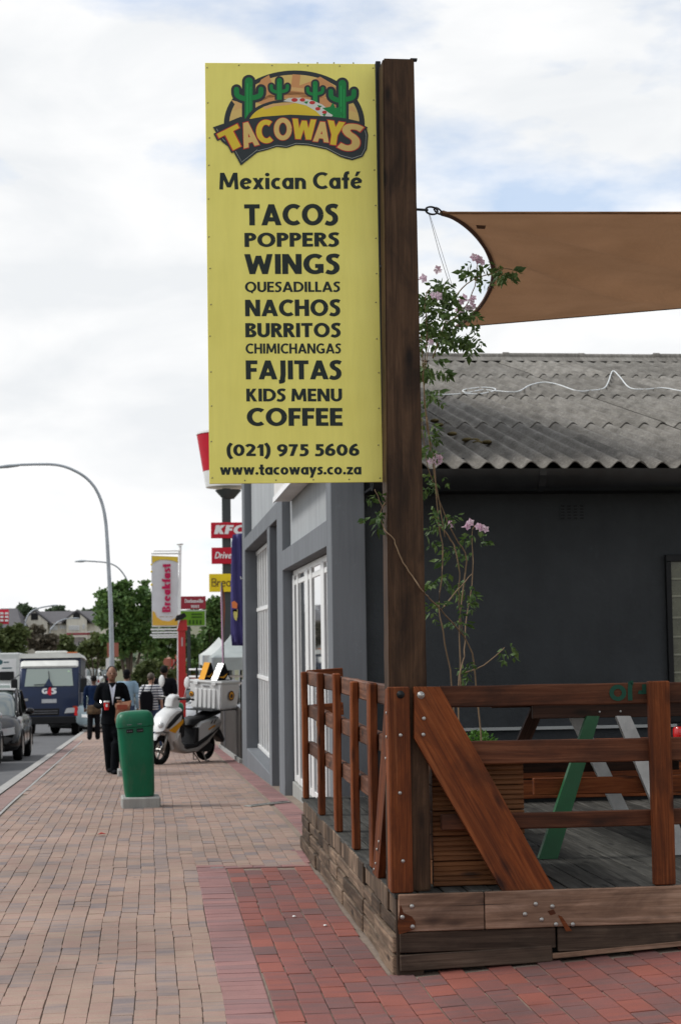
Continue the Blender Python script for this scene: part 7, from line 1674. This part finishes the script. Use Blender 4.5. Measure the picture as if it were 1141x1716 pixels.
# pink feather flag ---------------------------------------------------
Yk = 35.0; kb = at(377, gy(377, Yk), Yk)
pk_ = thing('pink_flag', 'slender pink and orange feather flag leaning in front of the pylon', 'flag', kb)
mb = MB(); mb.tube([kb, at(375, 1100, Yk), at(372, 1000, Yk), at(371, 976, Yk)], .014, 6); mb.build('pole', GREYP, pk_)
lft = [(374, 1135), (372.5, 1095), (371.5, 1060), (371, 1030), (370, 1005), (370, 985), (371, 976)]; rgt = [(376, 1135), (375.5, 1095), (375, 1060), (376, 1040), (377, 1020), (376, 1000), (372, 977)]
for nm, L_, R_, mt in (('pink_cloth', lft, [(l[0] + (r[0] - l[0]) * .62, r[1]) for l, r in zip(lft, rgt)], flat('pink_cloth', (.60, .30, .48))), ('brown_cloth', [(l[0] + (r[0] - l[0]) * .62, r[1]) for l, r in zip(lft, rgt)], [(r[0] + .6, r[1]) for r in rgt], flat('brown_orange_cloth', (.30, .10, .05)))):
    rings = []
    for j, (l, r) in enumerate(zip(L_, R_)):
        a = at(*l, Yk); b = at(*r, Yk); a.y += .01 * j; rings.append([a, b, b + Vector((0, .01, 0)), a + Vector((0, .01, 0))])
    mb = MB(); mb.loft(rings); mb.build(nm, mt, pk_)
# red-brown and green boards on a dark pole ----------------------------
Yg = 64.0; gb_ = at(317, gy(317, Yg), Yg)
bs_ = thing('shop_signboard', 'red brown board above a green board on a dark pole by the trees', 'sign', gb_)
mb = MB(); a, b = at(313.5, 1048, Yg), at(319.5, 1048, Yg); mb.box(a.x, b.x, Yg, Yg + .12, gb_.z, a.z + .6); mb.build('pole', PYL, bs_)
mb = MB(); px_box(mb, 300, 345, 999, 1021, Yg - .12, .1); r1 = mb.build('red_board', flat('board_red', (.30, .03, .045)), bs_, bevel=.01)
px_text('Durbanville', 310, 341, 1010, 6, Yg - .12).build('lettering', WHITE, r1, recalc=False); px_text('1001', 320, 334, 1018.5, 5, Yg - .12).build('lettering', WHITE, r1, recalc=False)
mb = MB(); px_box(mb, 300, 345, 1022, 1050, Yg - .12, .1); r2 = mb.build('board_frame', flat('pale_frame', (.5, .55, .48)), bs_, bevel=.01)
mb = MB(); px_box(mb, 302, 343.5, 1024, 1048.5, Yg - .14, .02); r3 = mb.build('green_board', flat('board_green', (.12, .27, .02)), bs_)
for yy_, cp in ((1030, 3.5), (1036, 3.5)): px_text('FRESH MARKET' if yy_ < 1032 else 'OPEN DAILY', 320, 339, yy_, cp, Yg - .14).build('lettering', flat('dark_green', (.03, .08, .01)), r3, recalc=False) if False else None
for k in range(4):
    mb = MB(); px_box(mb, 317 + k * 6, 320 + k * 6, 1039, 1046, Yg - .16, .01); mb.build('dark_print', flat('dark_green', (.03, .08, .01)), r3)
for y_ in (1028, 1033):
    mb = MB(); px_box(mb, 321, 339, y_, y_ + 2.4, Yg - .16, .01); mb.build('dark_print', flat('dark_green', (.03, .08, .01)), r3)
# orange-brown board behind the lamp pole
Yo = 67.2; ob = at(189, gy(189, Yo), Yo); os_ = thing('orange_board', 'faded orange board standing behind the street lamp pole', 'sign', ob)
mb = MB(); px_box(mb, 180, 199, 1077, 1101, Yo, .1); mb.build('board', flat('faded_orange', (.36, .13, .09)), os_)
mb = MB(); a, b = at(188, 1101, Yo), at(190, 1101, Yo); mb.box(a.x, b.x, Yo + .02, Yo + .08, ob.z, a.z); mb.build('pole', GALV, os_)
# little white notice and red valves by the hedge are left as small signs
Yq = 50.0
nt_ = thing('notice_board', 'small white panel fixed beside the lamp pole base', 'sign', at(186, gy(186, 80), 80)); mb = MB(); px_box(mb, 178, 190, 1103, 1122, 80, .1); mb.build('panel', WHITE, nt_); mb = MB(); a = at(184, 1122, 80); mb.box(a.x - .05, a.x + .05, 80.02, 80.08, at(186, gy(186, 80), 80).z, a.z); mb.build('pole', GALV, nt_)

# palisade fence, brown pillar and low wall past the building -----------
fn = thing('palisade_fence', 'low dark brown slatted fence continuing the line of the grey building', 'fence', (1.53, 29, ground_z(1.5, 29)))
y = 28.9; BRN = paint('dark_brown_slat', (.050, .042, .036), .7, vary=.2)
while y < 37.5:
    mb = MB(); z0 = ground_z(1.5, y) + .06; mb.box(1.50, 1.53, y, y + .10, z0, .48); mb.build('slat', BRN, fn); y += .155
for z in (.05, .40):
    mb = MB(); mb.box(1.532, 1.57, 28.85, 37.5, z, z + .05); mb.build('fence_rail', BRN, fn)
pw = MB(); pw.box(1.46, 1.62, 28.7, 37.6, -1.2, -.40); 
pw.v = [Vector((v.x, v.y, ground_z(1.5, v.y) + (.07 if v.z > -.5 else -.3))) for v in pw.v]; pw.build('plinth', CONCRETE, fn)
pc = thing('brown_pillar', 'slim dark brown pillar with a lantern on top next to the grey building', 'pillar', (1.575, 28.4, ground_z(1.5, 28.4)))
mb = MB(); tz = at(401, 972, 28.4).z; mb.box(1.545, 1.66, 28.3, 28.5, ground_z(1.5, 28.4) - .1, tz); mb.build('shaft', paint('brown_pillar', (.075, .065, .055), .7), pc, bevel=.005)
mb = MB(); mb.lathe([(.0001, 0), (.05, 0), (.05, .02), (.025, .04), (.03, .06), (.028, .10), (.045, .11), (.02, .15), (.0001, .17)], c=(1.57, 28.37, tz), n=12); mb.build('lantern', DARK, pc, smooth=True)
mb = MB(); mb.tube([(1.56, 28.37, tz + .04), (1.50, 28.37, tz + .02), (1.50, 28.37, tz + .06)], .01, 6); mb.build('lantern_bracket', WHITE, pc)
lw = MB(); lw.box(1.515, 1.80, 28.02, 28.66, ground_z(1.5, 28.4) - .2, at(402, 1140, 28.2).z); tag(lw.build('low_wall', WALL_GREY, None, bevel=.01), 'low grey plastered wall stub at the foot of the brown pillar', 'wall')

# canopies --------------------------------------------------------------
TENT = paint('pale_canvas', (.50, .52, .50), .8, vary=.06); TENT2 = paint('grey_canvas', (.30, .33, .32), .8, vary=.08)
def gazebo(label, x0, x1, Y0, Y1, ze, zp, mat):
    c = ((x0 + x1) / 2, (Y0 + Y1) / 2); t = thing('gazebo', label, 'canopy', (c[0], c[1], ground_z(0, c[1])))
    mb = MB(); N = 8; rings = []
    for f in (0, .3, .6, .85, 1.0):
        k = 1 - f; z = ze + (zp - ze) * (f ** 1.25); rings.append([Vector((c[0] + (x1 - x0) / 2 * k * sx_, c[1] + (Y1 - Y0) / 2 * k * sy_, z)) for sx_, sy_ in ((-1, -1), (0, -1), (1, -1), (1, 0), (1, 1), (0, 1), (-1, 1), (-1, 0))] if k > 0 else [Vector((c[0] + .01 * sx_, c[1] + .01 * sy_, z)) for sx_, sy_ in ((-1, -1), (0, -1), (1, -1), (1, 0), (1, 1), (0, 1), (-1, 1), (-1, 0))])
    mb.loft(rings); mb.build('canopy_roof', mat, t, smooth=True)
    mb = MB()
    for a, b in (((x0, Y0), (x1, Y0)), ((x0, Y0), (x0, Y1)), ((x1, Y0), (x1, Y1)), ((x0, Y1), (x1, Y1))):
        mb = MB(); mb.box(min(a[0], b[0]) - .01, max(a[0], b[0]) + .01, min(a[1], b[1]) - .01, max(a[1], b[1]) + .01, ze - .32, ze - .002); mb.build('valance', mat, t)
    for a in ((x0, Y0), (x1, Y0), (x0, Y1), (x1, Y1)):
        mb = MB(); mb.tube([(a[0], a[1], ground_z(0, a[1])), (a[0], a[1], ze)], .03, 6); mb.build('leg', GALV, t)
    return t
gazebo('pale canvas canopy with a rounded top behind the pink flag', at(341, 1100, 52).x, at(402, 1100, 52).x, 52, 56, at(360, 1098, 52).z, at(360, 1068, 52).z, TENT)
gazebo('grey canvas canopy nearest the grey building', at(357, 1100, 43).x, at(430, 1100, 43).x, 43, 46, at(380, 1102, 43).z, at(380, 1062, 43).z, TENT2)
# white barrier rails under the canopies
br2 = thing('barrier_rail', 'white tubular barrier rails under the canopies behind the delivery box', 'railing', (at(370, 1150, 44).x, 44, ground_z(0, 44)))
for py in (1122, 1134, 1146):
    mb = MB(); mb.tube([at(318, py, 46), at(410, py - 1, 44)], .03, 6); mb.build('rail', WHITE, br2)
for px in (330, 352, 383, 404):
    mb = MB(); a = at(px, 1118, 45); mb.tube([(a.x, 45, ground_z(0, 45)), (a.x, 45, a.z)], .03, 6); mb.build('rail_post', DARK, br2)

# ================================================================== buildings beyond
BR = flat('shop_red_brick', (.30, .075, .05)); PALEW = plaster('pale_wall', (.52, .50, .46), .1); ROOFG = plaster('dark_tile_roof', (.105, .10, .105), .5, 3, .15); CREAM = plaster('cream_wall', (.66, .62, .53), .1); WING = glass('far_glass', (.10, .11, .12), .2)
def far_box(label, cat, name, Y, x0, x1, ytop, depth, mat, roofmat=None, floors=()):
    a, b = at(x0, ytop, Y), at(x1, ytop, Y); g = ground_z(0, Y)
    t = thing(name, label, cat, ((a.x + b.x) / 2, Y, g)); mb = MB(); mb.box(a.x, b.x, Y, Y + depth, g - 1, a.z); w = mb.build('wall', mat, t)
    for (p0, p1, q0, q1) in floors:
        mb = MB(); c, d = at(p0, q1, Y), at(p1, q0, Y); mb.box(c.x, d.x, Y - .08, Y + .02, c.z, d.z); f = mb.build('window', ALU_WHITE, w)
        mb = MB(); mb.box(c.x + .06, d.x - .06, Y - .10, Y - .081, c.z + .06, d.z - .06); mb.build('pane', WING, f) if False else mb.build('pane', WING, w)
    return t, w
shp, w_ = far_box('red and white single storey shop with a pale fascia sign between post and flag', 'building', 'shop', 92.0, 309, 350, 1084, 8, BR, floors=[(314, 322, 1116, 1128), (326, 336, 1116, 1128), (339, 347, 1116, 1128)])
for y0, y1, mt in ((1076, 1084, PALEW), (1085, 1089, WHITE), (1090, 1096, SR), (1097, 1107, flat('fascia_lilac', (.48, .48, .56))), (1108, 1112, SR)):
    mb = MB(); px_box(mb, 307, 351, y0, y1, 91.6, .35); mb.build('fascia', mt, shp)
sh2, w_ = far_box('low red brick building behind the hedge left of the red post', 'building', 'shop', 98.0, 262, 300, 1104, 8, plaster('salmon_brick', (.36, .17, .12), .4, 6, .25), floors=[(275, 280, 1118, 1130), (286, 291, 1118, 1130)])
for k in range(4):
    mb = MB(); px_box(mb, 288 + k * 3, 289.4 + k * 3, 1092 + k % 2 * 3, 1128, 97.5, .3); mb.build('mast', flat('pink_white', (.55, .32, .30)) if k % 2 else REDP, sh2)
# cream gabled houses on the rise
def gable_house(label, Y, x0, x1, ye, yr__, depth, wallm, gables, wins):
    a, b = at(x0, ye, Y), at(x1, ye, Y); zr_ = at(x0, yr__, Y + depth / 2).z; g = ground_z(0, Y) - 2
    t = thing('house', label, 'house', ((a.x + b.x) / 2, Y, g)); mb = MB(); mb.box(a.x, b.x, Y, Y + depth, g, a.z); w = mb.build('wall', wallm, t)
    mb = MB(); mb.add([(a.x - .4, Y - .4, a.z - .15), (b.x + .4, Y - .4, a.z - .15), (b.x - .8, Y + depth / 2, zr_), (a.x + .8, Y + depth / 2, zr_), (a.x - .4, Y + depth + .4, a.z - .15), (b.x + .4, Y + depth + .4, a.z - .15)], [(0, 1, 2, 3), (3, 2, 5, 4), (0, 3, 4), (1, 5, 2)]); mb.build('roof', ROOFG, t, recalc=True)
    for (g0, g1, gp, ge) in gables:
        l, r, p = at(g0, ge, Y - 1.2), at(g1, ge, Y - 1.2), at((g0 + g1) / 2, gp, Y - 1.2)
        mb = MB(); mb.prism([(l.x, g), (r.x, g), (r.x, r.z), (p.x, p.z), (l.x, l.z)], Y - 1.2, Y, 'Y'); gw = mb.build('gable_wall', wallm, t)
        for s_, e in ((-1, l), (1, r)):
            mb = MB(); o_ = Vector((s_ * .5, 0, -.3)); mb.add([e + o_ + Vector((0, -.06, .12)), p + Vector((0, -.06, .14)), Vector((p.x, Y + depth / 2, p.z + .14)), Vector((e.x + s_ * .5, Y + depth / 2, e.z - .18)), e + o_ + Vector((0, -.06, -.08)), p + Vector((0, -.06, -.06)), Vector((p.x, Y + depth / 2, p.z - .06)), Vector((e.x + s_ * .5, Y + depth / 2, e.z - .38))], [(0, 1, 2, 3), (7, 6, 5, 4), (0, 4, 5, 1), (3, 2, 6, 7)]); mb.build('gable_roof', ROOFG, t)
        c = at((g0 + g1) / 2, (gp + ge) / 2 + 1, Y - 1.2); mb = MB(); mb.box(c.x - .35, c.x + .35, Y - 1.25, Y - 1.201, c.z - .3, c.z + .4); mb.build('gable_vent', DARK, gw)
    for (p0, p1, q0, q1, nn, yo) in wins:
        for k in range(nn):
            xa_ = p0 + (p1 - p0) * k / nn; xb_ = p0 + (p1 - p0) * (k + .85) / nn
            c, d = at(xa_, q1, Y - yo), at(xb_, q0, Y - yo); mb = MB(); mb.box(c.x, d.x, Y - yo - .08, Y - yo - .01, c.z, d.z); f = mb.build('window', ALU_WHITE, w)
            mb = MB(); mb.box(c.x + .08, d.x - .08, Y - yo - .11, Y - yo - .081, c.z + .08, d.z - .08); pn2 = mb.build('pane', WING, w)
    return t
gable_house('cream double storey house with grey tiled roof and twin gables', 175.0, 34, 163, 1044, 1025, 14, CREAM, [(37, 80, 1024, 1042), (112, 146, 1024, 1038)], [(84, 98, 1048, 1056, 5, .02), (101, 112, 1048, 1054, 3, .02), (116, 134, 1048, 1056, 6, 1.22), (139, 143, 1046, 1054, 1, 1.22)])
gable_house('grey roofed house at the far left behind the red sign', 165.0, -25, 32, 1050, 1020, 16, plaster('greyish_wall', (.34, .32, .29), .1), [], [(2, 12, 1054, 1060, 2, .02)])
gable_house('grey roofed house half hidden behind the round tree', 215.0, 128, 200, 1040, 1024, 14, CREAM, [], [(140, 150, 1044, 1050, 3, .02)])
ca = thing('red_canopy', 'long thin red roofed forecourt canopy with white soffit in front of the cream house', 'canopy', (at(138, 1070, 140).x, 140, ground_z(0, 140)))
mb = MB(); px_box(mb, 112, 163, 1060, 1064, 140, 6); mb.build('red_fascia', flat('canopy_red', (.30, .06, .07)), ca); mb = MB(); px_box(mb, 146, 163, 1058, 1059.6, 139.8, 6); mb.build('white_edge', WHITE, ca)
for px in (118, 156):
    mb = MB(); a = at(px, 1064, 141); mb.box(a.x - .1, a.x + .1, 141, 141.2, ground_z(0, 140) - .2, a.z); mb.build('column', PALEW, ca)
far_box('small white kiosk under the red forecourt canopy', 'building', 'kiosk', 143.0, 117, 142, 1068, 5, plaster('white_wall', (.6, .6, .6), .1), floors=[(119, 127, 1072, 1080), (130, 139, 1074, 1086)])
rs = thing('red_sign', 'red shop sign with white letters at the far left edge', 'sign', (at(8, 1040, 100).x, 100, ground_z(0, 100)))
mb = MB(); px_box(mb, -14, 15, 1021, 1046, 100, .25); rb_ = mb.build('sign_board', flat('bright_red', (.62, .03, .06)), rs)
px_text('ME', -6, 13, 1043, 17, 100, .02, .26, .18).build('lettering', WHITE, rb_, recalc=False) if False else None
for k, x in enumerate((1, 9)):
    for j in range(3):
        mb = MB(); px_box(mb, x, x + 5.5, 1026 + j * 6, 1029.5 + j * 6, 99.9, .05); mb.build('white_letter_bar', WHITE, rb_)
mb = MB(); a = at(2, 1046, 100); mb.box(a.x - .15, a.x + .15, 100.05, 100.2, ground_z(0, 100), a.z); mb.build('pole', GALV, rs)

# ================================================================== trees and hedges
def crown(mb, c, r, n, s, rr=rnd, clumps=26):
    cs = []
    for _ in range(clumps):
        while True:
            d = Vector((rr.uniform(-1, 1), rr.uniform(-1, 1), rr.uniform(-1, 1)))
            if 0.25 < d.length < 1: break
        d = d * (0.55 + .4 * rr.random()) / max(d.length, .3) * d.length ** .5
        cs.append((Vector((c[0] + d.x * r[0] * .82, c[1] + d.y * r[1] * .82, c[2] + d.z * r[2] * .82)), rr.uniform(.20, .40)))
    for _ in range(n):
        cc_, f = rr.choice(cs)
        v = Vector((rr.gauss(0, 1), rr.gauss(0, 1), rr.gauss(0, 1))); v = v.normalized() * rr.random() ** .33
        p = cc_ + Vector((v.x * r[0] * f, v.y * r[1] * f, v.z * r[2] * f))
        a = Vector((rr.uniform(-1, 1), rr.uniform(-1, 1), rr.uniform(-.8, .5))).normalized(); b = a.cross(Vector((rr.uniform(-1, 1), rr.uniform(-1, 1), rr.uniform(-1, 1)))).normalized()
        q_ = s * rr.uniform(.6, 1.3); mb.add([p, p + a * q_ * .5 + b * q_ * .35, p + a * q_, p + a * q_ * .5 - b * q_ * .35], [(0, 1, 2), (0, 2, 3)])
def tree(label, Y, blobs, trunk, mat, n=3500, s=.2, name='tree', cat='tree', group=None, thick=.12, extra_stems=()):
    bx_ = at(trunk[0], 1200, Y).x; g = ground_z(0, Y); t = thing(name, label, cat, (bx_, Y, g), 0, group); k = Y / F
    mb = MB(); tot = sum(b[2] * b[3] for b in blobs)
    for (px, py, rx, ry_) in blobs:
        c = at(px, py, Y + rnd.uniform(-.3, .3)); crown(mb, c, (rx * k, min(rx, ry_) * k * 1.0, ry_ * k), int(n * rx * ry_ / tot), s, clumps=max(8, int(30 * rx * ry_ / tot) + 8))
    mb.build('crown', mat, t, recalc=False)
    mb = MB(); c0 = at(blobs[0][0], blobs[0][1], Y); base = Vector((bx_, Y, g - .1)); fork = base.lerp(c0, .45); fork.x += .1
    mb.tube(smooth_path([base, base.lerp(fork, .5) + Vector((.05, 0, 0)), fork], 4), [thick * (1.15 - .5 * i / 8) for i in range(9)], 8)
    mb.build('trunk', BARK, t, smooth='all')
    for (px, py, rx, ry_) in blobs[:6]:
        c = at(px, py, Y); st = base.lerp(fork, rnd.uniform(.25, .95)); mb = MB(); P_ = smooth_path([st, st.lerp(c, .5) + Vector((rnd.uniform(-.2, .2), 0, .15)), c], 4); mb.tube(P_, [thick * .6 * (1 - .75 * i / len(P_)) for i in range(len(P_))], 6); mb.build('limb', BARK, t, smooth='all')
    return t
rnd.seed(31)
tree('round dark green tree directly behind the street lamp pole', 72.0, [(196, 1030, 44, 46), (228, 1020, 40, 42), (182, 1000, 26, 26), (210, 990, 30, 22), (200, 1072, 38, 30), (240, 1068, 34, 36), (246, 1002, 20, 24)], (224, 0), LEAF, 9000, .20, thick=.16, group='trees along the street')
tree('dark leafy tree behind the Breakfast banner', 76.0, [(280, 1075, 34, 40), (262, 1085, 26, 32), (318, 1078, 28, 34), (300, 1050, 22, 26)], (236, 0), LEAF, 5000, .20, thick=.12, group='trees along the street')
tree('dark green tree beside the KFC pylon behind the green board', 80.0, [(350, 1050, 34, 50), (365, 1020, 24, 34), (340, 1090, 34, 28), (380, 1060, 26, 50)], (352, 0), LEAF, 6500, .22, thick=.14, group='trees along the street')
tree('wispy sapling top standing above the round tree', 74.0, [(243, 977, 9, 6), (240, 985, 6, 4)], (243, 0), LEAF, 150, .16, thick=.03, group='trees along the street')
tree('brownish leafed tree left of the cash truck roof', 108.0, [(62, 1068, 26, 22), (56, 1054, 12, 14), (75, 1084, 26, 22), (86, 1072, 12, 12)], (66, 0), LEAF_BROWN, 4500, .26, thick=.15, group='trees along the street')
tree('dark olive tree at the far left over the white box truck', 100.0, [(12, 1068, 26, 26), (34, 1058, 16, 20), (-6, 1060, 20, 26), (26, 1084, 26, 18)], (16, 0), LEAF_OLIVE, 4000, .26, thick=.15, group='trees along the street')
tree('bright green tree in front of the forecourt canopy', 112.0, [(106, 1078, 20, 20), (118, 1088, 18, 14), (98, 1090, 20, 16)], (106, 0), LEAF_OLIVE, 3000, .24, thick=.12, group='trees along the street')
tree('spreading light green tree right of the cash truck roof', 104.0, [(150, 1086, 20, 18), (165, 1076, 18, 18), (138, 1094, 14, 10), (172, 1096, 14, 12)], (158, 0), LEAF_OLIVE, 3500, .24, thick=.1, group='trees along the street')
tree('small round tree behind the house roof on the left', 330.0, [(42, 1023, 13, 10), (54, 1026, 10, 7)], (44, 0), LEAF_FAR, 900, 1.0, thick=.3, group='trees on the skyline')
tree('low dark tree on the skyline between the gables', 340.0, [(96, 1024, 14, 11), (84, 1028, 12, 8), (108, 1030, 10, 6)], (98, 0), LEAF_FAR, 1100, 1.0, thick=.3, group='trees on the skyline')
tree('flat clump of trees on the skyline right of the gables', 350.0, [(142, 1030, 18, 8), (156, 1028, 12, 8)], (146, 0), LEAF_FAR, 900, 1.0, thick=.3, group='trees on the skyline')
tree('dense skyline tree rising behind the big dark tree', 300.0, [(240, 1060, 40, 30), (180, 1070, 30, 26)], (240, 0), LEAF_FAR, 1500, 1.0, thick=.3, group='trees on the skyline')
tree('light green bush under the dark trees by the hedge', 66.0, [(240, 1128, 16, 24), (252, 1120, 14, 20), (232, 1140, 14, 16), (262, 1134, 12, 18)], (246, 0), LEAF_OLIVE, 3000, .14, name='bush', cat='bush', thick=.04, group='bushes by the car park')
tree('dark bush behind the man in the black t-shirt', 70.0, [(270, 1126, 14, 18), (284, 1134, 12, 16), (296, 1128, 9, 14)], (276, 0), LEAF_OLIVE, 1500, .14, name='bush', cat='bush', thick=.04, group='bushes by the car park')
tree('clipped bush near the shop with the red fascia', 78.0, [(322, 1118, 14, 14), (338, 1122, 12, 12)], (328, 0), LEAF, 1200, .15, name='bush', cat='bush', thick=.04, group='bushes by the car park')
tree('grassy green shrub bank beyond the cash truck', 128.0, [(150, 1112, 24, 10), (172, 1112, 20, 10), (126, 1108, 22, 14), (196, 1114, 18, 10), (106, 1106, 20, 16)], (160, 0), LEAF_OLIVE, 2500, .25, name='bush', cat='bush', thick=.05, group='bushes by the car park')
# distant hill with scattered wood
hl_ = MB(); 
xs_ = [-260, -160, -90, -50, -20, 0, 30, 80, 200, 400]; yy2 = [180, 260, 380, 520]; zz2 = [-3.2, 1.0, 4.5, 3.0]
for y_, z_ in zip(yy2, zz2):
    for x_ in xs_: hl_.v.append(Vector((x_, y_, z_ + rnd.uniform(-.8, .8) * (z_ > 0))))
for j in range(3):
    for i in range(len(xs_) - 1): a_0 = j * len(xs_) + i; hl_.f.append((a_0, a_0 + 1, a_0 + len(xs_) + 1, a_0 + len(xs_))); hl_.mi.append(0)
o = hl_.build('hill', GROUND, None, smooth='all'); o['kind'] = 'structure'
wd = MB()
for _ in range(1300):
    x_ = rnd.uniform(-75, 45); y_ = rnd.uniform(215, 300)
    crown(wd, (x_, y_, -1.0 + (y_ - 215) * .03 + rnd.uniform(-.5, 1.2)), (2.4, 2.4, 2.0), 9, 1.1, clumps=3)
tag(wd.build('wood', LEAF_FAR, None, recalc=False), 'band of distant trees closing the street at the foot of the hill', 'trees', kind='stuff')
